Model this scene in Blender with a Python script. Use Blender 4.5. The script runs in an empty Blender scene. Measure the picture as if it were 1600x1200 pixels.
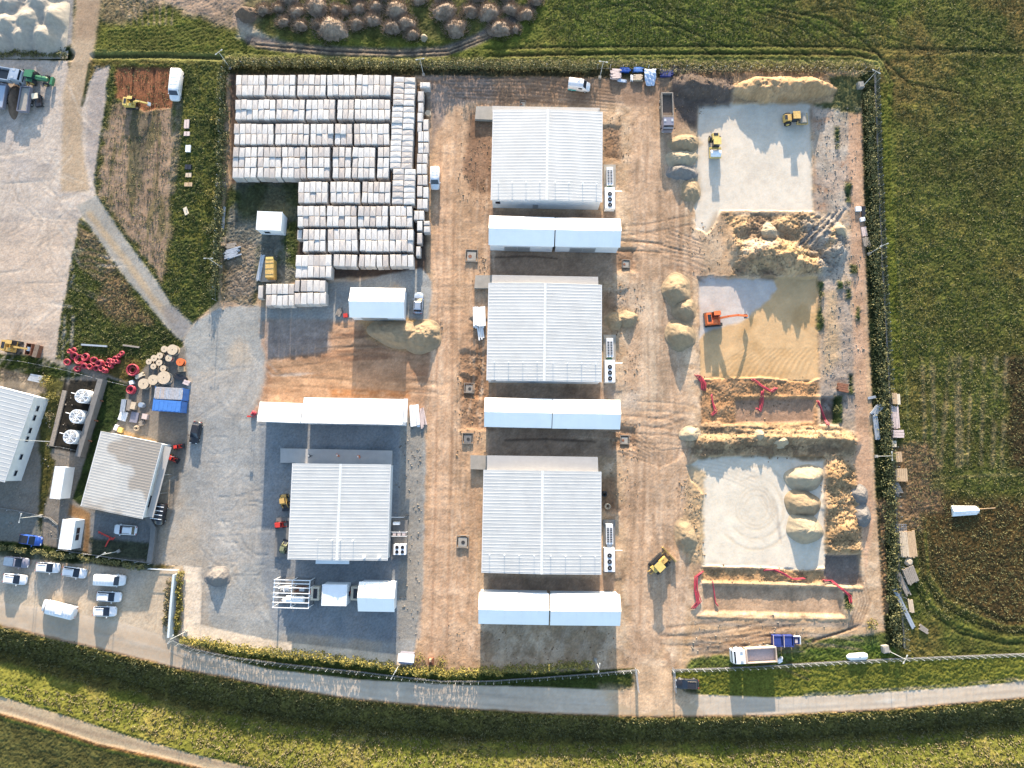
import bpy, math, random
import numpy as np
from mathutils import Vector, Matrix
random.seed(7)
SC = bpy.context.scene
COL = SC.collection
R = math.radians
# ------------------------------------------------------------------ camera, sky, sun, exposure
TILT = 6.8; H = 129.0; F = 1067.0; SUN = 13.2
cam = bpy.data.cameras.new('camera'); cam.sensor_width = 36; cam.lens = F*36/1600
cam.clip_start = 1; cam.clip_end = 6000
co = bpy.data.objects.new('camera', cam); COL.objects.link(co)
co.location = (0, 0, H); co.rotation_euler = (R(TILT), 0, 0); SC.camera = co
world = bpy.data.worlds.new("World"); SC.world = world; world.use_nodes = True
wn = world.node_tree; sk = wn.nodes.new('ShaderNodeTexSky'); sk.sky_type = 'NISHITA'
sk.sun_disc = False; sk.sun_elevation = R(SUN); sk.sun_rotation = R(0)
wn.links.new(sk.outputs[0], wn.nodes['Background'].inputs[0]); wn.nodes['Background'].inputs[1].default_value = 0.15
sl = bpy.data.lights.new('sun', 'SUN'); sl.energy = 4.2; sl.angle = R(0.5); sl.color = (1, .83, .64)
so = bpy.data.objects.new('sun', sl); COL.objects.link(so); so.rotation_euler = (-R(90-SUN), 0, 0)
SC.view_settings.view_transform = 'Standard'; SC.view_settings.look = 'None'
SC.view_settings.gamma = 1; SC.view_settings.exposure = 2.0
GAIN = 2.13
def lin(v):
    v /= 255.0
    return v/12.92 if v <= .04045 else ((v+.055)/1.055)**2.4
def T(r, g, b):                      # surface colour as it looks in sun on the flat -> albedo
    return (lin(r)/GAIN, lin(g)/GAIN, lin(b)/GAIN)
CT, ST = math.cos(R(TILT)), math.sin(R(TILT))
def G(px, py, z=0.0):                # point of the place at height z seen at a spot of the survey picture
    a = (px-800)/F; b = (600-py)/F
    d = (a, b*CT+ST, -CT+b*ST)
    t = (H-z)/-d[2]
    return (d[0]*t, d[1]*t)
def to_px(x, y, z=0.0):
    f = y*ST+(H-z)*CT; u = y*CT-(H-z)*ST
    return 800+F*x/f, 600-F*u/f
# ------------------------------------------------------------------ noise
_rs = {}
def vnoise(x, y, s, seed=0):
    if seed not in _rs: _rs[seed] = np.random.RandomState(seed).rand(256, 256).astype(np.float32)
    g = _rs[seed]; x = x/s+seed*13.7; y = y/s+seed*7.3
    xi = np.floor(x).astype(np.int64); yi = np.floor(y).astype(np.int64)
    fx = (x-xi).astype(np.float32); fy = (y-yi).astype(np.float32)
    fx = fx*fx*(3-2*fx); fy = fy*fy*(3-2*fy)
    a = g[xi & 255, yi & 255]; b = g[(xi+1) & 255, yi & 255]; c = g[xi & 255, (yi+1) & 255]; d = g[(xi+1) & 255, (yi+1) & 255]
    return ((a*(1-fx)+b*fx)*(1-fy)+(c*(1-fx)+d*fx)*fy)*2-1
def fbm(x, y, s, n=4, seed=0, p=.55):
    r = 0; a = 1; t = 0
    for i in range(n): r = r+a*vnoise(x, y, s/2**i, seed+i); t += a; a *= p
    return r/t
def sstep(v, a, b):
    t = np.clip((v-a)/(b-a), 0, 1); return t*t*(3-2*t)
# ------------------------------------------------------------------ terrain grid
DX = 0.2; X0, X1, Y0, Y1 = -118.0, 118.0, -66.0, 108.0
nx = int(round((X1-X0)/DX))+1; ny = int(round((Y1-Y0)/DX))+1
xs = np.linspace(X0, X1, nx); ys = np.linspace(Y0, Y1, ny)
XX, YY = np.meshgrid(xs, ys)
_f = YY*ST+H*CT
UU = (800+F*XX/_f).astype(np.float32); VV = (600-F*(YY*CT-H*ST)/_f).astype(np.float32); del _f
N1 = fbm(XX, YY, 6, 5, 1).astype(np.float32); N2 = fbm(XX, YY, 1.6, 4, 11).astype(np.float32)
N3 = fbm(XX, YY, 22, 4, 21).astype(np.float32); WN = (np.random.RandomState(5).rand(ny, nx).astype(np.float32)*2-1)
NV = fbm(XX, YY/9, 1.1, 3, 31).astype(np.float32)    # streaks running north-south
NH = fbm(XX/9, YY, 1.1, 3, 41).astype(np.float32)    # streaks running east-west
CC = np.zeros((ny, nx, 3), np.float32); ZZ = np.zeros((ny, nx), np.float32); ZN = np.zeros((ny, nx), np.int8)
AMP = np.full((ny, nx), .05, np.float32)
def win(pts, m):
    us = [p[0] for p in pts]; vs = [p[1] for p in pts]
    a = G(min(us)-m, max(vs)+m); b = G(max(us)+m, max(vs)+m); c = G(min(us)-m, min(vs)-m); d = G(max(us)+m, min(vs)-m)
    x0 = min(a[0], c[0]); x1 = max(b[0], d[0])
    i0 = max(0, int((a[1]-Y0)/DX)-2); i1 = min(ny, int((c[1]-Y0)/DX)+3); j0 = max(0, int((x0-X0)/DX)-2); j1 = min(nx, int((x1-X0)/DX)+3)
    return slice(i0, max(i1, i0+1)), slice(j0, max(j1, j0+1))
def psdf(pts, s):
    u = UU[s]; v = VV[s]; n = len(pts); d = np.full(u.shape, 1e9, np.float32); ins = np.zeros(u.shape, bool)
    for i in range(n):
        x0, y0 = pts[i]; x1, y1 = pts[(i+1) % n]; ex, ey = x1-x0, y1-y0
        t = np.clip(((u-x0)*ex+(v-y0)*ey)/max(ex*ex+ey*ey, 1e-6), 0, 1)
        d = np.minimum(d, (u-x0-t*ex)**2+(v-y0-t*ey)**2)
        if y0 != y1:
            c = (y0 > v) != (y1 > v); ins ^= c & (u < ex*(v-y0)/ey+x0)
    d = np.sqrt(d); return np.where(ins, d, -d)      # > 0 inside
def lsdf(pts, s):
    u = UU[s]; v = VV[s]; d = np.full(u.shape, 1e9, np.float32)
    for (x0, y0), (x1, y1) in zip(pts[:-1], pts[1:]):
        ex, ey = x1-x0, y1-y0; t = np.clip(((u-x0)*ex+(v-y0)*ey)/max(ex*ex+ey*ey, 1e-6), 0, 1)
        d = np.minimum(d, (u-x0-t*ex)**2+(v-y0-t*ey)**2)
    return np.sqrt(d)
def P(pts, col=None, zone=None, soft=3, na=4, amp=None, mix=1.0, z=None, zsoft=4, cut=None):
    """a patch of ground: its own colour, kind, roughness and level"""
    s = win(pts, 14); d = psdf(pts, s)+na*(N2[s]*.7+N1[s]*.6)
    m = sstep(d, -soft, soft)*mix
    if cut is not None: m = m*sstep(cut[s], -.15, .25)
    if col is not None: CC[s] += (np.array(T(*col), np.float32)-CC[s])*m[..., None]
    if zone is not None: ZN[s] = np.where(m > .5, zone, ZN[s])
    if amp is not None: AMP[s] += (amp-AMP[s])*m
    if z is not None: ZZ[s] += z*sstep(d, -zsoft*.5, zsoft*.5)
def L(pts, w, col, soft=2, mix=.8, dz=0, na=1.5, cut=None, amp=None):
    s = win(pts, w+12); d = w-lsdf(pts, s)+na*N2[s]; m = sstep(d, -soft, soft)*mix
    if cut is not None: m = m*sstep(cut[s], -.2, .2)
    if col is not None: CC[s] += (np.array(T(*col), np.float32)-CC[s])*m[..., None]
    if amp is not None: AMP[s] += (amp-AMP[s])*m
    if dz: ZZ[s] += dz*sstep(d, -w*.8, w*.6)
def MD(px, py, rx, ry, h, p=1.3, seed=0, rough=.25, ang=0):  # heaped earth that is part of the ground
    s = win([(px-rx, py-ry), (px+rx, py+ry)], rx+ry); c, q = math.cos(R(ang)), math.sin(R(ang))
    u = (UU[s]-px); v = (VV[s]-py); a = (u*c+v*q)/rx; b = (-u*q+v*c)/ry
    r = np.sqrt(a*a+b*b)*(1+.25*N1[s]); k = np.clip(1-r, 0, 1)**(1/p)
    ZZ[s] += h*k*(1+rough*N2[s])
FIELD, SOIL, GRAVEL, ROAD, PATH, PAD, BANK, LOT = range(8)
# base field
CC[:] = np.array(T(102, 108, 48)); AMP[:] = .13
def tint(col, m): 
    global CC
    CC += (np.array(T(*col), np.float32)-CC)*np.clip(m, 0, 1)[..., None]
tint((138, 114, 66), sstep(N3+.5*N1, -.15, .6)*.75)
tint((78, 74, 38), sstep(-N3+.6*N1, .05, .7)*.6)
tint((138, 118, 66), sstep(N2+.3*N1+.3*WN, .25, .8)*.45)
tint((132, 134, 52), sstep(N1+.4*N2, .25, .8)*.5)
BIG = 40
# ---- field on the right and the top
P([(840, -60), (1500, -60), (1400, 75), (830, 75), (640, 90), (800, 40)], (110, 126, 46), FIELD, 30, 20, mix=.6)
P([(1040, -60), (1750, -60), (1700, 70), (1400, 80), (1100, 30)], (122, 104, 56), None, 40, 30, mix=.55, cut=N1)
P([(1440, 785), (1720, 770), (1720, 1000), (1560, 985), (1470, 930), (1425, 850)], (114, 88, 54), None, 18, 14, mix=.8)
P([(1440, 785), (1720, 770), (1720, 1000), (1560, 985), (1470, 930), (1425, 850)], (58, 52, 34), None, 12, 14, mix=.6, cut=N2)
P([(1570, 560), (1720, 560), (1720, 740), (1575, 735)], (82, 62, 44), None, 10, 14, mix=.8)
for x0, x1, w in ((1441, 1446, 2.5), (1457, 1461, 3.5), (1484, 1470, 3.5), (1500, 1494, 3), (1518, 1512, 2), (1538, 1533, 3), (1557, 1551, 3.5), (1572, 1566, 2.5), (1495, 1500, 6)):
    L([(x0, 560), ((x0+x1)/2, 640), (x1, 725)], w, (172, 152, 112), 3, .6, 0, 2.5, cut=N1+.35)
P([(1400, 700), (1450, 690), (1475, 745), (1468, 800), (1430, 810), (1395, 800)], (160, 128, 98), None, 8, 8, mix=.8)
P([(1455, 735), (1700, 728), (1700, 756), (1455, 765)], (104, 110, 52), None, 6, 5, mix=.7)
L([(1455, 748), (1560, 742), (1700, 741)], 2, (165, 150, 100), 2, .5)
for k in range(5):
    L([(1418+9*k, 830), (1424+9*k, 900), (1450+9*k, 955-6*k), (1500+9*k, 990-9*k), (1570, 1006-9*k), (1700, 1008-10*k)], 2.2, (128, 132, 60) if k % 2 else (50, 58, 28), 2.5, .65, .10 if k % 2 else -.12)
for k, y in enumerate((72, 78, 84, 89)):
    L([(760, y+4), (850, y+2), (1000, y), (1200, y), (1330, y+1), (1372, y+10), (1392+3-2*k, 128), (1394-3*k, 220), (1397-3*k, 340)], 1.6, (36, 40, 26) if k % 2 == 0 else (118, 124, 56), 1.6, .75, -.12 if k % 2 == 0 else .07)
L([(1394, 200), (1396, 320), (1402, 400), (1410, 480), (1414, 560), (1420, 680)], 1.6, (150, 150, 92), 1.6, .65, cut=N1+.4)
P([(1376, 130), (1394, 130), (1402, 400), (1412, 600), (1398, 600), (1386, 400), (1374, 200)], (108, 116, 42), None, 4, 3, mix=.75)
for k in range(14):
    a = random.uniform(-.4, .4); x = random.uniform(900, 1560); y = random.uniform(0, 60) if x < 1380 else random.uniform(0, 300)
    L([(x, y), (x+60, y+60*a+10), (x+150, y+150*a+60)], 1.2, (44, 48, 28), 1.5, .5, -.1)
L([(1200, 10), (1290, 30), (1345, 60), (1382, 95), (1420, 130), (1500, 145)], 2, (40, 44, 26), 2, .6, -.12)
L([(1385, 75), (1480, 78), (1720, 82)], 3, (46, 54, 28), 2.5, .6, -.1); L([(1385, 90), (1480, 88), (1720, 90)], 2.5, (112, 112, 52), 2.5, .5, .08)
# ---- top left: gravel heaps, country road, tracks
P([(160, -60), (900, -60), (860, 40), (760, 95), (150, 95), (140, 60)], (108, 116, 46), FIELD, 10, 8, mix=.8)
P([(300, -60), (430, -60), (420, 20), (390, 50), (300, 25), (230, -5)], (176, 150, 132), SOIL, 8, 10, mix=.85)
P([(160, -60), (300, -60), (240, 15), (190, 40), (158, 35)], (158, 136, 112), None, 8, 10, mix=.7)
for k in range(9): L([(185+11*k, -20), (190+10*k, 8), (196+9*k, 38)], 1.5, (190, 165, 140), 2, .5, cut=N1+.2)
for k in range(6): L([(170, 76-5*k), (260, 78-6*k), (330, 62-6*k), (362, 38-5*k)], 1.6, (52, 60, 32), 2.5, .4, -.05, 3)
P([(375, -60), (830, -60), (800, 35), (740, 62), (420, 60), (385, 30)], (98, 98, 54), None, 10, 8, mix=.8)
P([(375, 35), (430, 62), (430, 80), (372, 58)], (195, 185, 165), SOIL, 6, 6, mix=.8)
L([(390, 62), (440, 72), (520, 80), (620, 84), (690, 80), (740, 64), (790, 38), (830, 10)], 8, (122, 112, 108), 4, .9, -.18, amp=.05)
for k in range(4): L([(400, 66+3*k), (520, 76+3.4*k), (620, 80+3.4*k), (700, 76+3*k), (770, 50+2*k)], 1.3, (70, 62, 58) if k % 2 else (182, 160, 132), 1.2, .7, -.08 if k % 2 else .05)
P([(140, 78), (700, 90), (1380, 92), (1380, 106), (700, 104), (360, 98), (140, 92)], (150, 148, 84), BANK, 4, 3, mix=.8, amp=.12)
L([(145, 88), (250, 87), (345, 90)], 3.5, (32, 36, 22), 2, .7, -.35)
P([(-80, -60), (118, -60), (112, 78), (-80, 78)], (168, 164, 160), GRAVEL, 4, 3, amp=.06)
P([(-80, 72), (112, 72), (106, 96), (-80, 93)], (62, 72, 38), FIELD, 4, 5, amp=.2)
YARD = [(-80, 90), (104, 95), (108, 112), (100, 145), (128, 160), (150, 112), (172, 102), (168, 150), (152, 240), (146, 285), (152, 312), (122, 342), (120, 375), (110, 430), (96, 500), (86, 562), (55, 568), (-80, 560)]
P(YARD, (206, 194, 180), LOT, 3, 3, amp=.045)
P(YARD, (176, 170, 165), None, 3, 3, mix=.6, cut=NH*.6+N1-.1)
P([(-40, 350), (110, 350), (90, 560), (-40, 560)], (212, 190, 166), None, 25, 12, mix=.6)
P([(120, -60), (164, -60), (150, 60), (140, 100), (128, 165), (130, 230), (140, 300), (95, 300), (98, 150), (112, 90), (117, 40)], (196, 174, 148), PATH, 5, 3, amp=.03)
P([(122, 0), (160, 0), (148, 60), (118, 60)], (176, 150, 126), None, 6, 5, mix=.7)
P([(150, 105), (172, 105), (165, 170), (150, 290), (134, 250), (136, 170)], (168, 160, 156), None, 4, 3, mix=.7)
L([(140, 100), (132, 150), (128, 165)], 2.5, (52, 64, 30), 1.5, .9, .05)
# ---- left plot between the roads
LP = [(172, 100), (345, 100), (345, 300), (338, 470), (302, 508), (268, 478), (238, 430), (190, 365), (152, 308), (150, 270), (158, 200), (168, 140)]
P(LP, (98, 106, 50), FIELD, 4, 5, amp=.16)
P(LP, (52, 64, 30), None, 4, 5, mix=.7, cut=N2)
P(LP, (130, 130, 58), None, 4, 5, mix=.6, cut=-N2-.1)
P([(175, 160), (270, 165), (272, 220), (266, 300), (264, 380), (254, 440), (236, 420), (190, 352), (156, 300), (160, 230)], (166, 140, 114), SOIL, 7, 9, amp=.06)
P([(176, 165), (268, 165), (262, 380), (240, 420), (160, 300)], (110, 104, 60), None, 7, 9, mix=.7, cut=NV+.5*N1-.15)
P([(204, 180), (234, 178), (230, 250), (222, 300), (206, 260)], (96, 92, 74), None, 6, 8, mix=.7)
P([(181, 104), (268, 107), (268, 168), (225, 172), (181, 152)], (150, 96, 62), SOIL, 3, 4, amp=.06, z=-.25)
L([(207, 106), (205, 165)], 1.5, (70, 48, 36), 1.5, .7, -.15); L([(240, 108), (238, 168)], 1.5, (70, 48, 36), 1.5, .7, -.15)
L([(246, 175), (246, 290)], 1, (96, 80, 66), 1.2, .7, -.06)
L([(280, 160), (276, 230), (268, 300)], 5, (160, 144, 124), 4, .6)
TRI = [(118, 372), (150, 368), (200, 440), (262, 512), (285, 532), (290, 545), (250, 560), (175, 560), (88, 560), (96, 500), (108, 430)]
P(TRI, (98, 106, 50), FIELD, 3, 4, amp=.16)
P(TRI, (44, 56, 26), None, 3, 4, mix=.65, cut=N2)
P([(122, 352), (148, 366), (180, 420), (160, 440), (122, 420)], (160, 138, 108), None, 4, 6, mix=.85)
for y in (392, 404, 414, 424): L([(120, y), (140, y-3), (165, y+6)], 2, (84, 100, 40), 2, .7)
P([(165, 425), (190, 430), (222, 480), (236, 505), (180, 505), (150, 480)], (156, 128, 96), None, 8, 9, mix=.8)
P([(120, 322), (150, 305), (192, 368), (238, 428), (268, 476), (300, 506), (298, 530), (284, 534), (262, 512), (200, 440), (148, 366)], (178, 174, 166), PATH, 3, 2, amp=.03)
L([(140, 335), (195, 405), (240, 468), (270, 500)], 5, (204, 178, 142), 4, .7)
P([(250, 480), (275, 478), (300, 510), (285, 530), (268, 515)], (140, 138, 140), None, 5, 5, mix=.7)
# ---- the building site
SITE = [(355, 112), (1340, 112), (1352, 160), (1368, 760), (1392, 1010), (1200, 1030), (1050, 1052), (1060, 1100), (1000, 1100), (992, 1045), (700, 1052), (280, 992), (283, 885), (240, 880), (262, 780), (288, 690), (292, 600), (285, 532), (300, 508), (340, 470), (346, 300)]
P(SITE, (206, 174, 136), SOIL, 3, 2, amp=.055)
P(SITE, (160, 126, 98), None, 3, 2, mix=.6, cut=N1+.6*N2-.1)
P(SITE, (232, 206, 172), None, 3, 2, mix=.65, cut=N3*.8+.7*N2-.1)
P([(672, 105), (770, 105), (765, 160), (775, 330), (755, 640), (745, 1040), (652, 1035), (664, 640), (680, 440), (672, 200)], (212, 172, 134), None, 6, 5, mix=.6)
P([(676, 250), (704, 250), (700, 1030), (670, 1030)], (226, 186, 148), None, 6, 4, mix=.6)
for x in (682, 688, 700, 706, 716, 1000, 1006, 1020, 1028, 1036, 1048):
    L([(x+8, 140), (x+2, 400), (x, 700), (x-8, 1020)], 1.3, (176, 138, 106) if x % 4 else (228, 196, 160), 1.6, .55, -.05, cut=N1+.4)
P([(984, 130), (1075, 200), (1060, 420), (1075, 620), (1080, 760), (1070, 980), (985, 1040), (972, 700), (985, 400)], (206, 172, 138), None, 8, 6, mix=.7)
P([(1000, 440), (1045, 440), (1040, 620), (1005, 640)], (214, 196, 168), None, 14, 10, mix=.6)
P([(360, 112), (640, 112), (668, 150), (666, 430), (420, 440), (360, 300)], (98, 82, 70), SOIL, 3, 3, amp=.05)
P([(640, 100), (770, 105), (770, 150), (700, 170), (672, 240), (668, 130)], (150, 138, 130), None, 6, 6, mix=.8)
P([(770, 105), (1050, 110), (1040, 165), (770, 165)], (150, 122, 100), None, 6, 5, mix=.7)
for k in range(7): L([(700, 122+5*k), (830, 122+6*k), (960, 140+5*k)], 1, (112, 90, 74), 1.5, .6, -.05)
P([(735, 175), (770, 190), (770, 300), (735, 300), (722, 270)], (140, 104, 78), None, 6, 6, mix=.8, amp=.08)
P([(360, 286), (466, 284), (466, 440), (410, 446), (398, 478), (345, 472), (350, 300)], (78, 88, 44), FIELD, 5, 6, amp=.12)
P([(360, 286), (466, 284), (466, 440), (345, 472)], (150, 146, 138), None, 5, 6, mix=.75, cut=N1+.2*NV)
P([(372, 288), (464, 288), (464, 345), (372, 345)], (84, 88, 62), None, 8, 6, mix=.8)
P([(352, 378), (398, 380), (396, 500), (345, 500)], (172, 152, 132), None, 6, 6, mix=.7)
GY = [(300, 508), (340, 480), (418, 478), (520, 440), (552, 440), (660, 418), (676, 440), (668, 520), (420, 508), (414, 600), (400, 640), (630, 660), (664, 625), (666, 720), (660, 900), (650, 1010), (640, 1033), (440, 1006), (310, 984), (286, 884), (240, 880), (250, 800), (262, 780), (288, 690), (292, 600), (285, 532)]
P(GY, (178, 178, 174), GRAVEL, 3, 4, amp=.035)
P(GY, (206, 184, 156), None, 3, 4, mix=.55, cut=N3+.7*N1-.15)
P([(285, 600), (420, 560), (420, 880), (330, 880), (290, 760)], (178, 180, 180), None, 20, 10, mix=.6)
for k in range(7): L([(325+9*k, 960), (360+9*k, 945), (400+5*k, 905-8*k), (425, 850-12*k)], .9, (150, 150, 148), 1.6, .3, -.02, 2, cut=N1+.3)
P([(405, 655), (626, 660), (622, 1004), (430, 985), (408, 900)], (150, 156, 162), None, 4, 3, mix=.85)  # bluish shade around the lone hall, painted into the yard colour
P([(626, 640), (662, 640), (658, 1000), (622, 1000)], (166, 160, 150), None, 3, 3, mix=.7, amp=.06)
P([(405, 500), (418, 590), (402, 640), (662, 650), (676, 560), (672, 500), (560, 500)], (196, 156, 120), SOIL, 6, 8, amp=.06)
P([(420, 505), (670, 520), (670, 618), (415, 622)], (160, 114, 82), None, 6, 6, mix=.7, cut=NH+.3*N1)
P([(424, 560), (530, 560), (570, 600), (425, 616)], (205, 165, 125), None, 8, 8, mix=.6)
P([(516, 607), (640, 610), (640, 622), (516, 620)], (190, 134, 86), None, 3, 3)
P([(410, 500), (520, 500), (515, 548), (418, 562)], (150, 150, 148), None, 6, 6, mix=.7)
P([(560, 500), (660, 497), (688, 515), (680, 545), (610, 548), (575, 520)], (214, 170, 112), None, 4, 6, mix=.8, amp=.12)
COB = [(287, 884), (316, 886), (313, 976), (372, 990), (440, 1003), (560, 1016), (645, 1026), (643, 1046), (560, 1038), (440, 1022), (285, 996)]
P(COB, (255, 236, 212), PATH, 1.5, .6, amp=.05)
# aprons of turned earth around the row of halls
for (y0, y1) in ((328, 440), (600, 714), (900, 925)):
    P([(764, y0), (962, y0+4), (960, y1), (762, y1)], (172, 142, 116), None, 4, 4, mix=.8, amp=.07)
L([(768, 402), (830, 400), (870, 404)], 1.5, (90, 72, 60), 1.5, .7, -.1); L([(790, 688), (850, 686), (930, 690)], 1.5, (90, 72, 60), 1.5, .7, -.12)
for (x, y, rx, ry) in ((978, 406, 16, 18), (975, 683, 18, 14), (960, 480, 22, 28), (950, 770, 14, 28), (955, 225, 16, 28), (735, 605, 14, 18), (745, 610, 26, 60), (748, 560, 12, 60)):
    P([(x-rx, y-ry), (x+rx, y-ry), (x+rx, y+ry), (x-rx, y+ry)], (150, 112, 80), None, 7, 8, mix=.75, amp=.14, z=-.25, zsoft=8)
P([(962, 440), (1005, 440), (1003, 480), (985, 520), (962, 500)], (196, 176, 150), None, 8, 8, mix=.7)
P([(940, 600), (1000, 610), (1000, 640), (960, 640)], (190, 182, 168), None, 8, 8, mix=.6)
P([(1150, 330), (1300, 330), (1330, 460), (1340, 640), (1346, 700), (1290, 700), (1282, 440), (1150, 430)], (190, 176, 156), None, 6, 6, mix=.7, amp=.1)
# pads of crushed stone and sand
P([(1092, 163), (1180, 160), (1267, 158), (1271, 330), (1127, 328), (1118, 352), (1105, 366), (1088, 356), (1082, 300), (1088, 240)], (246, 234, 216), PAD, 2.0, 2.8, amp=.012, z=-.35, zsoft=3)
P([(1091, 434), (1279, 432), (1280, 590), (1262, 598), (1190, 588), (1095, 592), (1092, 500)], (240, 200, 150), PAD, 2.0, 2.8, amp=.03, z=-.45, zsoft=3)
P([(1092, 434), (1204, 434), (1216, 450), (1190, 478), (1160, 500), (1104, 520), (1092, 530)], (226, 218, 212), None, 3, 5, mix=.95, amp=.02)
P([(1170, 500), (1276, 470), (1276, 588), (1110, 590)], (204, 162, 108), None, 6, 8, mix=.5, cut=N1)
P([(1072, 728), (1100, 714), (1180, 711), (1288, 714), (1291, 886), (1262, 893), (1180, 886), (1098, 884), (1095, 800), (1100, 772), (1080, 750)], (250, 238, 218), PAD, 2.0, 2.8, amp=.02, z=-.4, zsoft=3)
for k, r in enumerate((18, 26, 31, 44, 60)):
    L([(1182+r*math.cos(t*.35)*(1+.04*math.sin(t)), 794+r*1.1*math.sin(t*.35)) for t in range(-6 if k > 2 else 0, 19 if k < 3 else 8)], 1.1, (216, 196, 168), 2.4, .45, -.018, 4)
for k in range(5): L([(1090, 715+6*k), (1130, 722+6*k), (1180, 740+7*k), (1215, 790+8*k), (1222, 850)], 1, (205, 194, 180), 1.8, .4, -.02, 2.5)
for k in range(16):
    x = 1110+10*k; L([(x, 592), (x+25-k, 565), (x+55-2*k, 545)], 1, (206, 164, 112), 1.8, .4, -.03, 3)
for (x, y, rx, ry, c) in ((1070, 222, 26, 20, (206, 180, 142)), (1066, 245, 28, 18, (212, 190, 156)), (1067, 268, 26, 16, (190, 180, 166)), (1078, 297, 20, 28, (200, 174, 138)), (1060, 455, 27, 30, (210, 182, 142)), (1071, 485, 25, 24, (204, 176, 136)), (1065, 524, 27, 28, (208, 180, 140)), (1074, 838, 22, 32, (204, 170, 122)), (630, 520, 60, 24, (208, 168, 112)), (338, 903, 26, 26, (190, 182, 170)), (970, 500, 30, 22, (196, 164, 124)), (1346, 790, 18, 34, (168, 162, 154)), (1313, 362, 20, 18, (196, 178, 150)), (1081, 680, 20, 18, (220, 196, 160)), (1205, 362, 22, 22, (226, 204, 172))):
    P([(x+rx*math.cos(k*.7), y+ry*math.sin(k*.7)) for k in range(9)], c, None, 6, 7, mix=.85, amp=.09)
# dug pits
P([(1096, 592), (1278, 596), (1278, 668), (1096, 664)], (188, 142, 94), None, 3, 5, mix=.9, amp=.16, z=-.25)
P([(1150, 624), (1275, 622), (1272, 660), (1150, 662)], (190, 154, 124), None, 3, 3, mix=.9, amp=.03, z=-.45, zsoft=5)
P([(1284, 622), (1312, 622), (1310, 662), (1284, 662)], (122, 104, 92), None, 3, 2, mix=.9, amp=.03, z=-1.0, zsoft=4)
P([(1098, 888), (1290, 892), (1292, 912), (1098, 908)], (196, 154, 102), None, 3, 4, mix=.9, amp=.14, z=-.45, zsoft=6)
P([(1099, 914), (1312, 918), (1318, 962), (1099, 957)], (206, 172, 136), None, 2, 2.5, mix=.9, amp=.03, z=-.55, zsoft=5)
P([(1292, 868), (1344, 867), (1348, 916), (1290, 914)], (136, 126, 118), None, 2, 1.5, mix=.9, amp=.03, z=-1.0, zsoft=4)
L([(1090, 963), (1180, 966), (1322, 967), (1325, 935)], 2, (216, 184, 138), 3, .7, .12, 4)
L([(1100, 911), (1180, 913), (1290, 917), (1346, 920)], 2.2, (218, 186, 140), 3, .75, .14, 4)
L([(1150, 619), (1280, 620)], 2, (210, 168, 116), 2, .7, .15); L([(1100, 664), (1160, 666), (1310, 669)], 2.4, (218, 184, 138), 3, .7, .14, 4)
# spoil ridges
SP1 = [(1128, 335), (1270, 333), (1300, 345), (1325, 380), (1300, 425), (1270, 432), (1140, 432), (1150, 400), (1140, 360)]
P(SP1, (204, 172, 126), None, 5, 8, mix=.9, amp=.3)
P(SP1, (150, 124, 100), None, 5, 8, mix=.8, cut=N1+.4*N2)
P([(1250, 345), (1300, 335), (1330, 400), (1290, 440), (1270, 400)], (170, 166, 156), None, 8, 8, mix=.7)
for k in range(6): L([(1235+10*k, 392-4*k), (1265+9*k, 362-4*k), (1290+6*k, 338-2*k)], 1.8, (178, 176, 172) if k % 2 else (110, 104, 98), 1.5, .7, -.18 if k % 2 else .15)
MD(1172, 398, 34, 28, 2.4, 1.1, ang=-10); MD(1222, 402, 44, 28, 3.0, 1.1, ang=12); MD(1300, 378, 24, 38, 1.6, 1.2, ang=-25)
MD(1262, 418, 30, 16, 1.8, 1.2); MD(1160, 352, 20, 16, 1.0, 1.2); MD(1145, 372, 10, 26, 1.0); MD(1232, 352, 34, 12, .8)
L([(1268, 408), (1294, 384), (1300, 360)], 5, (224, 182, 122), 3, .7); L([(1200, 386), (1225, 392), (1250, 404)], 6, (226, 188, 128), 4, .7)
P([(1160, 378), (1205, 372), (1212, 386), (1180, 396), (1155, 402)], (222, 200, 170), None, 5, 6, mix=.8)
SP2 = [(1072, 668), (1150, 662), (1320, 668), (1342, 682), (1340, 712), (1300, 720), (1180, 712), (1080, 716), (1068, 690)]
P(SP2, (208, 176, 130), None, 4, 6, mix=.9, amp=.2)
P(SP2, (120, 98, 76), None, 4, 6, mix=.7, cut=N2+.4*NH)
MD(1240, 684, 90, 14, 1.3, 1.2); MD(1120, 690, 55, 13, 1.1, 1.2); MD(1325, 690, 20, 18, 1.3, 1.1)
for y in (672, 681): L([(1150, y), (1250, y+2), (1330, y+5)], 2.4, (216, 182, 134), 3, .6, .22, 5)
SP3 = [(1290, 722), (1318, 716), (1342, 740), (1350, 780), (1348, 830), (1345, 866), (1292, 864), (1290, 800)]
P(SP3, (212, 176, 124), None, 4, 6, mix=.95, amp=.28)
P(SP3, (150, 120, 86), None, 4, 6, mix=.6, cut=N2)
MD(1308, 745, 20, 26, 1.0); MD(1305, 790, 20, 26, 1.0); MD(1318, 828, 24, 26, 1.5, 1.2); MD(1318, 856, 26, 12, 1.2)
P([(1200, 120), (1345, 118), (1352, 200), (1300, 190), (1268, 158), (1285, 130)], (76, 90, 42), None, 5, 7, mix=.9, amp=.2)
P([(1268, 172), (1330, 175), (1330, 330), (1275, 330)], (176, 166, 152), None, 5, 6, mix=.8, amp=.07)
P([(1268, 172), (1330, 175), (1330, 330), (1275, 330)], (186, 144, 112), None, 5, 6, mix=.8, cut=N1+.3*NV)
P([(1270, 170), (1345, 172), (1350, 330), (1350, 640), (1290, 640), (1282, 430), (1275, 330)], (186, 178, 164), None, 8, 8, mix=.6, cut=N2+.5*N1+.2)
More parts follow.
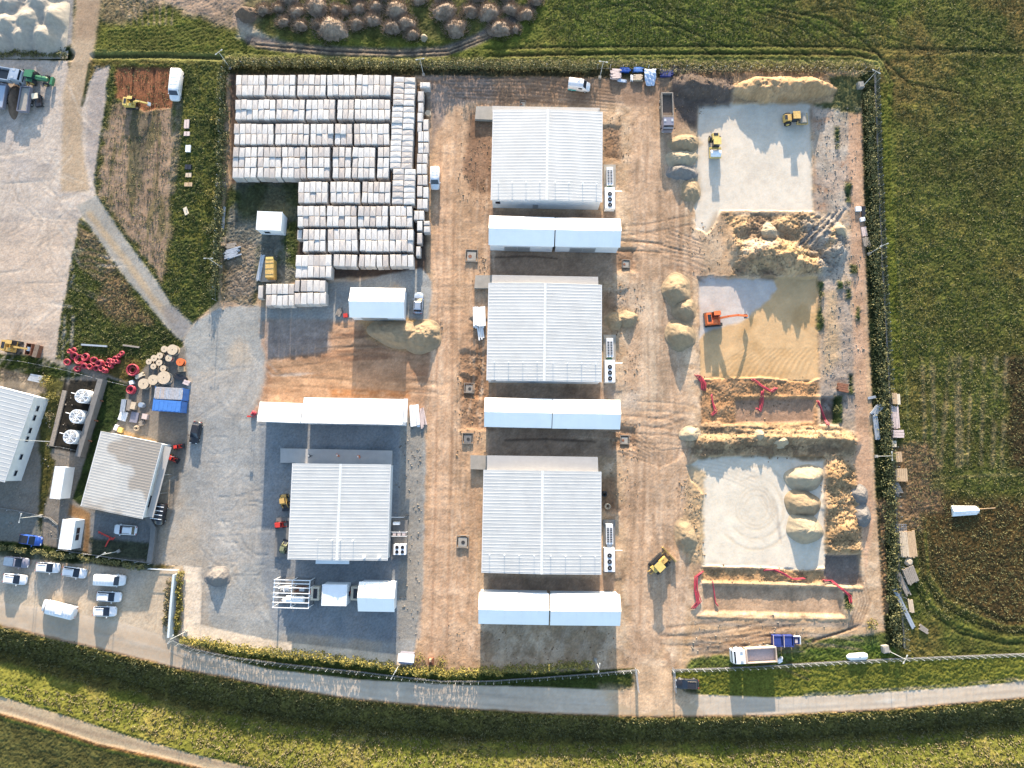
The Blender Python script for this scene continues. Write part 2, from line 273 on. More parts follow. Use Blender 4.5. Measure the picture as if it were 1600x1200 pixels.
P([(1324, 175), (1348, 175), (1350, 330), (1352, 500), (1360, 700), (1366, 820), (1352, 900), (1336, 720), (1330, 400)], (208, 168, 134), None, 4, 4, mix=.85, amp=.04)
P([(1282, 440), (1330, 440), (1336, 660), (1284, 620)], (176, 160, 144), None, 5, 6, mix=.8, amp=.1)
P([(1286, 455), (1308, 455), (1312, 560), (1286, 590)], (212, 180, 134), None, 8, 8, mix=.75)
for (x, y, rx, ry) in ((1282, 478, 4, 40), (1325, 460, 5, 9), (1312, 445, 4, 7), (1333, 420, 5, 7), (1330, 600, 4, 16), (1310, 640, 7, 22), (1340, 490, 3, 12), (1325, 940, 6, 12), (1308, 210, 5, 14), (1325, 300, 4, 16)):
    P([(x-rx, y-ry), (x+rx, y-ry), (x+rx, y+ry), (x-rx, y+ry)], (70, 88, 36), None, 3, 5, mix=.95, amp=.3)
P([(1080, 965), (1360, 968), (1395, 1010), (1200, 1032), (1060, 1046), (1060, 1000)], (206, 172, 130), None, 6, 6, mix=.8)
P([(1080, 965), (1360, 968), (1380, 1010), (1200, 1020), (1080, 1020)], (156, 148, 136), None, 6, 6, mix=.7, cut=NH+.2*N1)
P([(1080, 1030), (1150, 1020), (1400, 1005), (1400, 1030), (1200, 1038), (1070, 1048)], (104, 124, 48), FIELD, 4, 6, mix=.9, amp=.15, cut=N1+.5)
P([(1250, 1000), (1310, 998), (1390, 985), (1400, 1020), (1250, 1020)], (90, 112, 44), FIELD, 4, 6, mix=.9, amp=.15, cut=N1+.35)
for k in range(5): L([(1330+5*k, 900), (1340+5*k, 940), (1325+5*k, 985-2*k), (1270, 1000+k)], 1.2, (150, 118, 90), 1.5, .6, -.07)
for k in range(7): L([(1075-3*k, 700+3*k), (1030, 705+4*k), (990-4*k, 670+6*k)], 1.2, (168, 132, 100), 1.6, .5, -.06)
for k in range(6): L([(1100, 380+5*k), (1050-4*k, 360+6*k), (1030, 300+8*k)], 1.2, (180, 146, 112), 1.6, .5, -.06)
P([(1046, 100), (1150, 118), (1140, 165), (1092, 168), (1088, 200), (1062, 190), (1045, 150)], (112, 100, 92), None, 5, 6, mix=.95, amp=.12)
MD(1080, 136, 34, 20, 2.2, 1.3); MD(1120, 140, 26, 17, 1.8, 1.3)
P([(1146, 122), (1290, 118), (1308, 140), (1300, 160), (1146, 162)], (214, 176, 128), None, 3, 4, mix=.95, amp=.14)
MD(1225, 140, 84, 18, 2.5, 2.0, rough=.3); MD(1180, 139, 30, 16, 1.0, 1.3); MD(1262, 140, 30, 17, 1.0, 1.3)
P([(1090, 110), (1290, 106), (1290, 120), (1090, 122)], (150, 120, 86), None, 4, 4, mix=.7)
P([(1120, 330), (1130, 345), (1124, 420), (1092, 430), (1080, 380), (1100, 360)], (196, 172, 142), None, 6, 6, mix=.7)
P([(1075, 720), (1102, 740), (1098, 880), (1075, 880), (1068, 800)], (206, 176, 132), None, 4, 6, mix=.8, amp=.14)
P([(1048, 360), (1098, 370), (1096, 440), (1060, 430)], (198, 168, 140), None, 6, 6, mix=.5, amp=.08)
# ---- strip along the right hedge
P([(1345, 110), (1374, 110), (1390, 500), (1398, 760), (1412, 1012), (1384, 1012), (1370, 800), (1352, 400)], (58, 66, 34), FIELD, 3, 2, amp=.2)
P([(1368, 780), (1440, 780), (1440, 830), (1376, 830)], (158, 128, 98), None, 8, 8, mix=.75)
P([(1376, 820), (1384, 820), (1388, 960), (1376, 960)], (190, 152, 114), None, 3, 3, mix=.7)
# ---- compound on the left
P([(-80, 556), (84, 560), (168, 585), (205, 600), (240, 560), (290, 540), (296, 690), (250, 884), (-80, 862)], (150, 142, 132), GRAVEL, 3, 3, amp=.04)
P([(-80, 548), (60, 556), (100, 575), (140, 585), (70, 600), (-80, 590)], (70, 84, 38), FIELD, 4, 5, amp=.18)
P([(62, 588), (104, 592), (85, 690), (70, 740), (60, 700)], (106, 104, 56), FIELD, 4, 5, amp=.1)
P([(0, 575), (70, 590), (72, 616), (0, 604)], (164, 150, 132), None, 3, 3)
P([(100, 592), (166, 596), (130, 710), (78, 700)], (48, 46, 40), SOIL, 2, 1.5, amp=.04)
for (x, y) in ((137, 618), (128, 651), (119, 682)): P([(x-12, y-9), (x+19, y-3), (x+14, y+14), (x-16, y+9)], (112, 106, 102), None, 1.2, .5, amp=.01)
P([(168, 590), (200, 600), (192, 650), (172, 675), (160, 675), (140, 760), (126, 790), (112, 780), (134, 715)], (58, 74, 34), FIELD, 2, 2, amp=.1)
P([(66, 700), (88, 720), (70, 800), (60, 860), (52, 860), (60, 780)], (96, 92, 46), FIELD, 3, 4, amp=.12)
P([(108, 785), (128, 795), (142, 802), (138, 870), (128, 868), (134, 815), (104, 806)], (150, 118, 84), None, 3, 4, amp=.06)
P([(142, 800), (236, 815), (240, 878), (142, 866)], (140, 140, 140), None, 2, 2, amp=.03)
P([(142, 842), (236, 846), (238, 878), (142, 866)], (72, 78, 48), FIELD, 4, 6, amp=.12, mix=.85)
P([(-80, 795), (60, 805), (66, 850), (-80, 838)], (132, 136, 132), GRAVEL, 4, 5, mix=.8)
P([(-80, 838), (60, 850), (150, 866), (240, 882), (236, 896), (140, 882), (-80, 864)], (60, 74, 34), FIELD, 2, 3, amp=.2)
P([(185, 670), (250, 690), (240, 696), (185, 682)], (196, 160, 110), None, 3, 3, mix=.8)
P([(250, 780), (270, 700), (262, 860), (248, 880)], (188, 170, 148), None, 4, 4, mix=.7)
# ---- car park, lanes, banks
P([(-80, 864), (140, 882), (240, 892), (284, 884), (268, 990), (284, 1004), (284, 1046), (140, 1012), (-80, 968)], (216, 196, 166), LOT, 2, 2, amp=.015)
P([(-80, 864), (240, 892), (200, 930), (-80, 930)], (196, 188, 174), None, 15, 12, mix=.6)
P([(283, 996), (440, 1022), (560, 1036), (700, 1050), (850, 1052), (992, 1044), (1000, 1080), (850, 1076), (700, 1072), (560, 1064), (420, 1048), (283, 1014)], (74, 84, 36), BANK, 2, 2, amp=.15)
P([(1048, 1050), (1200, 1040), (1400, 1028), (1720, 1018), (1720, 1060), (1480, 1076), (1340, 1086), (1200, 1091), (1088, 1086), (1086, 1066), (1060, 1064)], (126, 128, 52), BANK, 2, 3, amp=.15)
RN = [(-80, 930), (100, 955), (200, 975), (275, 1000), (285, 1014), (420, 1046), (560, 1062), (700, 1070), (850, 1074), (960, 1079), (1085, 1085), (1200, 1090), (1340, 1085), (1480, 1075), (1720, 1056)]
RS = [(-80, 962), (0, 978), (140, 1010), (280, 1045), (420, 1072), (560, 1094), (700, 1106), (850, 1115), (1000, 1120), (1200, 1119), (1400, 1108), (1600, 1091), (1720, 1082)]
P(RN+RS[::-1], (236, 216, 192), ROAD, 1.5, .8, amp=.012)
P([(-80, 930), (275, 1000), (420, 1060), (280, 1045), (-80, 962)], (206, 182, 154), None, 12, 6, mix=.7)
for k in range(36):
    i = random.randrange(len(RS)-2); o_ = random.uniform(4, 30); c_ = random.choice([(238, 228, 212), (190, 180, 168), (178, 160, 140)]); q_ = random.uniform(0, 1)
    L([(RS[i][0]*(1-q_)+RS[i+1][0]*q_, (RS[i][1]*(1-q_)+RS[i+1][1]*q_)-o_), (RS[i+1][0]*(1-q_)+RS[i+2][0]*q_, (RS[i+1][1]*(1-q_)+RS[i+2][1]*q_)-o_+random.uniform(-3, 3))], random.uniform(.8, 2.4), c_, 2, .4, 0, 3, cut=N1+.1)
for k in range(14):
    x = random.uniform(980, 1070); P([(x, 1078), (x+16, 1080), (x+10+random.uniform(-40, 60), 1120), (x-8+random.uniform(-40, 60), 1118)], (206, 172, 132), None, 4, 5, mix=.45)
P([(940, 1075), (1090, 1080), (1090, 1120), (960, 1120)], (222, 196, 162), None, 10, 6, mix=.7)
L(RS, 2.5, (176, 136, 100), 1.5, .8)
for o_ in (9, 22): L([(x, y-o_) for x, y in RS], 2.5, (196, 186, 172), 4, .35, 0, 3)
P([(994, 1040), (1050, 1046), (1060, 1068), (1092, 1092), (1060, 1112), (1000, 1114), (950, 1092), (988, 1072)], (222, 188, 148), SOIL, 7, 8, amp=.03, mix=.8)
SB = [(x, y+2) for x, y in RS]
PN = [(-80, 1062), (0, 1088), (120, 1124), (200, 1150), (300, 1178), (420, 1206), (560, 1232), (800, 1262)]
PS = [(-80, 1090), (0, 1115), (80, 1138), (150, 1162), (250, 1184), (330, 1204), (500, 1240)]
BK = SB+[(1720, 1320), (800, 1320), (420, 1208)]+PN[::-1][2:]
P(BK, (130, 130, 58), BANK, 2, 2, amp=.2)
P(BK, (160, 144, 82), None, 2, 2, mix=.55, cut=N1+.5*N2-.2)
P(BK, (104, 114, 44), None, 2, 2, mix=.6, cut=-N1-.3*N2-.15)
DT = [(x, y+lw) for (x, y), lw in zip(RS, (58, 62, 68, 66, 66, 62, 58, 54, 52, 52, 52, 54, 56))]
P(SB+DT[::-1], (120, 112, 58), None, 5, 6, mix=.9, amp=.3)
P(SB+DT[::-1], (76, 72, 40), None, 5, 6, mix=.6, cut=N2)
P(PN+PS[::-1], (206, 184, 152), PATH, 1.6, 1, amp=.02)
L([(0, 1103), (120, 1140), (250, 1172), (420, 1212)], 3, (166, 140, 118), 2.5, .5)
P(PS+[(500, 1320), (-80, 1320)], (102, 100, 54), FIELD, 2, 2, amp=.12)
L([(x, y+2) for x, y in PS], 3.5, (150, 104, 66), 2, .8, .15)
L([(x, y+6) for x, y in PS[:]], 2.5, (150, 150, 60), 2, .7)
# ditch between the road and the lower path: falls away from the sun, rises towards it
sall = (slice(0, ny), slice(0, nx))
below = psdf(SB+[(1720, 1500), (-80, 1500)], sall)/8.3
above = psdf([(-80, 1062), (0, 1088), (120, 1124), (200, 1150), (300, 1178), (420, 1200), (560, 1212), (800, 1224), (1100, 1221), (1400, 1208), (1900, 1172), (1900, -300), (-80, -300)], sall)/8.3
ZZ += -np.minimum(np.minimum(np.clip(below-.6, 0, None)*.52, 3.1+.3*N1), np.clip(above-.5, 0, None)*.34)
ZZ += np.where(below > 0, .35*N1*sstep(below, .5, 3)*sstep(above, .5, 3), 0)
# ditch beside the gravel heaps
L([(-80, 82), (60, 84), (108, 86)], 6, None, 3, 0, -.8, 2)
_so = ((ZN == SOIL) | (ZN == LOT))[..., None]; _lu = CC.mean(2, keepdims=True)
CC = np.where(_so, (CC*.9+_lu*.1)*np.array([1.10, 1.07, 1.07], np.float32), CC)
for k in range(90):
    lane = random.choice([(676, 760), (676, 760), (985, 1075), (985, 1075), (985, 1075), (960, 1060)]); x = random.uniform(*lane); y = random.uniform(180, 900); ln = random.uniform(60, 240); cv = random.uniform(-14, 14); lt = random.random() < .5
    for dx in (0, 14): L([(x+dx, y), (x+dx+cv*.4, y+ln*.5), (x+dx+cv, y+ln)], random.uniform(1, 2.2), (228, 200, 172) if lt else (166, 136, 110), 2, .4, -.03, 2, cut=N1+.4)
for k in range(46):
    x, y = random.choice([(random.uniform(670, 960), random.uniform(115, 160)), (random.uniform(430, 650), random.uniform(510, 600)), (random.uniform(1080, 1330), random.uniform(975, 1030)), (random.uniform(960, 1090), random.uniform(600, 720)), (random.uniform(970, 1090), random.uniform(330, 420))]); ln = random.uniform(50, 150); cv = random.uniform(-25, 25); lt = random.random() < .5
    for dy in (0, 14): L([(x-ln/2, y+dy), (x, y+dy+cv*.3), (x+ln/2, y+dy+cv)], random.uniform(1, 2), (220, 190, 160) if lt else (150, 120, 96), 2, .45, -.04, 2, cut=N1+.4)
for k in range(40):
    x, y = random.uniform(10, 110), random.uniform(120, 540); a = random.uniform(-.9, .9); ln = random.uniform(40, 130)
    for dx in (0, 13): L([(x+dx, y), (x+dx+ln*.5*math.sin(a), y+ln*.5*math.cos(a)), (x+dx+ln*math.sin(a*1.6), y+ln*math.cos(a*1.6))], random.uniform(.8, 1.8), (226, 214, 200) if random.random() < .5 else (176, 162, 148), 2, .4, -.02, 2, cut=N1+.3)
for k in range(40):
    x, y = random.uniform(300, 400), random.uniform(520, 960); a = random.uniform(-.5, .9); ln = random.uniform(40, 120)
    for dx in (0, 13): L([(x+dx, y), (x+dx+ln*.5*math.sin(a), y+ln*.5*math.cos(a)), (x+dx+ln*math.sin(a*1.6), y+ln*math.cos(a*1.6))], random.uniform(.8, 1.8), (196, 194, 188) if random.random() < .6 else (146, 148, 148), 2, .35, -.02, 2, cut=N1+.3)
for k in range(26):
    x, y = random.uniform(330, 420), random.uniform(640, 900); L([(x-8, y), (x+8, y+random.uniform(-1, 1))], 1.2, (146, 150, 152), 2, .3, -.04, 2)
P([(345, 103), (940, 106), (1040, 108), (1040, 122), (940, 122), (660, 118), (345, 116)], (70, 70, 38), FIELD, 3, 3, mix=.9, amp=.2)
CC *= np.where((ZN == FIELD)[..., None], np.clip(.88+.28*N2+.22*fbm(XX, YY, .9, 3, 91), .35, 1.5)[..., None], 1).astype(np.float32)
RG = 1-2*np.abs(fbm(XX, YY, 3.2, 4, 71)).astype(np.float32)
ZZ += np.where(AMP > .1, np.clip(AMP-.1, 0, .25)*(2.1*(RG-.5)+1.3*N2+.6*WN), 0)*(ZN == SOIL)
CC *= (1+.22*np.clip(fbm(XX, YY, 4.5, 5, 81), -1, 1)*np.where(hard0 := ((ZN == ROAD) | (ZN == PAD)), .35, 1))[..., None].astype(np.float32)
_N5 = fbm(XX, YY, 2.2, 5, 101, .7).astype(np.float32)
CC = np.where((ZN == SOIL)[..., None], CC*(1+.42*np.clip(_N5+.02, -.5, .5))[..., None], CC).astype(np.float32)
# wheel ruts, clods and general unevenness
hard = (ZN == ROAD) | (ZN == PAD)
ZZ += AMP*(N2*.9+.5*WN*(ZN == FIELD)+.5*WN*(ZN == BANK)+.35*WN)
ZZ += np.where(ZN == SOIL, .05*NV*sstep(N3, -.4, .4)+.05*NH*sstep(-N3, -.2, .5), 0)
ZZ += np.where((ZN == LOT) | (ZN == GRAVEL), .02*NH+.03*N1, 0)
ZZ += np.where(ZN == FIELD, .12*N1, 0)
CC *= (1+.16*WN*np.where(hard, .25, 1)+.14*N2+.05*N1)[..., None]*(1+.05*np.roll(WN, 5, 0)[..., None]*np.array([1, 0, -1]))
np.clip(CC, .004, .8, out=CC)
def gz(x, y):
    i = min(max(int(round((y-Y0)/DX)), 0), ny-1); j = min(max(int(round((x-X0)/DX)), 0), nx-1)
    return float(ZZ[i, j])
# ------------------------------------------------------------------ materials
def nd(nt, t, **k):
    n = nt.nodes.new(t)
    for a, v in k.items(): setattr(n, a, v)
    return n
def mat(name, col, rough=.6, metal=0, var=.12, sc=1.2, bump=0, bsc=20, isl=0, iscol=None, emit=0):
    m = bpy.data.materials.new(name); m.use_nodes = True; nt = m.node_tree; lk = nt.links.new
    b = nt.nodes['Principled BSDF']; b.inputs['Roughness'].default_value = rough; b.inputs['Metallic'].default_value = metal
    tc = nd(nt, 'ShaderNodeNewGeometry'); no = nd(nt, 'ShaderNodeTexNoise'); no.inputs['Scale'].default_value = sc; no.inputs['Detail'].default_value = 5
    no.inputs['Roughness'].default_value = .65; lk(tc.outputs['Position'], no.inputs['Vector'])
    mr = nd(nt, 'ShaderNodeMapRange'); mr.inputs['From Min'].default_value = .3; mr.inputs['From Max'].default_value = .7
    mr.inputs['To Min'].default_value = 1-var; mr.inputs['To Max'].default_value = 1+var; lk(no.outputs['Fac'], mr.inputs['Value'])
    vm = nd(nt, 'ShaderNodeVectorMath', operation='SCALE'); lk(mr.outputs[0], vm.inputs['Scale'])
    if isl:
        mx = nd(nt, 'ShaderNodeMix', data_type='RGBA'); mx.inputs['A'].default_value = (*col, 1); mx.inputs['B'].default_value = (*iscol, 1)
        if isl == 2:
            oi = nd(nt, 'ShaderNodeObjectInfo'); ad = nd(nt, 'ShaderNodeMath', operation='ADD'); fr = nd(nt, 'ShaderNodeMath', operation='FRACT')
            lk(oi.outputs['Random'], ad.inputs[0]); lk(tc.outputs['Random Per Island'], ad.inputs[1]); lk(ad.outputs[0], fr.inputs[0])
            pw = nd(nt, 'ShaderNodeMath', operation='POWER'); pw.inputs[1].default_value = 2.2; lk(fr.outputs[0], pw.inputs[0]); lk(pw.outputs[0], mx.inputs['Factor'])
        else: lk(tc.outputs['Random Per Island'], mx.inputs['Factor'])
        lk(mx.outputs['Result'], vm.inputs[0])
    else: vm.inputs[0].default_value = col
    lk(vm.outputs[0], b.inputs['Base Color'])
    if bump:
        n2 = nd(nt, 'ShaderNodeTexNoise'); n2.inputs['Scale'].default_value = bsc; n2.inputs['Detail'].default_value = 4; lk(tc.outputs['Position'], n2.inputs['Vector'])
        bp = nd(nt, 'ShaderNodeBump'); bp.inputs['Strength'].default_value = 1; bp.inputs['Distance'].default_value = bump
        lk(n2.outputs['Fac'], bp.inputs['Height']); lk(bp.outputs[0], b.inputs['Normal'])
    return m
def ground_mat(name, var, sc, bump, bsc):
    m = bpy.data.materials.new(name); m.use_nodes = True; nt = m.node_tree; lk = nt.links.new; b = nt.nodes['Principled BSDF']
    b.inputs['Roughness'].default_value = .95; b.inputs['Specular IOR Level'].default_value = .15
    at = nd(nt, 'ShaderNodeAttribute'); at.attribute_name = 'Col'; g = nd(nt, 'ShaderNodeNewGeometry')
    no = nd(nt, 'ShaderNodeTexNoise'); no.inputs['Scale'].default_value = sc; no.inputs['Detail'].default_value = 6; no.inputs['Roughness'].default_value = .7; lk(g.outputs['Position'], no.inputs['Vector'])
    mr = nd(nt, 'ShaderNodeMapRange'); mr.inputs['From Min'].default_value = .3; mr.inputs['From Max'].default_value = .7; mr.inputs['To Min'].default_value = 1-var; mr.inputs['To Max'].default_value = 1+var; lk(no.outputs['Fac'], mr.inputs['Value'])
    vm = nd(nt, 'ShaderNodeVectorMath', operation='SCALE'); lk(at.outputs['Color'], vm.inputs[0]); lk(mr.outputs[0], vm.inputs['Scale']); lk(vm.outputs[0], b.inputs['Base Color'])
    n2 = nd(nt, 'ShaderNodeTexNoise'); n2.inputs['Scale'].default_value = bsc; n2.inputs['Detail'].default_value = 5; n2.inputs['Roughness'].default_value = .7; lk(g.outputs['Position'], n2.inputs['Vector'])
    bp = nd(nt, 'ShaderNodeBump'); bp.inputs['Strength'].default_value = 1; bp.inputs['Distance'].default_value = bump; lk(n2.outputs['Fac'], bp.inputs['Height']); lk(bp.outputs[0], b.inputs['Normal'])
    return m
GM = {FIELD: ground_mat('crop', .4, 1.6, .16, 1.7), SOIL: ground_mat('soil', .14, 1.3, .06, 2.2), GRAVEL: ground_mat('gravel', .12, 2.5, .04, 4), ROAD: ground_mat('worn_concrete', .08, 1.2, .012, 3),
      PATH: ground_mat('packed_dirt', .12, 1.5, .03, 2.5), PAD: ground_mat('crushed_stone', .07, 1.2, .02, 2.5), BANK: ground_mat('rough_grass', .4, 1.6, .18, 1.6), LOT: ground_mat('dusty_stone', .1, 1.4, .035, 2.5)}
M = dict(
 white=mat('white_sheet', (.62, .64, .66), .45, 0, .06, .5), roof=mat('pale_roof_sheet', (.345, .355, .355), .55, 0, .09, .3), tent=mat('white_membrane', (.78, .75, .71), .6, 0, .04, .3),
 wall=mat('white_wall_panel', (.55, .56, .56), .6, 0, .08, .8), clodm=mat('clod_soil', T(196, 164, 126), .95, 0, .2, 2, 0, 20, 1, T(140, 112, 86)), debm=mat('rubble_stone', T(180, 170, 156), .95, 0, .2, 2, 0, 20, 1, T(120, 112, 104)), ridge=mat('ridge_sheet', (.48, .49, .5), .5, 0, .04), conc=mat('concrete', T(188, 182, 172), .9, 0, .14, .9, .01, 12), concd=mat('grey_concrete', T(140, 138, 136), .9, 0, .16, 1.2, .01, 12),
 steel=mat('galvanised_steel', (.42, .44, .46), .4, .6, .1, 3), dark=mat('dark_rubber', (.018, .018, .02), .8), glass=mat('dark_glass', (.012, .018, .03), .08, 0, .1), black=mat('black_paint', (.02, .02, .024), .25),
 carw=mat('white_car_paint', (.55, .56, .58), .25, 0, .03), carg=mat('grey_car_paint', (.16, .16, .2), .3, 0, .05), cars=mat('silver_car_paint', (.28, .33, .4), .3, .3, .05), carb=mat('blue_car_paint', (.02, .07, .3), .3), teal=mat('teal_stripe', (.03, .3, .34), .4),
 red=mat('red_plastic', (.32, .03, .05), .45, 0, .25, 4), redb=mat('red_paint', (.42, .03, .02), .4, 0, .2, 4), orange=mat('orange_paint', (.55, .12, .03), .45, 0, .2, 3), yellow=mat('yellow_paint', (.5, .37, .11), .45, 0, .2, 3), ochre=mat('ochre_paint', (.42, .27, .08), .5, 0, .3, 4),
 green=mat('green_paint', (.03, .13, .06), .35, 0, .15, 3), olive=mat('olive_paint', (.16, .17, .09), .6, 0, .3, 4), blue=mat('blue_sheet', (.045, .15, .42), .45, 0, .12, 1.5), bluep=mat('faded_blue_sheet', (.22, .29, .38), .6, 0, .3, 3, 0, 20, 1, (.34, .27, .22)), navy=mat('navy_paint', (.02, .035, .16), .45, 0, .2, 3),
 rust=mat('rusty_steel', (.16, .065, .035), .85, 0, .35, 3), wood=mat('sawn_wood', (.36, .25, .15), .8, 0, .2, 3), woodg=mat('weathered_wood', (.2, .175, .15), .9, 0, .25, 3), ply=mat('pale_plywood', (.4, .32, .23), .8, 0, .18, 3),
 cream=mat('cream_panel', (.5, .44, .34), .6, 0, .1, 2), beige=mat('beige_truck_bed', (.42, .33, .26), .6, 0, .15, 2), brown=mat('brown_load', (.12, .09, .07), .9, 0, .3, 3), pink=mat('pinkish_board', (.42, .34, .32), .7, 0, .15, 3),
 film=mat('white_wrapping_film', (.44, .425, .405), .5, 0, .10, 3.5, 0, 20, 2, (.32, .285, .26)), pallet=mat('pallet_wood', (.2, .14, .09), .9, 0, .2, 4),
 skin=mat('skin', (.3, .17, .11), .6), hivis=mat('orange_workwear', (.6, .16, .05), .7), cloth=mat('dark_workwear', (.05, .06, .08), .8), helmet=mat('white_helmet', (.6, .6, .58), .4),
 sand=mat('heaped_sand', T(190, 166, 132), .95, 0, .16, 1.4, .03, 5), sandp=mat('pale_heaped_sand', T(206, 188, 158), .95, 0, .14, 1.4, .03, 5), gravelm=mat('grey_heaped_gravel', T(200, 190, 174), .95, 0, .16, 1.4, .03, 6), soilm=mat('dark_heaped_soil', T(130, 108, 90), .95, 0, .2, 1.6, .06, 4),
 greym=mat('blue_grey_heaped_stone', T(156, 150, 144), .95, 0, .16, 1.4, .05, 5),
 brush=mat('dry_brush', T(212, 188, 162), .95, 0, .25, 2, .1, 4, 1, T(168, 146, 126)), weed=mat('field_weed_leaves', (.06, .07, .024), .8, 0, .25, 2, 0, 20, 1, (.17, .155, .062)), leafd=mat('hedge_leaves', (.06, .068, .022), .8, 0, .2, 2, 0, 20, 1, (.14, .13, .045)), leafy=mat('yellowing_hedge_leaves', (.09, .095, .02), .8, 0, .2, 2, 0, 20, 1, (.24, .19, .035)),
 grassb=mat('dry_bank_grass', (.11, .11, .045), .9, 0, .3, 2, 0, 20, 1, (.2, .155, .085)), stem=mat('hedge_stems', (.07, .05, .03), .9), canopy=mat('pale_canopy', T(208, 204, 200), .7, 0, .06, 1), mesh=mat('wire_fence', (.22, .235, .24), .6, .4, .1, 3), tarp=mat('blue_white_tarp', (.4, .47, .58), .5, 0, .15, 2), screen=mat('pale_fence_screen', (.42, .46, .48), .6, 0, .08, 2), lamp=mat('pale_lamp_housing', (.36, .38, .38), .5))
# corrugated grey roof with a weathered patch
M['oldroof'] = mat('weathered_roof_sheet', T(212, 211, 207), .6, 0, .08, .6)
_nt = M['oldroof'].node_tree; _b = _nt.nodes['Principled BSDF']; _n = nd(_nt, 'ShaderNodeTexNoise'); _n.inputs['Scale'].default_value = .11; _n.inputs['Detail'].default_value = 2
_g = nd(_nt, 'ShaderNodeNewGeometry'); _nt.links.new(_g.outputs['Position'], _n.inputs['Vector']); _r = nd(_nt, 'ShaderNodeMapRange'); _r.inputs['From Min'].default_value = .47; _r.inputs['From Max'].default_value = .53; _nt.links.new(_n.outputs['Fac'], _r.inputs['Value'])
_m = nd(_nt, 'ShaderNodeMix', data_type='RGBA'); _m.inputs['B'].default_value = (*T(182, 173, 162), 1); _nt.links.new(_r.outputs[0], _m.inputs['Factor'])
_src = _b.inputs['Base Color'].links[0].from_socket; _nt.links.new(_src, _m.inputs['A']); _nt.links.new(_m.outputs['Result'], _b.inputs['Base Color'])
# ------------------------------------------------------------------ terrain meshes
def grid_object(name, zid):
    cell = ZN[:-1, :-1] == zid
    ii, jj = np.nonzero(cell)
    if len(ii) == 0: return
    a = ii*nx+jj; q = np.stack([a, a+1, a+nx+1, a+nx], 1).ravel()
    vid, inv = np.unique(q, return_inverse=True)
    me = bpy.data.meshes.new(name); nv = len(vid); nf = len(ii)
    co_ = np.empty((nv, 3), np.float32); co_[:, 0] = XX.ravel()[vid]; co_[:, 1] = YY.ravel()[vid]; co_[:, 2] = ZZ.ravel()[vid]
    me.vertices.add(nv); me.vertices.foreach_set('co', co_.ravel()); me.loops.add(nf*4); me.loops.foreach_set('vertex_index', inv.astype(np.int32).ravel())
    me.polygons.add(nf); me.polygons.foreach_set('loop_start', np.arange(0, nf*4, 4, dtype=np.int32)); me.update(calc_edges=True)
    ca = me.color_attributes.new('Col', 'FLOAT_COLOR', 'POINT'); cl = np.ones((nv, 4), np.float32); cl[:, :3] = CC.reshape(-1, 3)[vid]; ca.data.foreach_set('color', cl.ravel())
    me.materials.append(GM[zid]); o = bpy.data.objects.new(name, me); COL.objects.link(o); o['kind'] = 'structure'; return o
for nm, z_ in (('field', FIELD), ('ground', SOIL), ('gravel_yard', GRAVEL), ('road', ROAD), ('path', PATH), ('building_pad', PAD), ('grass_bank', BANK), ('parking_lot', LOT)): grid_object(nm, z_)
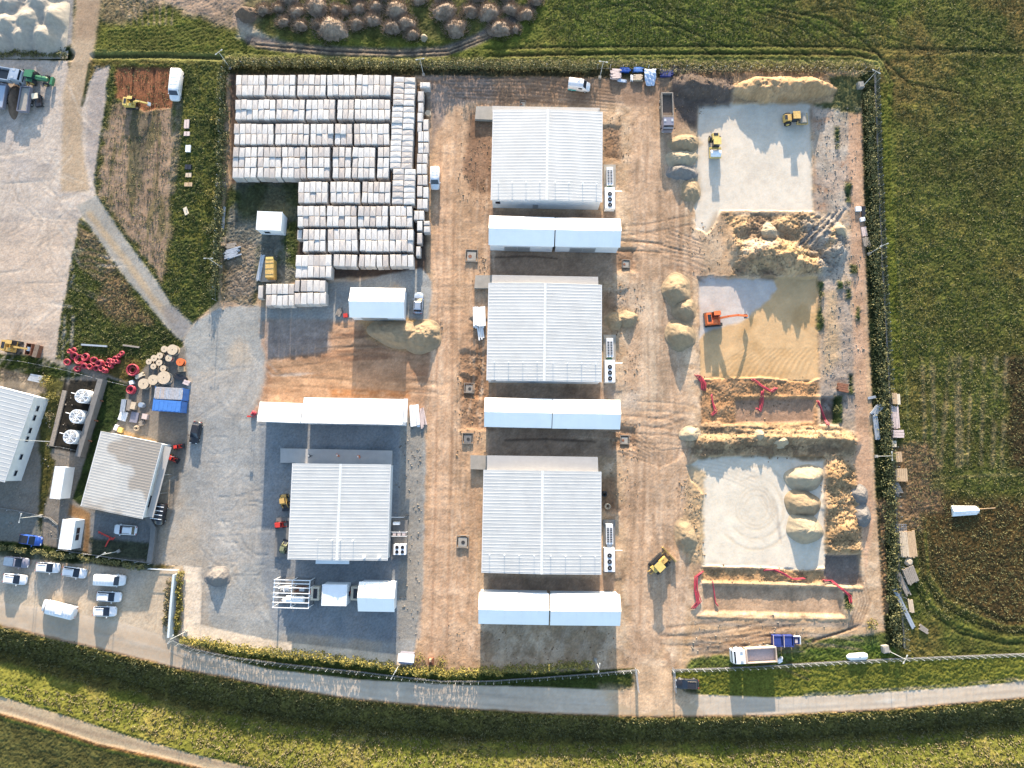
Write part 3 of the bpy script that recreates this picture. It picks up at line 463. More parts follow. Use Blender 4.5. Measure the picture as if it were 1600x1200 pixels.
# ------------------------------------------------------------------ mesh helpers
class MB:
    def __init__(s): s.v = []; s.f = []
    def add(s, vs, fs): n = len(s.v); s.v += [tuple(p) for p in vs]; s.f += [tuple(i+n for i in f) for f in fs]; return s
    def box(s, x, y, z, sx, sy, sz, a=0, tx=1, ty=1):      # centre x,y ; bottom z ; tx,ty taper of the top
        c, q = math.cos(R(a)), math.sin(R(a)); vs = []
        for k, (fx, fy) in ((0, (1, 1)), (1, (tx, ty))):
            for ux, uy in ((-.5, -.5), (.5, -.5), (.5, .5), (-.5, .5)):
                lx, ly = ux*sx*fx, uy*sy*fy; vs.append((x+lx*c-ly*q, y+lx*q+ly*c, z+k*sz))
        return s.add(vs, [(3, 2, 1, 0), (4, 5, 6, 7), (0, 1, 5, 4), (1, 2, 6, 5), (2, 3, 7, 6), (3, 0, 4, 7)])
    def cyl(s, x, y, z, r, h, n=12, ax='z', r2=None):
        r2 = r if r2 is None else r2; vs = []
        for k, rr in ((0, r), (1, r2)):
            for i in range(n):
                t = 2*math.pi*i/n; a, b = rr*math.cos(t), rr*math.sin(t)
                vs.append({'z': (x+a, y+b, z+k*h), 'x': (x+k*h, y+a, z+b), 'y': (x+b, y+k*h, z+a)}[ax])
        return s.add(vs, [tuple(range(n))[::-1], tuple(range(n, 2*n))]+[(i, (i+1) % n, n+(i+1) % n, n+i) for i in range(n)])
    def tube(s, pts, r, n=6):
        pts = [Vector(p) for p in pts]; base = len(s.v)
        for i, p in enumerate(pts):
            d = (pts[min(i+1, len(pts)-1)]-pts[max(i-1, 0)]).normalized(); u = d.cross(Vector((0, 0, 1)))
            if u.length < .01: u = Vector((1, 0, 0))
            u.normalize(); w = d.cross(u)
            for k in range(n): t = 2*math.pi*k/n; s.v.append(tuple(p+(u*math.cos(t)+w*math.sin(t))*r))
        for i in range(len(pts)-1):
            for k in range(n): a = base+i*n+k; b = base+i*n+(k+1) % n; s.f.append((a, b, b+n, a+n))
        s.f.append(tuple(base+k for k in range(n))[::-1]); s.f.append(tuple(base+(len(pts)-1)*n+k for k in range(n))); return s
    def torus(s, x, y, z, RR, r, n=18, m=6, ax='z'):
        vs = []; fs = []
        for i in range(n):
            t = 2*math.pi*i/n
            for k in range(m):
                p = 2*math.pi*k/m; q = RR+r*math.cos(p); a, b, c = q*math.cos(t), q*math.sin(t), r*math.sin(p)
                vs.append((x+a, y+b, z+c) if ax == 'z' else (x+a, y+c, z+b))
                fs.append((i*m+k, ((i+1) % n)*m+k, ((i+1) % n)*m+(k+1) % m, i*m+(k+1) % m))
        return s.add(vs, fs)
    def loft(s, secs):      # each section: x, [(y,z)...] half outline from bottom centre round to top centre, mirrored
        base = len(s.v); m = None
        for x, pr in secs:
            ring = [(x, y, z) for y, z in pr]+[(x, -y, z) for y, z in reversed(pr)]
            m = len(ring); s.v += ring
        for i in range(len(secs)-1):
            for k in range(m): a = base+i*m+k; b = base+i*m+(k+1) % m; s.f.append((a, b, b+m, a+m))
        s.f.append(tuple(base+k for k in range(m))[::-1]); s.f.append(tuple(base+(len(secs)-1)*m+k for k in range(m))); return s
    def mesh(s, name, m):
        me = bpy.data.meshes.new(name); me.from_pydata(s.v, [], s.f); me.materials.append(m); me.update(); return me
    def build(s, name, m, parent=None, smooth=False):
        me = s.mesh(name, m)
        if smooth: me.polygons.foreach_set('use_smooth', [True]*len(me.polygons))
        o = bpy.data.objects.new(name, me); COL.objects.link(o); o.parent = parent; return o
LAB = {}
def tag(o, label, cat, group=None, kind=None):
    o['label'] = label; o['category'] = cat
    if group: o['group'] = group
    o['kind'] = kind or 'thing'
    LAB.setdefault(label, []).append(o.name); return o
def thing(name, label, cat, px=None, py=None, ang=0, group=None, zc=0, z=None, xy=None):
    x, y = xy if xy else G(px, py, zc)
    if z is None: z = gz(x, y)
    o = bpy.data.objects.new(name, None); COL.objects.link(o); o.location = (x, y, z); o.rotation_euler = (0, 0, R(ang)); o.empty_display_size = .3
    return tag(o, label, cat, group)
def children(o): return [c for c in bpy.data.objects if c.parent == o]
def dup(root, label, px=None, py=None, ang=0, zc=0, z=None, xy=None, group=None, sc=1, kids=None):
    x, y = xy if xy else G(px, py, zc)
    def cp(o, par):
        c = o.copy(); COL.objects.link(c); c.parent = par
        for ch in (kids(o) if kids else children(o)): cp(ch, c)
        return c
    r = cp(root, None); r.location = (x, y, gz(x, y) if z is None else z); r.rotation_euler = (0, 0, R(ang)); r.scale = (sc, sc, sc)
    r['label'] = label; LAB.setdefault(label, []).append(r.name)
    if group: r['group'] = group
    return r
def fit(quad, z):        # tl,tr,br,bl picture corners at height z -> centre, angle, width, depth
    p = [Vector(G(u, v, z)) for u, v in quad]; e = (p[1]-p[0])+(p[2]-p[3]); n = (p[0]-p[3])+(p[1]-p[2])
    c = sum(p, Vector((0, 0)))/4; a = math.degrees(math.atan2(e.y, e.x)); return c, a, e.length/2, n.length/2
def boxprism(s, poly, z0, z1):
    n = len(poly); s.add([(x, y, z0) for x, y in poly]+[(x, y, z1) for x, y in poly], [tuple(range(n))[::-1], tuple(range(n, 2*n))]+[(i, (i+1) % n, n+(i+1) % n, n+i) for i in range(n)]); return s
#PART2
# ------------------------------------------------------------------ halls
def ribs(s, x0, x1, y0, y1, zf, step=.6, w=.08, h=.019):
    y = y0+step/2
    while y < y1:
        for a, b in ((x0, 0), (0, x1)):
            za, zb = zf(a), zf(b)
            s.add([(a, y-w, za), (b, y-w, zb), (b, y-w*.4, zb+h), (a, y-w*.4, za+h), (b, y+w*.4, zb+h), (a, y+w*.4, za+h), (b, y+w, zb), (a, y+w, za)], [(0, 1, 2, 3), (3, 2, 4, 5), (5, 4, 6, 7)])
        y += step
def hall(name, label, quad, he, hr, rm='roof', wm='wall', zb=0, step=.6, inset=.15, cap=True, group=None):
    """gabled hall, ridge running north-south"""
    c, a, w, d = fit(quad, he); t = thing(name, label, 'industrial hall', ang=a, xy=(c.x, c.y), z=zb, group=group)
    hw, hd = w/2, d/2; iw, idp = hw-inset, hd-inset
    s = MB(); s.add([(-iw, -idp, -.3), (iw, -idp, -.3), (iw, idp, -.3), (-iw, idp, -.3), (-iw, -idp, he-.12), (iw, -idp, he-.12), (iw, idp, he-.12), (-iw, idp, he-.12), (0, -idp, hr-.12), (0, idp, hr-.12)],
        [(0, 1, 5, 8, 4), (1, 2, 6, 5), (2, 3, 7, 9, 6), (3, 0, 4, 7)]); wl = s.build('wall', M[wm], t)
    s = MB()
    for sg in (-1, 1):
        e = sg*hw; s.add([(0, -hd, hr), (e, -hd, he), (e, hd, he), (0, hd, hr), (0, -hd, hr-.1), (e, -hd, he-.1), (e, hd, he-.1), (0, hd, hr-.1)], [(0, 1, 2, 3), (7, 6, 5, 4), (0, 4, 5, 1), (2, 6, 7, 3), (1, 5, 6, 2)])
    ribs(s, -hw, hw, -hd, hd, lambda x: hr-(hr-he)*abs(x)/hw, step)
    s.build('roof', M[rm], t)
    if cap:
        s = MB(); s.add([(-.22, -hd, hr-.0), (.22, -hd, hr-.0), (0, -hd, hr+.14), (-.22, hd, hr-.0), (.22, hd, hr-.0), (0, hd, hr+.14)], [(0, 1, 2), (1, 4, 5, 2), (0, 2, 5, 3), (5, 4, 3)]); s.build('ridge_cap', M['ridge'], t)
    for sg in (-1, 1): MB().box(sg*(hw+.07), 0, he-.16, .12, 2*hd, .14).build('gutter', M['ridge'], t)
    return t, hw, hd
halls = []
HQ = [((771, 171.5), (940.5, 174.5), (940, 316), (768, 312.5)), ((764.5, 442), (939.5, 445.5), (939, 597), (761, 594.5)), ((757, 734), (939, 737), (938, 898), (753, 895))]
HL = ['northernmost large pale hall with eight roof vents, beside the parked white van and dump truck', 'large pale middle hall of three, white planks on its west side', 'southernmost large pale hall of three, by the yellow bulldozer']
for q, lb in zip(HQ, HL):
    t, hw, hd = hall('warehouse', lb, q, 4.3, 4.9, group='large pale halls in a row'); halls.append((t, hw, hd))
    for k in range(8):
        x = -hw+hw*2*(.065+.125*k+(.01 if k > 3 else -.004)); z = 4.9-.6*abs(x)/hw
        s = MB().cyl(x, -hd+3.3, z-.05, .05, .85, 8).cyl(x, -hd+3.3, z+.75, .12, .12, 10); s.build('vent', M['white'], t)
    s = MB().box(-hw+1.2, -hd+.13, 2.2, .9, .06, 1.1); s.build('window', M['glass'], t)
    MB().box(-2, -hd+.12, .1, 1.0, .08, 2.1).build('door', M['steel'], t)
    for k in (-7, 0, 7): MB().box(k*hw/10.5, hd-.11, .8, 3, .1, 3).build('dock_door', M['steel'], t)
    MB().box(hw-.11, -3, .1, .1, 1, 2.1).build('door', M['steel'], t)
q4 = ((458, 724), (608, 725.6), (606, 876), (450, 874))
t4, w4, d4 = hall('warehouse', 'smaller light grey hall standing alone on the gravel yard, four roof vents', q4, 4.2, 4.8)
for fx in (-.4, -.1, .06, .32):
    x = fx*w4; MB().cyl(x, -d4+3.6, 4.7, .05, .9, 8).cyl(x, -d4+3.6, 5.5, .12, .12, 10).build('vent', M['white'], t4)
for fx in (.55, .85):
    x = fx*w4; MB().cyl(x, -d4+.7, 4.3, .2, .6, 10).cyl(x, -d4+.7, 4.9, .3, .12, 10).build('vent', M['white'], t4)
MB().box(-1, -d4-.35, 3.7, 6, .8, .12).build('canopy', M['white'], t4)
MB().box(-1, -d4+.11, .1, 1.6, .08, 2.3).build('door', M['steel'], t4)
for k in (-4.5, 4.5): MB().box(k, d4-.1, .8, 3, .1, 3).build('dock_door', M['steel'], t4)
# concrete loading docks
def slab(name, label, quad, h, m='conc', cat='concrete slab', group=None, kerb=True):
    p = [G(u, v, h) for u, v in quad]; cx = sum(a for a, b in p)/len(p); cy = sum(b for a, b in p)/len(p)
    t = boxprism(MB(), [(a-cx, b-cy) for a, b in p[::-1]], -.6, h).build(name, M[m]); t.location = (cx, cy, 0)
    return tag(t, label, cat, group)
DG = 'concrete ramps at the northwest corners of the halls'
slab('loading_ramp', 'grey concrete ramp at the northwest corner of the northernmost hall', [(744, 166), (772, 166), (773, 187), (742, 186)], .8, group=DG)
slab('loading_ramp', 'pale concrete ramp at the northwest corner of the middle hall', [(743, 430), (772, 430), (768, 450), (741, 450)], .8, group=DG)
slab('loading_ramp', 'pinkish concrete ramp at the northwest corner of the southernmost hall', [(735, 711), (765, 712), (762, 734), (735, 733)], .8, group=DG)
for q, lb in zip(([(769, 165.5), (937, 168.5), (937, 178), (769, 176)], [(769, 429.5), (934.5, 432.5), (935, 449), (768, 447)], [(761, 711.5), (934, 714), (935, 741), (761, 739)]), ('northernmost', 'middle', 'southernmost')):
    p = [G(u, v, 3.5) for u, v in q]; cx = sum(a for a, b in p)/4; cy = sum(b for a, b in p)/4
    t = thing('dock_canopy', 'flat pale canopy along the north side of the '+lb+' hall', 'canopy', xy=(cx, cy), z=0, group='flat canopies north of the halls')
    boxprism(MB(), [(a-cx, b-cy) for a, b in p[::-1]], 3.35, 3.5).build('roof', M['canopy'], t)
    for k in range(5):
        for (a, b) in [(p[0][0]+(p[1][0]-p[0][0])*(.02+.24*k), p[0][1]+(p[1][1]-p[0][1])*(.02+.24*k)-.2)]: MB().cyl(a-cx, b-cy, -.2, .09, 3.6, 8).build('post', M['steel'], t)
slab('loading_dock', 'long concrete dock with three workers north of the lone grey hall', [(438, 700.5), (612.5, 704), (612, 727), (463, 726), (462, 723), (438, 723)], .9, 'canopy', group=DG)
slab('concrete_slab', 'concrete side slab carrying the red and the olive machine', [(432, 809), (456, 809), (453, 871), (428, 870)], .5, 'concd')
# twin white membrane halls
def tent(name, label, quad, he, hr, group=None, wall='white', seg=0):
    c, a, w, d = fit(quad, he); t = thing(name, label, 'membrane hall', ang=a, xy=(c.x, c.y), z=0, group=group); hw, hd = w/2, d/2; i = .2
    MB().add([(-hw+i, -hd+i, -.2), (hw-i, -hd+i, -.2), (hw-i, hd-i, -.2), (-hw+i, hd-i, -.2), (-hw+i, -hd+i, he-.1), (hw-i, -hd+i, he-.1), (hw-i, hd-i, he-.1), (-hw+i, hd-i, he-.1), (-hw+i, 0, hr-.12), (hw-i, 0, hr-.12)],
        [(0, 1, 5, 4), (1, 2, 6, 9, 5), (2, 3, 7, 6), (3, 0, 4, 8, 7)]).build('wall', M[wall], t)
    s = MB(); s.add([(-hw, -hd, he), (hw, -hd, he), (hw, 0, hr), (-hw, 0, hr), (hw, hd, he), (-hw, hd, he), (-hw, -hd, he-.1), (hw, -hd, he-.1), (hw, 0, hr-.1), (-hw, 0, hr-.1), (hw, hd, he-.1), (-hw, hd, he-.1)],
        [(0, 1, 2, 3), (3, 2, 4, 5), (6, 9, 8, 7), (9, 11, 10, 8), (0, 6, 7, 1), (5, 4, 10, 11), (1, 7, 8, 2), (2, 8, 10, 4), (0, 3, 9, 6), (3, 5, 11, 9)]); s.build('roof', M['tent'], t)
    s = MB()
    for k in range(int(w/1.5)+1):
        x = min(-hw+.1+k*1.5, hw-.1); s.tube([(x, -hd+.05, he+.015), (x, 0, hr+.02), (x, hd-.05, he+.015)], .018, 5)
    s.build('seam', M['tent'], t)
    for sg in (-1, 1): MB().box(sg*hw*.0+(.5 if sg > 0 else -2), -hd+i-.05, .05, 2.4, .07, 2.6).build('door', M['steel'], t)
    return t
TG = 'white gabled tents in pairs south of the halls'
TQ = [((764, 336.5), (866, 340), (866, 385), (764, 383)), ((867.5, 340), (969.5, 342), (969, 386.5), (867.5, 385)),
      ((757, 621), (862, 623.5), (862, 669), (757, 667)), ((863, 623.5), (969, 625), (968.5, 671), (863, 669.5)),
      ((748, 925), (857.5, 927.5), (857.5, 976.5), (748, 975)), ((859.5, 927.5), (969, 928.5), (968.5, 978), (859.5, 977))]
for i, q in enumerate(TQ):
    tent('storage_tent', ('western' if i % 2 == 0 else 'eastern')+' white gabled tent of the '+('northern', 'middle', 'southern')[i//2]+' pair', q, 3.9, 5.2, TG)
tent('storage_tent', 'lone white gabled tent between the crates and the sand heap', ((548, 449), (633, 450.5), (632, 497), (546, 496)), 3.2, 4.4)
# ---- long white halls, boxes
def boxhouse(name, label, cat, quad, he, dz=.0, m='white', rm=None, wins=(), group=None, ribsx=0, zb=0, rim=True):
    """flat or single-pitch box; dz raises the south edge of the roof"""
    c, a, w, d = fit(quad, he); t = thing(name, label, cat, ang=a, xy=(c.x, c.y), z=zb, group=group); hw, hd = w/2, d/2
    i = .06; MB().add([(-hw+i, -hd+i, -.2), (hw-i, -hd+i, -.2), (hw-i, hd-i, -.2), (-hw+i, hd-i, -.2), (-hw+i, -hd+i, he+dz-.08), (hw-i, -hd+i, he+dz-.08), (hw-i, hd-i, he-.08), (-hw+i, hd-i, he-.08)],
        [(0, 1, 5, 4), (1, 2, 6, 5), (2, 3, 7, 6), (3, 0, 4, 7)]).build('wall', M[m], t)
    s = MB().add([(-hw, -hd, he+dz), (hw, -hd, he+dz), (hw, hd, he), (-hw, hd, he), (-hw, -hd, he+dz-.1), (hw, -hd, he+dz-.1), (hw, hd, he-.1), (-hw, hd, he-.1)], [(0, 1, 2, 3), (7, 6, 5, 4), (0, 4, 5, 1), (1, 5, 6, 2), (2, 6, 7, 3), (3, 7, 4, 0)])
    if ribsx:
        k = -hw+ribsx/2
        while k < hw: s.add([(k-.05, -hd, he+dz), (k, -hd, he+dz+.05), (k+.05, -hd, he+dz), (k-.05, hd, he), (k, hd, he+.05), (k+.05, hd, he)], [(0, 1, 4, 3), (1, 2, 5, 4)]); k += ribsx
    s.build('roof', M[rm or m], t)
    if rim:
        s = MB()
        for sg in (-1, 1): s.add([(sg*(hw-.06)-.05, -hd, he+dz), (sg*(hw-.06)+.05, -hd, he+dz), (sg*(hw-.06)+.05, hd, he), (sg*(hw-.06)-.05, hd, he), (sg*(hw-.06)-.05, -hd, he+dz+.07), (sg*(hw-.06)+.05, -hd, he+dz+.07), (sg*(hw-.06)+.05, hd, he+.07), (sg*(hw-.06)-.05, hd, he+.07)], [(4, 5, 6, 7), (0, 1, 5, 4), (1, 2, 6, 5), (2, 3, 7, 6), (3, 0, 4, 7)])
        s.build('roof_edge', M[m], t)
    for (side, pos, z, ww, hh) in wins:
        f = MB(); g_ = MB()
        if side == 'e': f.box(hw-.03, pos*hd, z-.06, .08, ww+.12, hh+.12); g_.box(hw+.0, pos*hd, z, .06, ww, hh)
        else: f.box(pos*hw, -hd+.03, z-.06, ww+.12, .08, hh+.12); g_.box(pos*hw, -hd, z, ww, .06, hh)
        fo = f.build('window', M['steel'], t); g_.build('pane', M['glass'], fo)
    return t, hw, hd
tl, hwl, hdl = boxhouse('long_hall', 'long bright white single pitch hall north of the lone grey hall', 'hall', ((478, 621), (631, 624), (629.5, 663.5), (470, 661)), 4.6, .9, 'white', 'tent')
MB().box(hwl+.35, .3, 4.3, .7, 8.6*.5, .12).build('canopy', M['white'], tl)
for k in (-.6, 0, .6): MB().box(k*hwl, -hdl-.01, 0, 3, .08, 3).build('door', M['steel'], tl)
tl2, hw2, hd2 = boxhouse('annex', 'low white annex at the west end of the long bright hall', 'annex', ((406, 628), (474, 630), (470, 661), (404, 658)), 3.9, .7, 'white', 'tent')
boxhouse('site_cabin', 'small white cabin alone on the grass beside the crates', 'cabin', ((401, 330), (440.5, 331), (440, 360.5), (401, 358.5)), 3.0, 0, 'white', 'white', [('s', -.3, 1.1, 1, .9)])
boxhouse('equipment_cabin', 'flat white equipment cabin between the steel frame and the gabled cabin', 'cabin', ((503, 913), (542.5, 914), (541.5, 947), (502.5, 946.5)), 3.2, 0, 'white', 'white', [('e', 0, 1, .8, .9)])
tc = tent('equipment_cabin', 'bigger gabled white cabin at the east end of the equipment row', ((561, 909), (617.5, 909.5), (617, 956.5), (559.5, 955)), 3.2, 4.3)
# left compound
boxhouse('white_cabin', 'narrow white cabin with rounded edge, between big west hall and corrugated shed', 'cabin', ((89, 729), (105, 730), (92, 780), (75, 778)), 2.8, 0, 'white', 'white', ribsx=.9)
boxhouse('white_cabin', 'white cabin with two dark side windows above the car park', 'cabin', ((101, 811.5), (120, 813), (110, 859), (88, 857)), 2.8, 0, 'white', 'white', [('e', -.2, 1.2, 1.0, .9), ('e', .25, 1.2, 1.0, .9)])
t5, w5, d5 = hall('west_hall', 'big white hall with six small windows, cut by the left picture edge', ((-72, 586), (50, 618), (8, 754), (-112, 722)), 4.6, 5.6, step=.75)
for k, f in enumerate((.72, .5, .2, 0, -.42, -.8)):
    fo = MB().box(w5-.12, f*d5, 1.9, .1, 1.1, .75).build('window', M['steel'], t5); MB().box(w5-.05, f*d5, 2.0, .06, .95, .55).build('pane', M['glass'], fo)
t6, w6, d6 = hall('corrugated_shed', 'grey brown corrugated shed with a stained roof beside the red coils', ((159, 674), (251, 693), (223, 811), (126, 791)), 4.0, 4.3, rm='oldroof', step=.5, cap=False)
MB().box(w6+.75, 0, 2.7, 1.2, 2*d6-.8, .1).build('awning', M['canopy'], t6)
for k in (-.8, -.3, .2, .7): MB().cyl(w6+1.25, k*d6, 0, .05, 2.7, 8).build('awning_post', M['steel'], t6)
fo = MB().box(w6-.12, -.55*d6, 1, .1, 2.2, 2).build('window', M['steel'], t6); MB().box(w6-.05, -.55*d6, 1.1, .06, 2, 1.8).build('pane', M['glass'], fo)
def ribbed_box(name, label, cat, quad, he, m, rm, group=None, step=.3):
    c, a, w, d = fit(quad, he); t = thing(name, label, cat, ang=a, xy=(c.x, c.y), z=0, group=group); hw, hd = w/2, d/2
    s = MB().box(0, 0, 0, w-.1, d-.1, he-.06); k = -hw+.2
    while k < hw-.2: s.box(k, hd-.05, .15, step*.5, .06, he-.35); s.box(k, -hd+.05, .15, step*.5, .06, he-.35); k += step
    k = -hd+.2
    while k < hd-.2: s.box(hw-.05, k, .15, .06, step*.5, he-.35); k += step
    s.build('wall', M[m], t); s = MB().box(0, 0, he-.06, w-.04, d-.04, .06); k = -hw+.2
    while k < hw-.15: s.box(k, 0, he, step*.45, d-.3, .035); k += step
    s.build('roof', M[rm], t); s = MB()
    for sx in (-1, 1):
        for sy in (-1, 1): s.box(sx*(hw-.08), sy*(hd-.08), 0, .17, .17, he+.03)
    s.build('corner_post', M[m], t)
    for sy in (-1, 1): MB().box(hw+.0, sy*hd*.45, .15, .05, hd*.8, he-.4).build('door', M[m], t)
    return t
SG = 'blue shipping containers side by side'
ribbed_box('shipping_container', 'faded blue container with rust streaked ribbed roof', 'shipping container', ((242.5, 604), (286.5, 606.5), (284.5, 625.5), (240, 623)), 2.6, 'blue', 'bluep', SG)
ribbed_box('shipping_container', 'bright blue smooth topped container beside its rusty faded neighbour', 'shipping container', ((240, 624), (283.5, 626.5), (281.5, 644.5), (237, 641)), 2.6, 'blue', 'blue', SG, .8)
# ---- steel frame with tanks (west end of the equipment row)
c, a, w, d = fit(((426, 906), (484, 907), (483, 951), (427, 949)), 3.2)
t = thing('equipment_rack', 'open white steel pipe frame with tanks inside, west end of equipment row', 'steel frame', ang=a, xy=(c.x, c.y), z=0)
s = MB()
for f in (-1, -.62, -.25, .05, .45, .75, 1): s.box(0, f*d/2, 3.1, w, .12, .12)
s.build('beam', M['white'], t)
for f in (-1, 0, 1): MB().box(f*w/2*.97, 0, 2.95, .12, d, .12).build('beam', M['white'], t)
for sx in (-1, 0, 1):
    for sy in (-1, -.2, .45, 1): MB().box(sx*w/2*.97, sy*d/2*.98, 0, .12, .12, 3).build('post', M['white'], t)
MB().box(0, 0, 0, w-.2, d-.3, .25).build('base', M['concd'], t)
tk = thing('tank', 'white horizontal tank inside the open steel frame', 'tank', 462, 936, a, zc=1); tk.location.z = .25
MB().cyl(-1.6, 0, .95, .62, 3.2, 16, 'x').build('shell', M['white'], tk)
for k in (-1, 1): MB().box(k, 0, 0, .2, 1, .45).build('saddle', M['steel'], tk)
tk = thing('pump', 'small pale pump box left of the white tank in the steel frame', 'pump', 446, 938, a, zc=.8); tk.location.z = .25
MB().box(0, 0, 0, 1.1, .8, .8, 0, .8, .8).cyl(.2, 0, .8, .15, .4).build('housing', M['white'], tk); MB().cyl(-.8, 0, .4, .12, 1.6, 8, 'x').build('pipe', M['steel'], tk)
for (x, y, lb) in ((446, 919, 'jumbled valves and pipes in the northern bay of the steel frame'), (470, 921, 'rusty brown pipework beside the valves inside the steel frame')):
    tk = thing('pipework', lb, 'pipework', x, y, a, zc=.8); tk.location.z = .25; s = MB()
    for k in range(7): s.tube([(random.uniform(-1.3, 1.3), random.uniform(-.7, .7), random.uniform(.2, 1)) for _ in range(3)], .07, 6)
    s.build('pipe', M['rust' if x > 450 else 'white'], tk); MB().box(.3, 0, 0, .9, .5, 1).build('valve_box', M['steel'], tk)
for (x, y, lb) in ((492.5, 927, 'cream generator between the steel frame and the flat white cabin'), (555, 927, 'cream generator between the two white cabins')):
    tk = thing('generator', lb, 'generator', x, y, a, zc=1.0, group='cream generators in the equipment row')
    MB().box(0, 0, 0, 1.5, 2.4, 1.3).build('housing', M['cream'], tk); MB().box(.1, 0, 1.3, .7, 1.7, .1).build('grille', M['black'], tk); MB().box(-1.0, .1, .3, .35, .6, .6).build('valve', M['redb'], tk)
# ---- cooling fans, retaining wall
fan = None
for (x, y, lb) in ((128, 619, 'white round cooling fan, nearest the red coils'), (119.5, 650.5, 'white round cooling fan, middle of the three'), (110, 682.5, 'white round cooling fan, nearest the white cabin')):
    if fan is None:
        fan = t = thing('cooling_fan', lb, 'cooling fan', x, y, -15, 'round cooling fans in the walled pit', zc=2.2)
        s = MB(); n = 24
        for i in range(n):
            t0, t1 = 2*math.pi*i/n, 2*math.pi*(i+1)/n; vs = []
            for tt in (t0, t1):
                for r, z in ((1.28, 0), (1.3, 2.3), (1.12, 2.3), (1.08, 1.2)): vs.append((r*math.cos(tt), r*math.sin(tt), z))
            s.add(vs, [(0, 4, 5, 1), (1, 5, 6, 2), (2, 6, 7, 3)])
        s.build('casing', M['white'], t)
        MB().cyl(0, 0, 1.1, 1.08, .05, 24).build('fan_deck', M['concd'], t)
        s = MB()
        for k in range(6):
            a_ = k*60; s.box(.6*math.cos(R(a_)), .6*math.sin(R(a_)), 1.5, .85, .28, .04, a_)
        f_ = s.build('fan', M['steel'], t); MB().cyl(0, 0, 1.4, .22, .3, 12).build('hub', M['steel'], f_)
        s = MB()
        for k in range(4): s.box(0, 0, 2.31, 2.5, .09, .06, k*45+10)
        s.torus(0, 0, 2.33, .7, .04, 20, 4).torus(0, 0, 2.33, .95, .03, 20, 4).torus(0, 0, 2.33, .4, .04, 20, 4).build('guard', M['white'], t)
        MB().cyl(1.2, 0, .5, .14, 1.9, 8, 'x').build('pipe', M['rust'], t); MB().cyl(-3.2, 0, .6, .08, 2.0, 8, 'x').build('pipe', M['white'], t)
    else: dup(fan, lb, x, y, -15, zc=2.2)
def wall_line(name, label, pts, h, w, m, cat='wall'):
    p = [Vector(G(*q)) for q in pts]; s = MB()
    for q_, (a_, b_) in enumerate(zip(p[:-1], p[1:])):
        mid = (a_+b_)/2; dd = b_-a_; s.box(mid.x-p[0].x, mid.y-p[0].y, -.3-.01*q_, dd.length+w*.55, w+.012*q_, h+.3+.016*q_, math.degrees(math.atan2(dd.y, dd.x)))
    o = s.build(name, M[m]); o.location = (p[0].x, p[0].y, gz(p[0].x, p[0].y)); return tag(o, label, cat)
wall_line('retaining_wall', 'thick grey concrete wall east of the three cooling fans', [(164, 596), (130, 711)], 1.6, 1.0, 'concd')
wall_line('pallet_rack', 'low brown slatted walkway west of the cooling fans', [(102, 612), (82, 695)], .35, .8, 'woodg', 'walkway')
wall_line('edge_wall', 'pale curved kerb wall around the east corner of the shed yard', [(233, 807), (242, 825), (240, 850), (236, 877)], .7, .9, 'concd', 'kerb wall')
wall_line('screen_wall', 'pale blue white screen wall beside the car park entrance', [(278, 897), (274, 940), (270, 992)], 1.7, .38, 'screen')
# ---- fences
def fence(name, label, pts, h, step=2.5, r=.016, plinth=True, rails=(0.3,), post='lamp', mesh=True, sc=1):
    p = [Vector(G(*q)) for q in pts]; o0 = p[0]; z0 = gz(o0.x, o0.y); t = thing(name, label, 'fence', xy=(o0.x, o0.y), z=z0)
    L_ = [0]
    for a_, b_ in zip(p[:-1], p[1:]): L_.append(L_[-1]+(b_-a_).length)
    n = min(98, int(L_[-1]/step)); me = MB().box(0, 0, -.4, .06, .06, h+.4).box(0, 0, h, .1, .1, .05).mesh('post', M[post]); rls = [[] for _ in rails]; pl = MB(); wm = MB(); prev = None
    for i in range(n+1):
        d_ = L_[-1]*i/n; k = max(j for j in range(len(L_)-1) if L_[j] <= d_+1e-6); q = p[k].lerp(p[k+1], (d_-L_[k])/max(L_[k+1]-L_[k], 1e-6))
        z = max(gz(q.x, q.y), -.3)-z0; o = bpy.data.objects.new('post', me); COL.objects.link(o); o.parent = t; o.location = (q.x-o0.x, q.y-o0.y, z)
        cur = (q.x-o0.x, q.y-o0.y, z)
        if prev:
            ang = math.degrees(math.atan2(cur[1]-prev[1], cur[0]-prev[0])); ln = math.hypot(cur[0]-prev[0], cur[1]-prev[1]); mx, my, mz = [(a_+b_)/2 for a_, b_ in zip(prev, cur)]
            for q_, rr in enumerate(rails): rls[q_].append((prev, cur))
            if plinth: pl.box(mx, my, mz-.3, ln+.02, .16, .5, ang)
            if mesh:
                for j in range(1, int(ln/.25)): wm.box(prev[0]+(cur[0]-prev[0])*j/int(ln/.25), prev[1]+(cur[1]-prev[1])*j/int(ln/.25), mz+.1, .02, .02, h-.15)
        prev = cur
    for q_, rr in enumerate(rails):
        MB().tube([(a_[0], a_[1], a_[2]+h*rr) for a_, b_ in rls[q_]]+[(rls[q_][-1][1][0], rls[q_][-1][1][1], rls[q_][-1][1][2]+h*rr)], r, 4).build('rail', M['mesh'], t)
    if plinth: pl.build('plinth', M['concd'], t)
    if mesh: wm.build('wire_mesh', M['mesh'], t)
    return t
fence('boundary_fence', 'long curved south fence with white posts from screen wall to gateway', [(272, 1000), (300, 1013), (360, 1026), (440, 1037), (520, 1045), (600, 1054), (690, 1064), (760, 1064), (850, 1058), (930, 1052), (996, 1046)], 1.9, 1.35)
fence('boundary_fence', 'south fence east of the gateway, behind the white tipper truck', [(1050, 1046), (1120, 1044), (1200, 1040), (1300, 1034), (1400, 1029), (1500, 1025), (1680, 1018)], 1.9, 1.35)
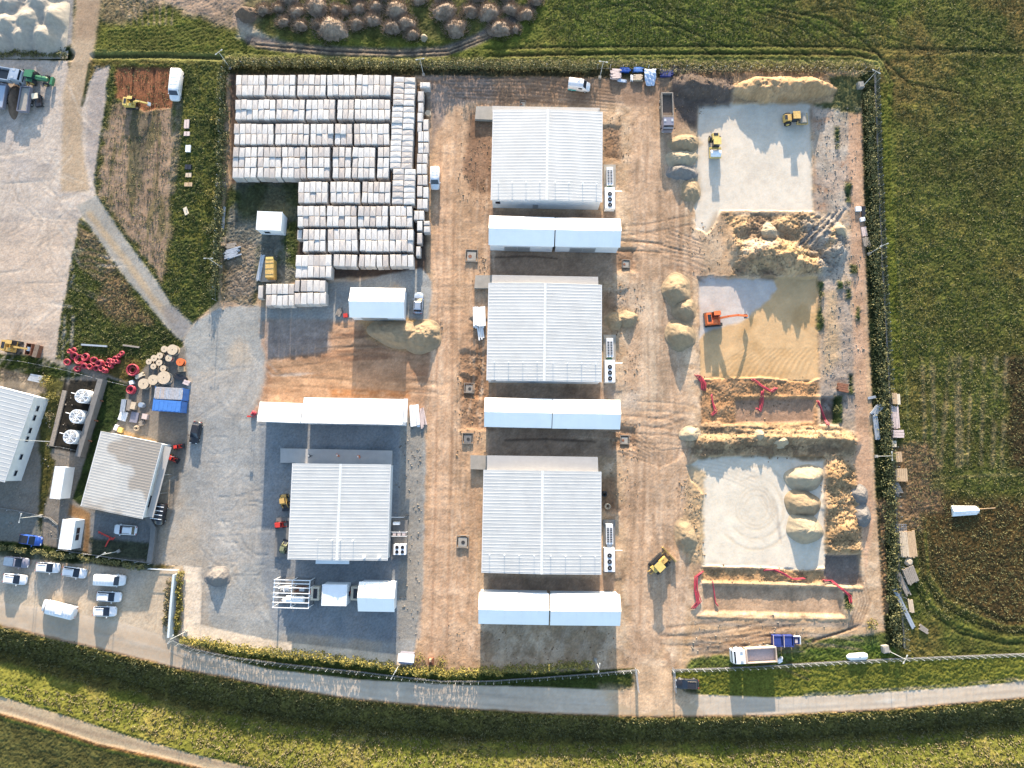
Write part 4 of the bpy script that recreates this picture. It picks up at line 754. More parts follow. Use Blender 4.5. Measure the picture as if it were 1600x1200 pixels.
fence('boundary_fence', 'grey east fence with long plinth between the hedge and the field', [(1366, 118), (1370, 220), (1377, 400), (1386, 560), (1394, 700), (1400, 800), (1405, 900), (1412, 1012)], 1.9, 1.8, plinth=True, post='steel')
fence('boundary_fence', 'wire fence along the north edge of the site', [(362, 104), (700, 107), (1000, 110), (1366, 114)], 1.8, 2.5, plinth=False, post='steel', mesh=False)
fence('boundary_fence', 'fence between the car park and the grass below the cabins', [(-40, 788), (30, 798), (90, 812), (95, 858), (112, 862), (180, 872), (238, 880)], 1.5, 2.4, post='steel', mesh=False)
fence('boundary_fence', 'thin wire fence above the walled fan pit', [(-30, 558), (40, 566), (100, 578), (165, 595), (200, 603)], 1.5, 2, plinth=False, post='steel', mesh=False)
fence('boundary_fence', 'wire fence along the dark hedge west of the crates', [(352, 112), (348, 200), (344, 300), (340, 400), (338, 470)], 1.8, 2.2, plinth=False, post='steel', mesh=False)
fence('safety_railing', 'thin railing at the foot of the walled fan pit', [(82, 697), (100, 699), (128, 706)], 1.1, 1.2, plinth=False, post='steel', mesh=False)
# gates
for (px_, py_, a_, lb) in ((994, 1060, -84, 'open grey steel gate leaf west of the gateway'), (1052, 1060, -88, 'open grey steel gate leaf east of the gateway')):
    t = thing('gate', lb, 'gate', px_, py_, a_, 'open gate leaves at the gateway'); s = MB()
    for z in (.15, 1.0, 1.8): s.box(0, 0, z, 4, .06, .06)
    s.build('frame', M['steel'], t); s = MB()
    for k in range(17): s.box(-1.95+k*.244, 0, .15, .03, .03, 1.7)
    s.build('bar', M['steel'], t)
t = thing('sliding_gate', 'low white sliding gate across the car park entrance', 'gate', 258, 889, -3); s = MB()
for z in (.2, 1.0): s.box(0, 0, z, 5.4, .06, .08)
s.build('frame', M['white'], t); s = MB()
for k in range(23): s.box(-2.65+k*.24, 0, .2, .04, .04, .85)
s.build('bar', M['white'], t)
# ---- lamp posts
def lamp(px_, py_, a_, label, h=5.6, box=True, heads=2):
    t = thing('lamp_post', label, 'lamp post', px_, py_, a_, 'lamp posts round the site edge')
    MB().cyl(0, 0, 0, .07, h, 8, 'z', .045).build('pole', M['lamp'], t)
    if box: MB().box(0, 0, -.1, .55, .55, .45).build('base', M['conc'], t)
    MB().box(.0, 0, h-.03, 1.3 if heads == 2 else .9, .05, .05).build('arm', M['lamp'], t)
    for k in ((-1, 1) if heads == 2 else (1,)): MB().box(k*.65, 0, h-.08, .42, .2, .1, 0, .9, .8).build('lamp_head', M['lamp'], t)
    return t
for (x, y, a_, lb) in ((360, 107, 40, 'lamp post at the northwest corner above the crates'), (662, 118, 10, 'lamp post north of the crate yard by the single row of crates'), (937, 122, -8, 'lamp post with two long arms between the white van and the rubbish heap'),
    (1346, 137, -30, 'tall lamp post with concrete block at the northeast corner'), (1357, 397, 20, 'lamp post on the east hedge beside the dumped boards'), (1368, 713, 90, 'lamp post on the east hedge beside the timber stacks'), (1388, 1017, 60, 'lamp post with concrete block at the southeast corner'),
    (290, 987, 60, 'lamp post at the corner of cobbled strip and screen wall'), (186, 861, 30, 'lamp post beside the red steel frame in the shed yard'), (65, 806, 80, 'lamp post with white block beside the narrow white cabin'), (345, 417, 0, 'lamp post on the hedge beside the dumped scrap'),
    (623, 1040, 60, 'lamp post beside the small white roofed kiosk'), (930, 1030, 80, 'lamp post on the south hedge near the gateway')):
    lamp(x, y, a_, lb, 5.6, heads=2)
lamp(78, 690, 80, 'very tall mast between the west hall and the cooling fans', 10.5, False, 1)
for (x, y) in ((1348, 137), (1387, 1014)):
    t = MB().box(0, 0, -.1, 1.1, 1.3, 1.0, 8).box(0, 0, .9, .8, 1.0, .12, 8).build('concrete_block', M['conc']); gx, gy = G(x-6, y-1); t.location = (gx, gy, gz(gx, gy)); tag(t, 'pale concrete block at the foot of the '+('northeast' if y < 500 else 'southeast')+' lamp post', 'concrete block')
# ---- chillers east of the halls
def chiller(cx, y0, y1, i):
    nm = ('northernmost', 'middle', 'southernmost')[i]
    slab('chiller_slab', 'narrow concrete slab under the chillers east of the '+nm+' hall', [(cx-9.5, y0), (cx+9.5, y0), (cx+9.5, y1), (cx-9.5, y1)], .35, 'conc' if i < 2 else 'concd', group='chiller slabs')
    L_ = y1-y0; t = thing('chiller', 'chiller with dark grille coils east of the '+nm+' hall', 'chiller', cx, y0+L_*.27, -90, 'grille chillers', zc=1.4, z=.35)
    MB().box(0, 0, 0, 3.6, 1.25, 1.5).build('casing', M['white'], t); g_ = MB().box(.15, .28, 1.5, 2.7, .42, .05).box(.15, -.28, 1.5, 2.7, .42, .05).build('grille', M['black'], t); s = MB()
    for k in range(9):
        for sy in (-.28, .28): s.box(-1.1+k*.31, sy, 1.55, .12, .36, .05)
    s.build('louvre', M['steel'], g_)
    MB().box(2.2, 0, 0, .6, .9, .9).build('pipe_box', M['green' if i < 2 else 'steel'], t)
    t = thing('chiller', 'white chiller with three round fans east of the '+nm+' hall', 'chiller', cx, y0+L_*.75, -90, 'three fan chillers', zc=1.6, z=.35)
    MB().box(0, 0, 0, 4.2, 1.9, 1.7).build('casing', M['white'], t)
    for k in (-.75, .35, 1.45):
        f_ = MB().torus(k, 0, 1.74, .36, .06, 18, 6).build('fan', M['black'], t); MB().cyl(k, 0, 1.7, .33, .02, 16).build('fan_disc', M['dark'], f_); MB().cyl(k, 0, 1.72, .1, .06, 10).build('hub', M['steel'], f_)
    MB().cyl(-1.6, .9, .9, .06, 1.6, 6, 'y').build('pipe', M['steel'], t)
chiller(952.5, 257, 328, 0); chiller(952.5, 523, 599, 1); chiller(952, 812, 895, 2)
slab('chiller_slab', 'wide concrete slab with pipes east of the lone grey hall', [(614, 812), (637, 813), (636, 873), (613, 873)], .35, 'concd')
t = thing('chiller', 'blue white chiller with four round fans beside the lone grey hall', 'chiller', 625, 858.5, 0, zc=1.6, z=.35); MB().box(0, 0, 0, 2.2, 1.85, 1.6).build('casing', M['white'], t)
for kx in (-.5, .5):
    for ky in (-.42, .42): f_ = MB().torus(kx, ky, 1.64, .27, .05, 16, 6).build('fan', M['black'], t); MB().cyl(kx, ky, 1.6, .25, .02, 14).build('fan_disc', M['dark'], f_)
t = thing('pipe_rack', 'white pipe rack with three pinkish panels north of the four fan chiller', 'pipe rack', 624, 835, 0, zc=1, z=.35); s = MB().box(0, .45, 1, 2.9, .08, .08).box(0, -.3, 1, 2.9, .08, .08)
for k in (-1.4, 0, 1.4): s.box(k, .45, 0, .08, .08, 1).box(k, -.3, 0, .08, .08, 1)
s.build('frame', M['white'], t)
for k in (-.85, 0, .85): MB().box(k, .08, .95, .6, .55, .08).build('panel', M['pink'], t)
t = thing('electric_cabinet', 'small white cabinet near the north end of the wide chiller slab', 'cabinet', 620, 817.5, 0, zc=.6, z=.35); MB().box(0, 0, 0, 1.2, .5, .9).build('casing', M['white'], t); MB().box(0, -.26, .1, .5, .03, .7).build('door', M['steel'], t)
t = thing('handrail', 'white handrail north of the wide chiller slab', 'handrail', 622, 807.5, 0); MB().tube([(-1.2, 0, 0), (-1.2, 0, 1.1), (1.2, 0, 1.1), (1.2, 0, 0)], .05, 6).build('rail', M['white'], t)
# ---- manholes
def manhole(px_, py_, lb, fr=1.0, open_=False, slabm='conc'):
    t = thing('manhole', lb, 'manhole', px_, py_, -2, 'square manhole frames'); s = MB()
    for sg in (-1, 1): s.box(sg*1.15*fr, 0, 0, .1, 2.4*fr, .35).box(0, sg*1.15*fr, 0, 2.2*fr, .1, .35)
    s.build('formwork', M['woodg'], t); MB().box(0, -.1, -.1, 1.7*fr, 1.8*fr, .35).build('cover_slab', M[slabm], t)
    MB().cyl(.1 if open_ else -.3, -.15, .25, .36*fr, .03, 16).build('lid' , M['dark' if open_ else 'rust'], t); return t
manhole(737, 400, 'square concrete manhole left of the northern pair of tents'); manhole(731, 685, 'square manhole with dark opening left of the middle pair of tents', .85, True, 'concd')
manhole(723, 846, 'square manhole in wooden formwork left of the southernmost hall', .95, True); manhole(976, 687, 'small pale manhole right of the middle pair of tents', .7, False)
manhole(978, 412, 'small blue white manhole right of the northern pair of tents', .65); manhole(733, 606, 'half buried dark manhole above the middle pair of tents', .8, True, 'woodg')
manhole(817, 163, 'small square frame on the north edge of the northernmost hall', .5)
#PART3
# ------------------------------------------------------------------ wrapped crates
BANDS = [  # (name, y top, y bottom, rows, [(x0, x1, n)...])
 ('A', 116.5, 149, 2, [(368.5, 413.5, 5), (416.5, 461, 5), (464.5, 509, 5), (511, 554.5, 5), (556.5, 611, 6)]),
 ('B', 155, 186.5, 2, [(367.5, 430, 7), (431.5, 475.5, 5), (478, 523, 5), (527, 552.5, 3), (554, 609.5, 6)]),
 ('C', 193, 225.5, 2, [(365.5, 427, 7), (430, 482.5, 6), (485, 520.5, 4), (523, 550, 3), (553, 608, 6)]),
 ('D', 229.5, 278, 3, [(363.5, 401, 4), (402.5, 439, 4), (440.5, 477.5, 4), (479.5, 515, 4), (519.5, 548.5, 3), (550.5, 586, 4), (590, 608, 2)]),
 ('E', 284, 317, 2, [(466, 511.5, 5), (516, 562.5, 5), (565.5, 610, 5)]),
 ('F', 321.5, 354, 2, [(464.5, 508.5, 5), (510.5, 557, 5), (559, 606, 5), (609, 644, 4)]),
 ('G', 358, 392.5, 2, [(473, 508.5, 4), (512, 558, 5), (562, 607.5, 5), (608.5, 645.5, 4)]),
 ('H', 398, 433.5, 2, [(462, 517.5, 6)]), ('H', 397.5, 416.5, 1, [(521, 557.5, 4), (560.5, 587, 3), (588, 607.5, 2), (609, 646, 4)]),
 ('I', 443, 459.5, 1, [(415, 459.5, 5)]), ('I', 437.5, 455.5, 1, [(460, 468, 1), (470, 508.5, 4)]), ('I', 460.5, 478, 1, [(415, 459, 5)]), ('I', 457, 475.5, 1, [(460, 509.5, 5)])]
rc = random.Random(3); CR = []
ZC = 2.3
for nm, y0, y1, rows, gs in BANDS:
    for gi, (x0, x1, n) in enumerate(gs):
        sl_ = rc.uniform(-.02, .035); tl_ = rc.uniform(-.05, .06)
        for r in range(rows):
            for k in range(n):
                w = (x1-x0)/n; h = (y1-y0)/rows; cx = x0+w*(k+.5)+tl_*(r-.5)*-10+rc.uniform(-.25, .25); cy = y0+h*(r+.5)+sl_*(k-n/2)*w*.6+rc.uniform(-.5, .5)
                CR.append((nm, r, cx, cy, w-.45, h-.6, rc.uniform(-2.2, 2.2)-tl_*30, rc.choice((-.12, 0, 0, .05))+rc.uniform(-.06, .06)))
for (x0, x1, y, n, hh) in ((615, 649, 119.5, 5, 8.9), (612.5, 647.5, 165.5, 4, 8.9), (611, 646, 201.5, 7, 8.75), (614, 649.3, 263, 6, 9.2)):
    for r in range(n):
        for k in range(2):
            w = (x1-x0)/2; CR.append(('R', r, x0+w*(k+.5)-r*.35+rc.uniform(-.3, .3), y+hh*(r+.5)+k*.8, w-.5, hh-.45, rc.uniform(-1.2, 1.2), rc.uniform(-.1, .1)))
for (x0, y0, x1, y1, n) in ((656, 128, 672, 137, 1), (652.5, 142, 662, 158, 1), (653, 160, 661.5, 175, 1), (652, 175.5, 660.5, 190, 1), (652, 191, 659.5, 206, 1), (661, 186, 669.5, 203, 1), (653, 205, 670, 221, 2), (653, 223, 670, 239, 2),
    (651.5, 240, 668, 254.5, 2), (651, 256, 667, 271.5, 2), (652, 273.5, 668, 289, 2), (651.5, 290.5, 660, 307, 1), (661, 292, 669.5, 309, 1), (651.5, 310.5, 668, 326, 2), (646.5, 329, 662.5, 343.5, 2), (651.5, 345, 660, 360, 1), (662, 345, 671.5, 352, 1), (662, 353.5, 672, 363, 1), (651.5, 364, 659.5, 381, 1), (650, 385, 657, 400, 1), (403, 446, 411, 466, 1), (464.3, 359, 472, 374, 1)):
    for k in range(n):
        w = (x1-x0)/n; CR.append(('S', k, x0+w*(k+.5), (y0+y1)/2, w-.4, y1-y0-.4, rc.uniform(-1, 1), -.5))
def crate_geo(s, w, d, h, r_):
    e = .05; j = lambda q: r_.uniform(-q, q)
    s.box(0, 0, 0, w*.96, d*.96, .14)
    n0 = len(s.v); a, b = w/2, d/2
    zt = [h+j(.03) for _ in range(4)]
    s.add([(-a, -b, .14), (a, -b, .14), (a, b, .14), (-a, b, .14), (-a, -b, h-.12), (a, -b, h-.12), (a, b, h-.12), (-a, b, h-.12), (-a+e, -b+e*1.6, zt[0]), (a-e, -b+e*1.6, zt[1]), (a-e, b-e*1.6, zt[2]), (-a+e, b-e*1.6, zt[3]), (j(.1), j(.25), h+.05)],
          [(0, 1, 5, 4), (1, 2, 6, 5), (2, 3, 7, 6), (3, 0, 4, 7), (4, 5, 9, 8), (5, 6, 10, 9), (6, 7, 11, 10), (7, 4, 8, 11), (8, 9, 12), (9, 10, 12), (10, 11, 12), (11, 8, 12)])
    return s
def place(c):
    nm, r, cx, cy, w, d, rot, dz = c; z = ZC+dz; x, y = G(cx, cy, z); sx = G(cx+w/2, cy, z)[0]-G(cx-w/2, cy, z)[0]; sy = G(cx, cy-d/2, z)[1]-G(cx, cy+d/2, z)[1]; return x, y, z, sx, sy, rot
CR.sort(key=lambda c: -c[3])
ONE, REST = CR[:300], CR[300:]
def rowkey(c): return round(c[3]/8.5)
me_cache = {}
ORD = lambda n: str(n)+({1: 'st', 2: 'nd', 3: 'rd'}.get(n % 10 if n % 100 not in (11, 12, 13) else 0, 'th'))
# crates lie in lines running west-east: number the lines from the south, the crates in each line from the west
lines = []
for c in ONE:
    for ln in lines:
        if abs(ln[0][3]-c[3]) < 5.5 and (ln[0][0] == c[0]) and (ln[0][0] not in 'RS') : ln.append(c); break
        if c[0] in 'RS' and ln[0][0] == c[0] and abs(ln[0][3]-c[3]) < 2.6: ln.append(c); break
    else: lines.append([c])
BN = dict(C='double line right above the triple line', D='triple line', E='first double line below the triple line', F='second double line below the triple line', G='third double line below the triple line', H='last line north of the lone tent', I='short double line by the yellow box', R='crosswise double column', S='loose outer column by the road')
cnt = 0; subs = {}
for ln in lines: subs.setdefault(ln[0][0], []).append(ln)
for nm, lls in subs.items():
    for li, ln in enumerate(lls):
        for k, c in enumerate(sorted(ln, key=lambda q: q[2])):
            x, y, z, sx, sy, rot = place(c); key = (round(sx, 1), round(sy, 1), cnt % 5)
            if key not in me_cache: me_cache[key] = crate_geo(MB(), sx, sy, ZC, rc).mesh('wrapped_crate', M['film'])
            o = bpy.data.objects.new('wrapped_crate', me_cache[key]); COL.objects.link(o); o.location = (x, y, gz(x, y)*.0); o.rotation_euler = (0, 0, R(rot)); o.scale = (1, 1, z/ZC)
            if nm in 'RS': lb = 'white crate, '+ORD(li+1)+' step from south in the '+BN[nm]+(', '+('west', 'east', 'far east')[min(k, 2)]+' one' if len(ln) > 1 else '')
            else: lb = 'white crate, '+ORD(k+1)+' from west'+(', '+ORD(li+1)+' row up' if len(lls) > 1 else '')+', '+BN[nm]
            tag(o, lb, 'crate', 'white wrapped crates stacked in the yard'); cnt += 1
s = MB()
for c in REST:
    x, y, z, sx, sy, rot = place(c); q = crate_geo(MB(), sx, sy, z, rc); cr, sr = math.cos(R(rot)), math.sin(R(rot)); n = len(s.v)
    s.v += [(x+a*cr-b*sr, y+a*sr+b*cr, c_) for a, b, c_ in q.v]; s.f += [tuple(i+n for i in f) for f in q.f]
tag(s.build('wrapped_crates', M['film']), 'northern block of white film wrapped crates in double lines', 'crates', None, 'stuff')
# ------------------------------------------------------------------ vehicles
def wheels(t, xs_, y, r=.33, w=.22, both=True):
    for x in xs_:
        for sg in (-1, 1):
            wo = MB().cyl(x, sg*y-(w/2), r, r, w, 14, 'y').build('wheel', M['dark'], t); MB().cyl(x, sg*(y)+(w/2-.01 if sg > 0 else -w/2-.02), r, r*.55, .03, 10, 'y').build('rim', M['steel'], wo)
def prof(hw, z0, z1, z2, tw=.8): return [(0, z0), (hw*.9, z0), (hw, z0+.15), (hw, z1), (hw*tw, z2), (0, z2+.02)]
def car(label, px_, py_, a_, paint='carw', L_=4.3, W=1.78, kind='hatch', group='cars in the car park', cat='car', zc=.8):
    t = thing({'hatch': 'parked_car', 'van': 'van', 'pickup': 'pickup_truck', 'minibus': 'minibus'}[kind], label, cat, px_, py_, a_, group, zc); h = W/2; a = L_/2; m = M[paint]
    if kind in ('hatch', 'pickup'):
        zb = .86; MB().loft([(-a, prof(h*.78, .38, .62, .7, .92)), (-a+.15, prof(h*.95, .25, .7, zb, .92)), (-a+.9, prof(h, .2, .75, zb+.03, .92)), (.2, prof(h, .2, .75, zb, .92)), (a-1.0, prof(h, .2, .72, zb-.04, .9)), (a-.35, prof(h*.95, .22, .64, zb-.16, .86)), (a-.08, prof(h*.8, .3, .55, zb-.3, .85)), (a, prof(h*.66, .36, .5, .52, .9))]).build('body', m, t, True)
        x0, x1 = (-a+.25, a-1.15) if kind == 'hatch' else (-a*.12, a-1.2)
        MB().add([(x0, -h*.88, zb), (x1, -h*.88, zb), (x1, h*.88, zb), (x0, h*.88, zb), (x0+.35, -h*.7, 1.4), (x1-.8, -h*.7, 1.42), (x1-.8, h*.7, 1.42), (x0+.35, h*.7, 1.4)], [(0, 1, 5, 4), (1, 2, 6, 5), (2, 3, 7, 6), (3, 0, 4, 7), (4, 5, 6, 7)]).build('window', M['glass'], t)
        MB().add([(x0+.28, -h*.74, 1.38), (x1-.78, -h*.74, 1.4), (x1-.78, h*.74, 1.4), (x0+.28, h*.74, 1.38), (x0+.42, -h*.66, 1.47), (x1-.92, -h*.66, 1.49), (x1-.92, h*.66, 1.49), (x0+.42, h*.66, 1.47)], [(0, 1, 5, 4), (1, 2, 6, 5), (2, 3, 7, 6), (3, 0, 4, 7), (4, 5, 6, 7)]).build('roof', m, t)
        if kind == 'pickup': MB().box(-a*.58, 0, .89, a*.75, W*.8, .03).build('bed', M['black'] if paint != 'carg' else M['steel'], t)
        else:
            for sg in (-1, 1): MB().box(x0+1.3, sg*h*.62, 1.48, 1.4, .05, .05).build('roof_rail', M['black'], t)
    else:
        hz = 1.95 if kind == 'van' else 2.1; MB().loft([(-a, prof(h*.94, .35, hz*.8, hz-.1, .86)), (-a+.12, prof(h, .25, hz*.82, hz, .86)), (a-1.9, prof(h, .22, hz*.82, hz, .86)), (a-1.45, prof(h, .22, hz*.78, hz-.08, .84)), (a-.85, prof(h*.98, .22, 1.0, 1.25, .84)), (a-.2, prof(h*.9, .25, .8, .92, .82)), (a, prof(h*.7, .35, .6, .66, .8))]).build('body', m, t, True)
        MB().add([(a-1.43, -h*.74, hz-.06), (a-1.43, h*.74, hz-.06), (a-.86, -h*.86, 1.31), (a-.86, h*.86, 1.31), (a-1.4, -h*.74, hz-.03), (a-1.4, h*.74, hz-.03), (a-.8, -h*.86, 1.3), (a-.8, h*.86, 1.3)], [(4, 6, 7, 5), (0, 4, 5, 1), (2, 3, 7, 6), (0, 2, 6, 4), (1, 5, 7, 3)]).build('windscreen', M['glass'], t)
        for sg in (-1, 1): MB().box(a-1.9 if kind == 'van' else -.2, sg*(h*.975), hz*.6, .8 if kind == 'van' else L_*.6, .05, .45).build('window', M['glass'], t)
        s = MB()
        for k in range(5 if kind == 'van' else 7): s.box(-a+.6+k*(L_-2.6)/(5 if kind == 'van' else 7), 0, hz+.01, .05, h*1.4, .03)
        s.build('roof_rib', m, t)
        if kind == 'minibus': MB().box(-.9, 0, hz, 1.2, .9, .14).build('roof_hatch', m, t)
    wheels(t, (-a+.85, a-.85), h-.1, .32)
    for sg in (-1, 1): MB().box(a-.12, sg*h*.62, .52, .16, .32, .14).build('headlight', M['lamp'], t); MB().box(-a+.03, sg*h*.72, .6, .08, .22, .2).build('tail_light', M['redb'], t); MB().box(a-1.45 if kind != 'van' else a-1.2, sg*(h+.1), 1.0, .14, .2, .14).build('mirror', m, t)
    return t
car('grey pickup with dark bed at the left edge of the car park', 25, 878.5, -6, 'carg', 4.6, 1.8, 'pickup')
car('white car below the grey pickup, leftmost white car', 22.5, 905, -6); car('white car in the upper row, right of the grey pickup', 74, 887, -4, L_=4.35)
car('white car with long dark roof rails, second from the right in upper row', 115.5, 894.5, -8, L_=4.4); car('white van at the top of the right hand column of vehicles', 173, 906, -3, L_=5.2, W=2.0, kind='van', cat='van')
car('white car in the middle of the right hand column', 169.5, 932.5, -3, L_=4.5); car('white car at the bottom of the right hand column', 163, 955.5, -1, L_=4.2)
car('large white minibus parked apart near the road', 92, 951.5, 167, L_=6.4, W=2.2, kind='minibus', cat='minibus')
car('white car parked in the shade below the corrugated shed', 195, 828, 176, L_=4.2, group=None); car('black car driving on the gravel near the blue containers', 305, 676, -100, 'black', 4.2, group=None)
car('small blue pickup in the shade left of the windowed cabin', 47, 844, -8, 'carb', 4.2, 1.75, 'pickup', None)
car('big white van on the bare earth plot with a yellow excavator', 275.5, 134, -93, L_=6.2, W=2.1, kind='van', group=None, cat='van'); car('small white van beside the loose crates', 680, 279.5, -90, L_=4.2, W=1.8, kind='van', group=None, cat='van')
vv = car('white van with a teal stripe north of the halls', 905, 133.5, -8, L_=4.4, W=1.95, kind='van', group=None, cat='van'); MB().box(-1.3, -1.0, .45, 1.6, .04, .35).build('stripe', M['teal'], vv)
car('silver blue car beside the lone gabled tent', 653.5, 473, 87, 'cars', 4.1, group=None); car('dark car in the gateway shade beside the east gate', 1074, 1069, 178, 'black', 4.2, group=None)
vr = car('black van with white bars on its roof beside the red coils', 250, 803.5, -98, 'black', 4.0, 2.0, 'van', None, 'van')
for k in range(4): MB().box(-1.5+k*.75, 0, 2.02, .12, 2.1, .08).build('roof_bar', M['white'], vr)
def tipper(label, px_, py_, a_, cab, bed, inside, L_=8, W=2.5, name='tipper_truck'):
    t = thing(name, label, 'truck', px_, py_, a_, None, 1.4); a = L_/2; h = W/2; bl = L_*.62
    MB().box(0, 0, .55, L_-.6, W*.45, .3).build('chassis', M['black'], t)
    c = MB().loft([(a-2.1, prof(h*.95, .6, 2.3, 2.75, .9)), (a-.5, prof(h*.95, .6, 2.3, 2.75, .88)), (a-.1, prof(h*.92, .6, 1.7, 2.2, .86)), (a, prof(h*.88, .6, 1.2, 1.5, .86))]).build('cab', M[cab], t)
    MB().add([(a-.46, -h*.8, 2.74), (a-.46, h*.8, 2.74), (a-.06, -h*.8, 1.75), (a-.06, h*.8, 1.75), (a-.4, -h*.8, 2.78), (a-.4, h*.8, 2.78), (a+.02, -h*.8, 1.72), (a+.02, h*.8, 1.72)], [(4, 6, 7, 5), (0, 4, 5, 1), (2, 3, 7, 6), (0, 2, 6, 4), (1, 5, 7, 3)]).build('windscreen', M['glass'], c)
    for k in (-.3, .3): MB().box(a-1.5, k*W, 2.76, .5, .4, .06).build('roof_hatch', M['steel'], c)
    x0 = -a; x1 = a-2.45; cx = (x0+x1)/2; ln = x1-x0; s = MB().box(cx, 0, .95, ln, W, .15)
    for sg in (-1, 1): s.box(cx, sg*(h-.08), 1.1, ln, .16, 1.1)
    s.box(x0+.08, 0, 1.1, .16, W-.33, 1.1).box(x1-.1, 0, 1.1, .2, W-.33, 1.3).box(x1+.12, 0, 2.2, .5, W*.96, .12)
    b = s.build('bed', M[bed], t); MB().box(cx, 0, 1.1, ln-.4, W-.34, .25).build('load', M[inside], b)
    wheels(t, (-a+1.0, -a+2.3, a-1.3), h-.15, .5, .32)
    for sg in (-1, 1): MB().box(a-.2, sg*(h+.16), 1.7, .12, .22, .5).build('mirror', M['black'], t); MB().box(a-.02, sg*h*.65, .75, .08, .4, .2).build('headlight', M['lamp'], t)
    return t
tipper('white cabbed tipper truck with beige open bed beside the south fence', 1177, 1023, 183, 'white', 'beige', 'pink', 8.0, 2.6)
tipper('dark grey dump truck with brown open bed north of the sand heaps', 1042, 176, -90, 'carg', 'woodg', 'brown', 7.6, 2.3)
tipper('lilac grey truck with dark empty bed behind the green tractor', 11, 118, -10, 'cars', 'cars', 'black', 7.4, 2.6)
def wheel_big(t, x, y, r, w): 
    wo = MB().cyl(x, y-w/2, r, r, w, 18, 'y').build('wheel', M['dark'], t); MB().cyl(x, y-w/2-.02, r, r*.5, w+.04, 12, 'y').build('rim', M['yellow'], wo)
t = thing('tractor', 'green tractor with white roof glint beside the dark truck', 'tractor', 57, 121, -9, None, 1.4)
MB().loft([(-.1, [(0, .9), (.42, .9), (.45, 1.5), (.3, 1.7), (0, 1.75)]), (1.9, [(0, .9), (.4, .9), (.42, 1.4), (.25, 1.55), (0, 1.6)]), (2.2, [(0, .95), (.3, .95), (.3, 1.3), (.2, 1.4), (0, 1.42)])]).build('bonnet', M['green'], t)
MB().box(-.8, 0, 1.0, 1.5, 1.4, 1.5, 0, .9, .85).build('cab', M['glass'], t); MB().box(-.8, 0, 2.5, 1.6, 1.4, .14).build('roof', M['green'], t)
for sg in (-1, 1):
    wheel_big(t, -1.0, sg*.95, .85, .5); wheel_big(t, 1.6, sg*.8, .55, .36); MB().box(-1, sg*.95, 1.72, 1.2, .6, .08).build('mudguard', M['green'], t)
MB().cyl(1.2, .3, 1.5, .05, .8, 8).build('exhaust', M['black'], t); MB().box(-2.4, -.6, .5, .7, 1.8, .3).build('hitch', M['yellow'], t); MB().box(2.75, 0, .3, .5, 1.6, .7).build('bucket', M['green'], t)
def trailer(label, px_, py_, a_, L_, W, m, load):
    t = thing('trailer', label, 'trailer', px_, py_, a_, 'open trailers beside the tractor', 1.0); s = MB().box(0, 0, .7, L_, W, .15)
    for sg in (-1, 1): s.box(0, sg*(W/2-.05), .85, L_, .1, .7).box(sg*(L_/2-.05), 0, .85, .1, W-.2, .7)
    s.build('bed', M[m], t); MB().box(0, 0, .85, L_-.25, W-.25, .4, 0, .97, .95).build('load', M[load], t); wheels(t, (-.7, .5), W/2-.1, .4, .25); MB().box(L_/2+.8, 0, .65, 1.6, .12, .12).build('drawbar', M['black'], t)
trailer('open trailer filled with pale sand, below the green tractor', 39.5, 156, 86, 5.2, 2.0, 'carg', 'conc'); trailer('open blue trailer cut by the left picture edge', 2, 151, 86, 5.0, 2.0, 'carg', 'cars')
t = thing('utility_cart', 'small cart with cream roof beside the sand trailer', 'cart', 59, 157, 100, None, .8); MB().box(0, 0, .35, 2.3, 1.2, .5).build('body', M['black'], t); MB().box(.5, 0, 1.6, 1.1, 1.2, .1).build('roof', M['cream'], t); wheels(t, (-.8, .8), .6, .28)
for sx in (0, 1):
    for sy in (-.5, .5): MB().box(sx, sy, .85, .06, .06, .75).build('roof_post', M['black'], t)
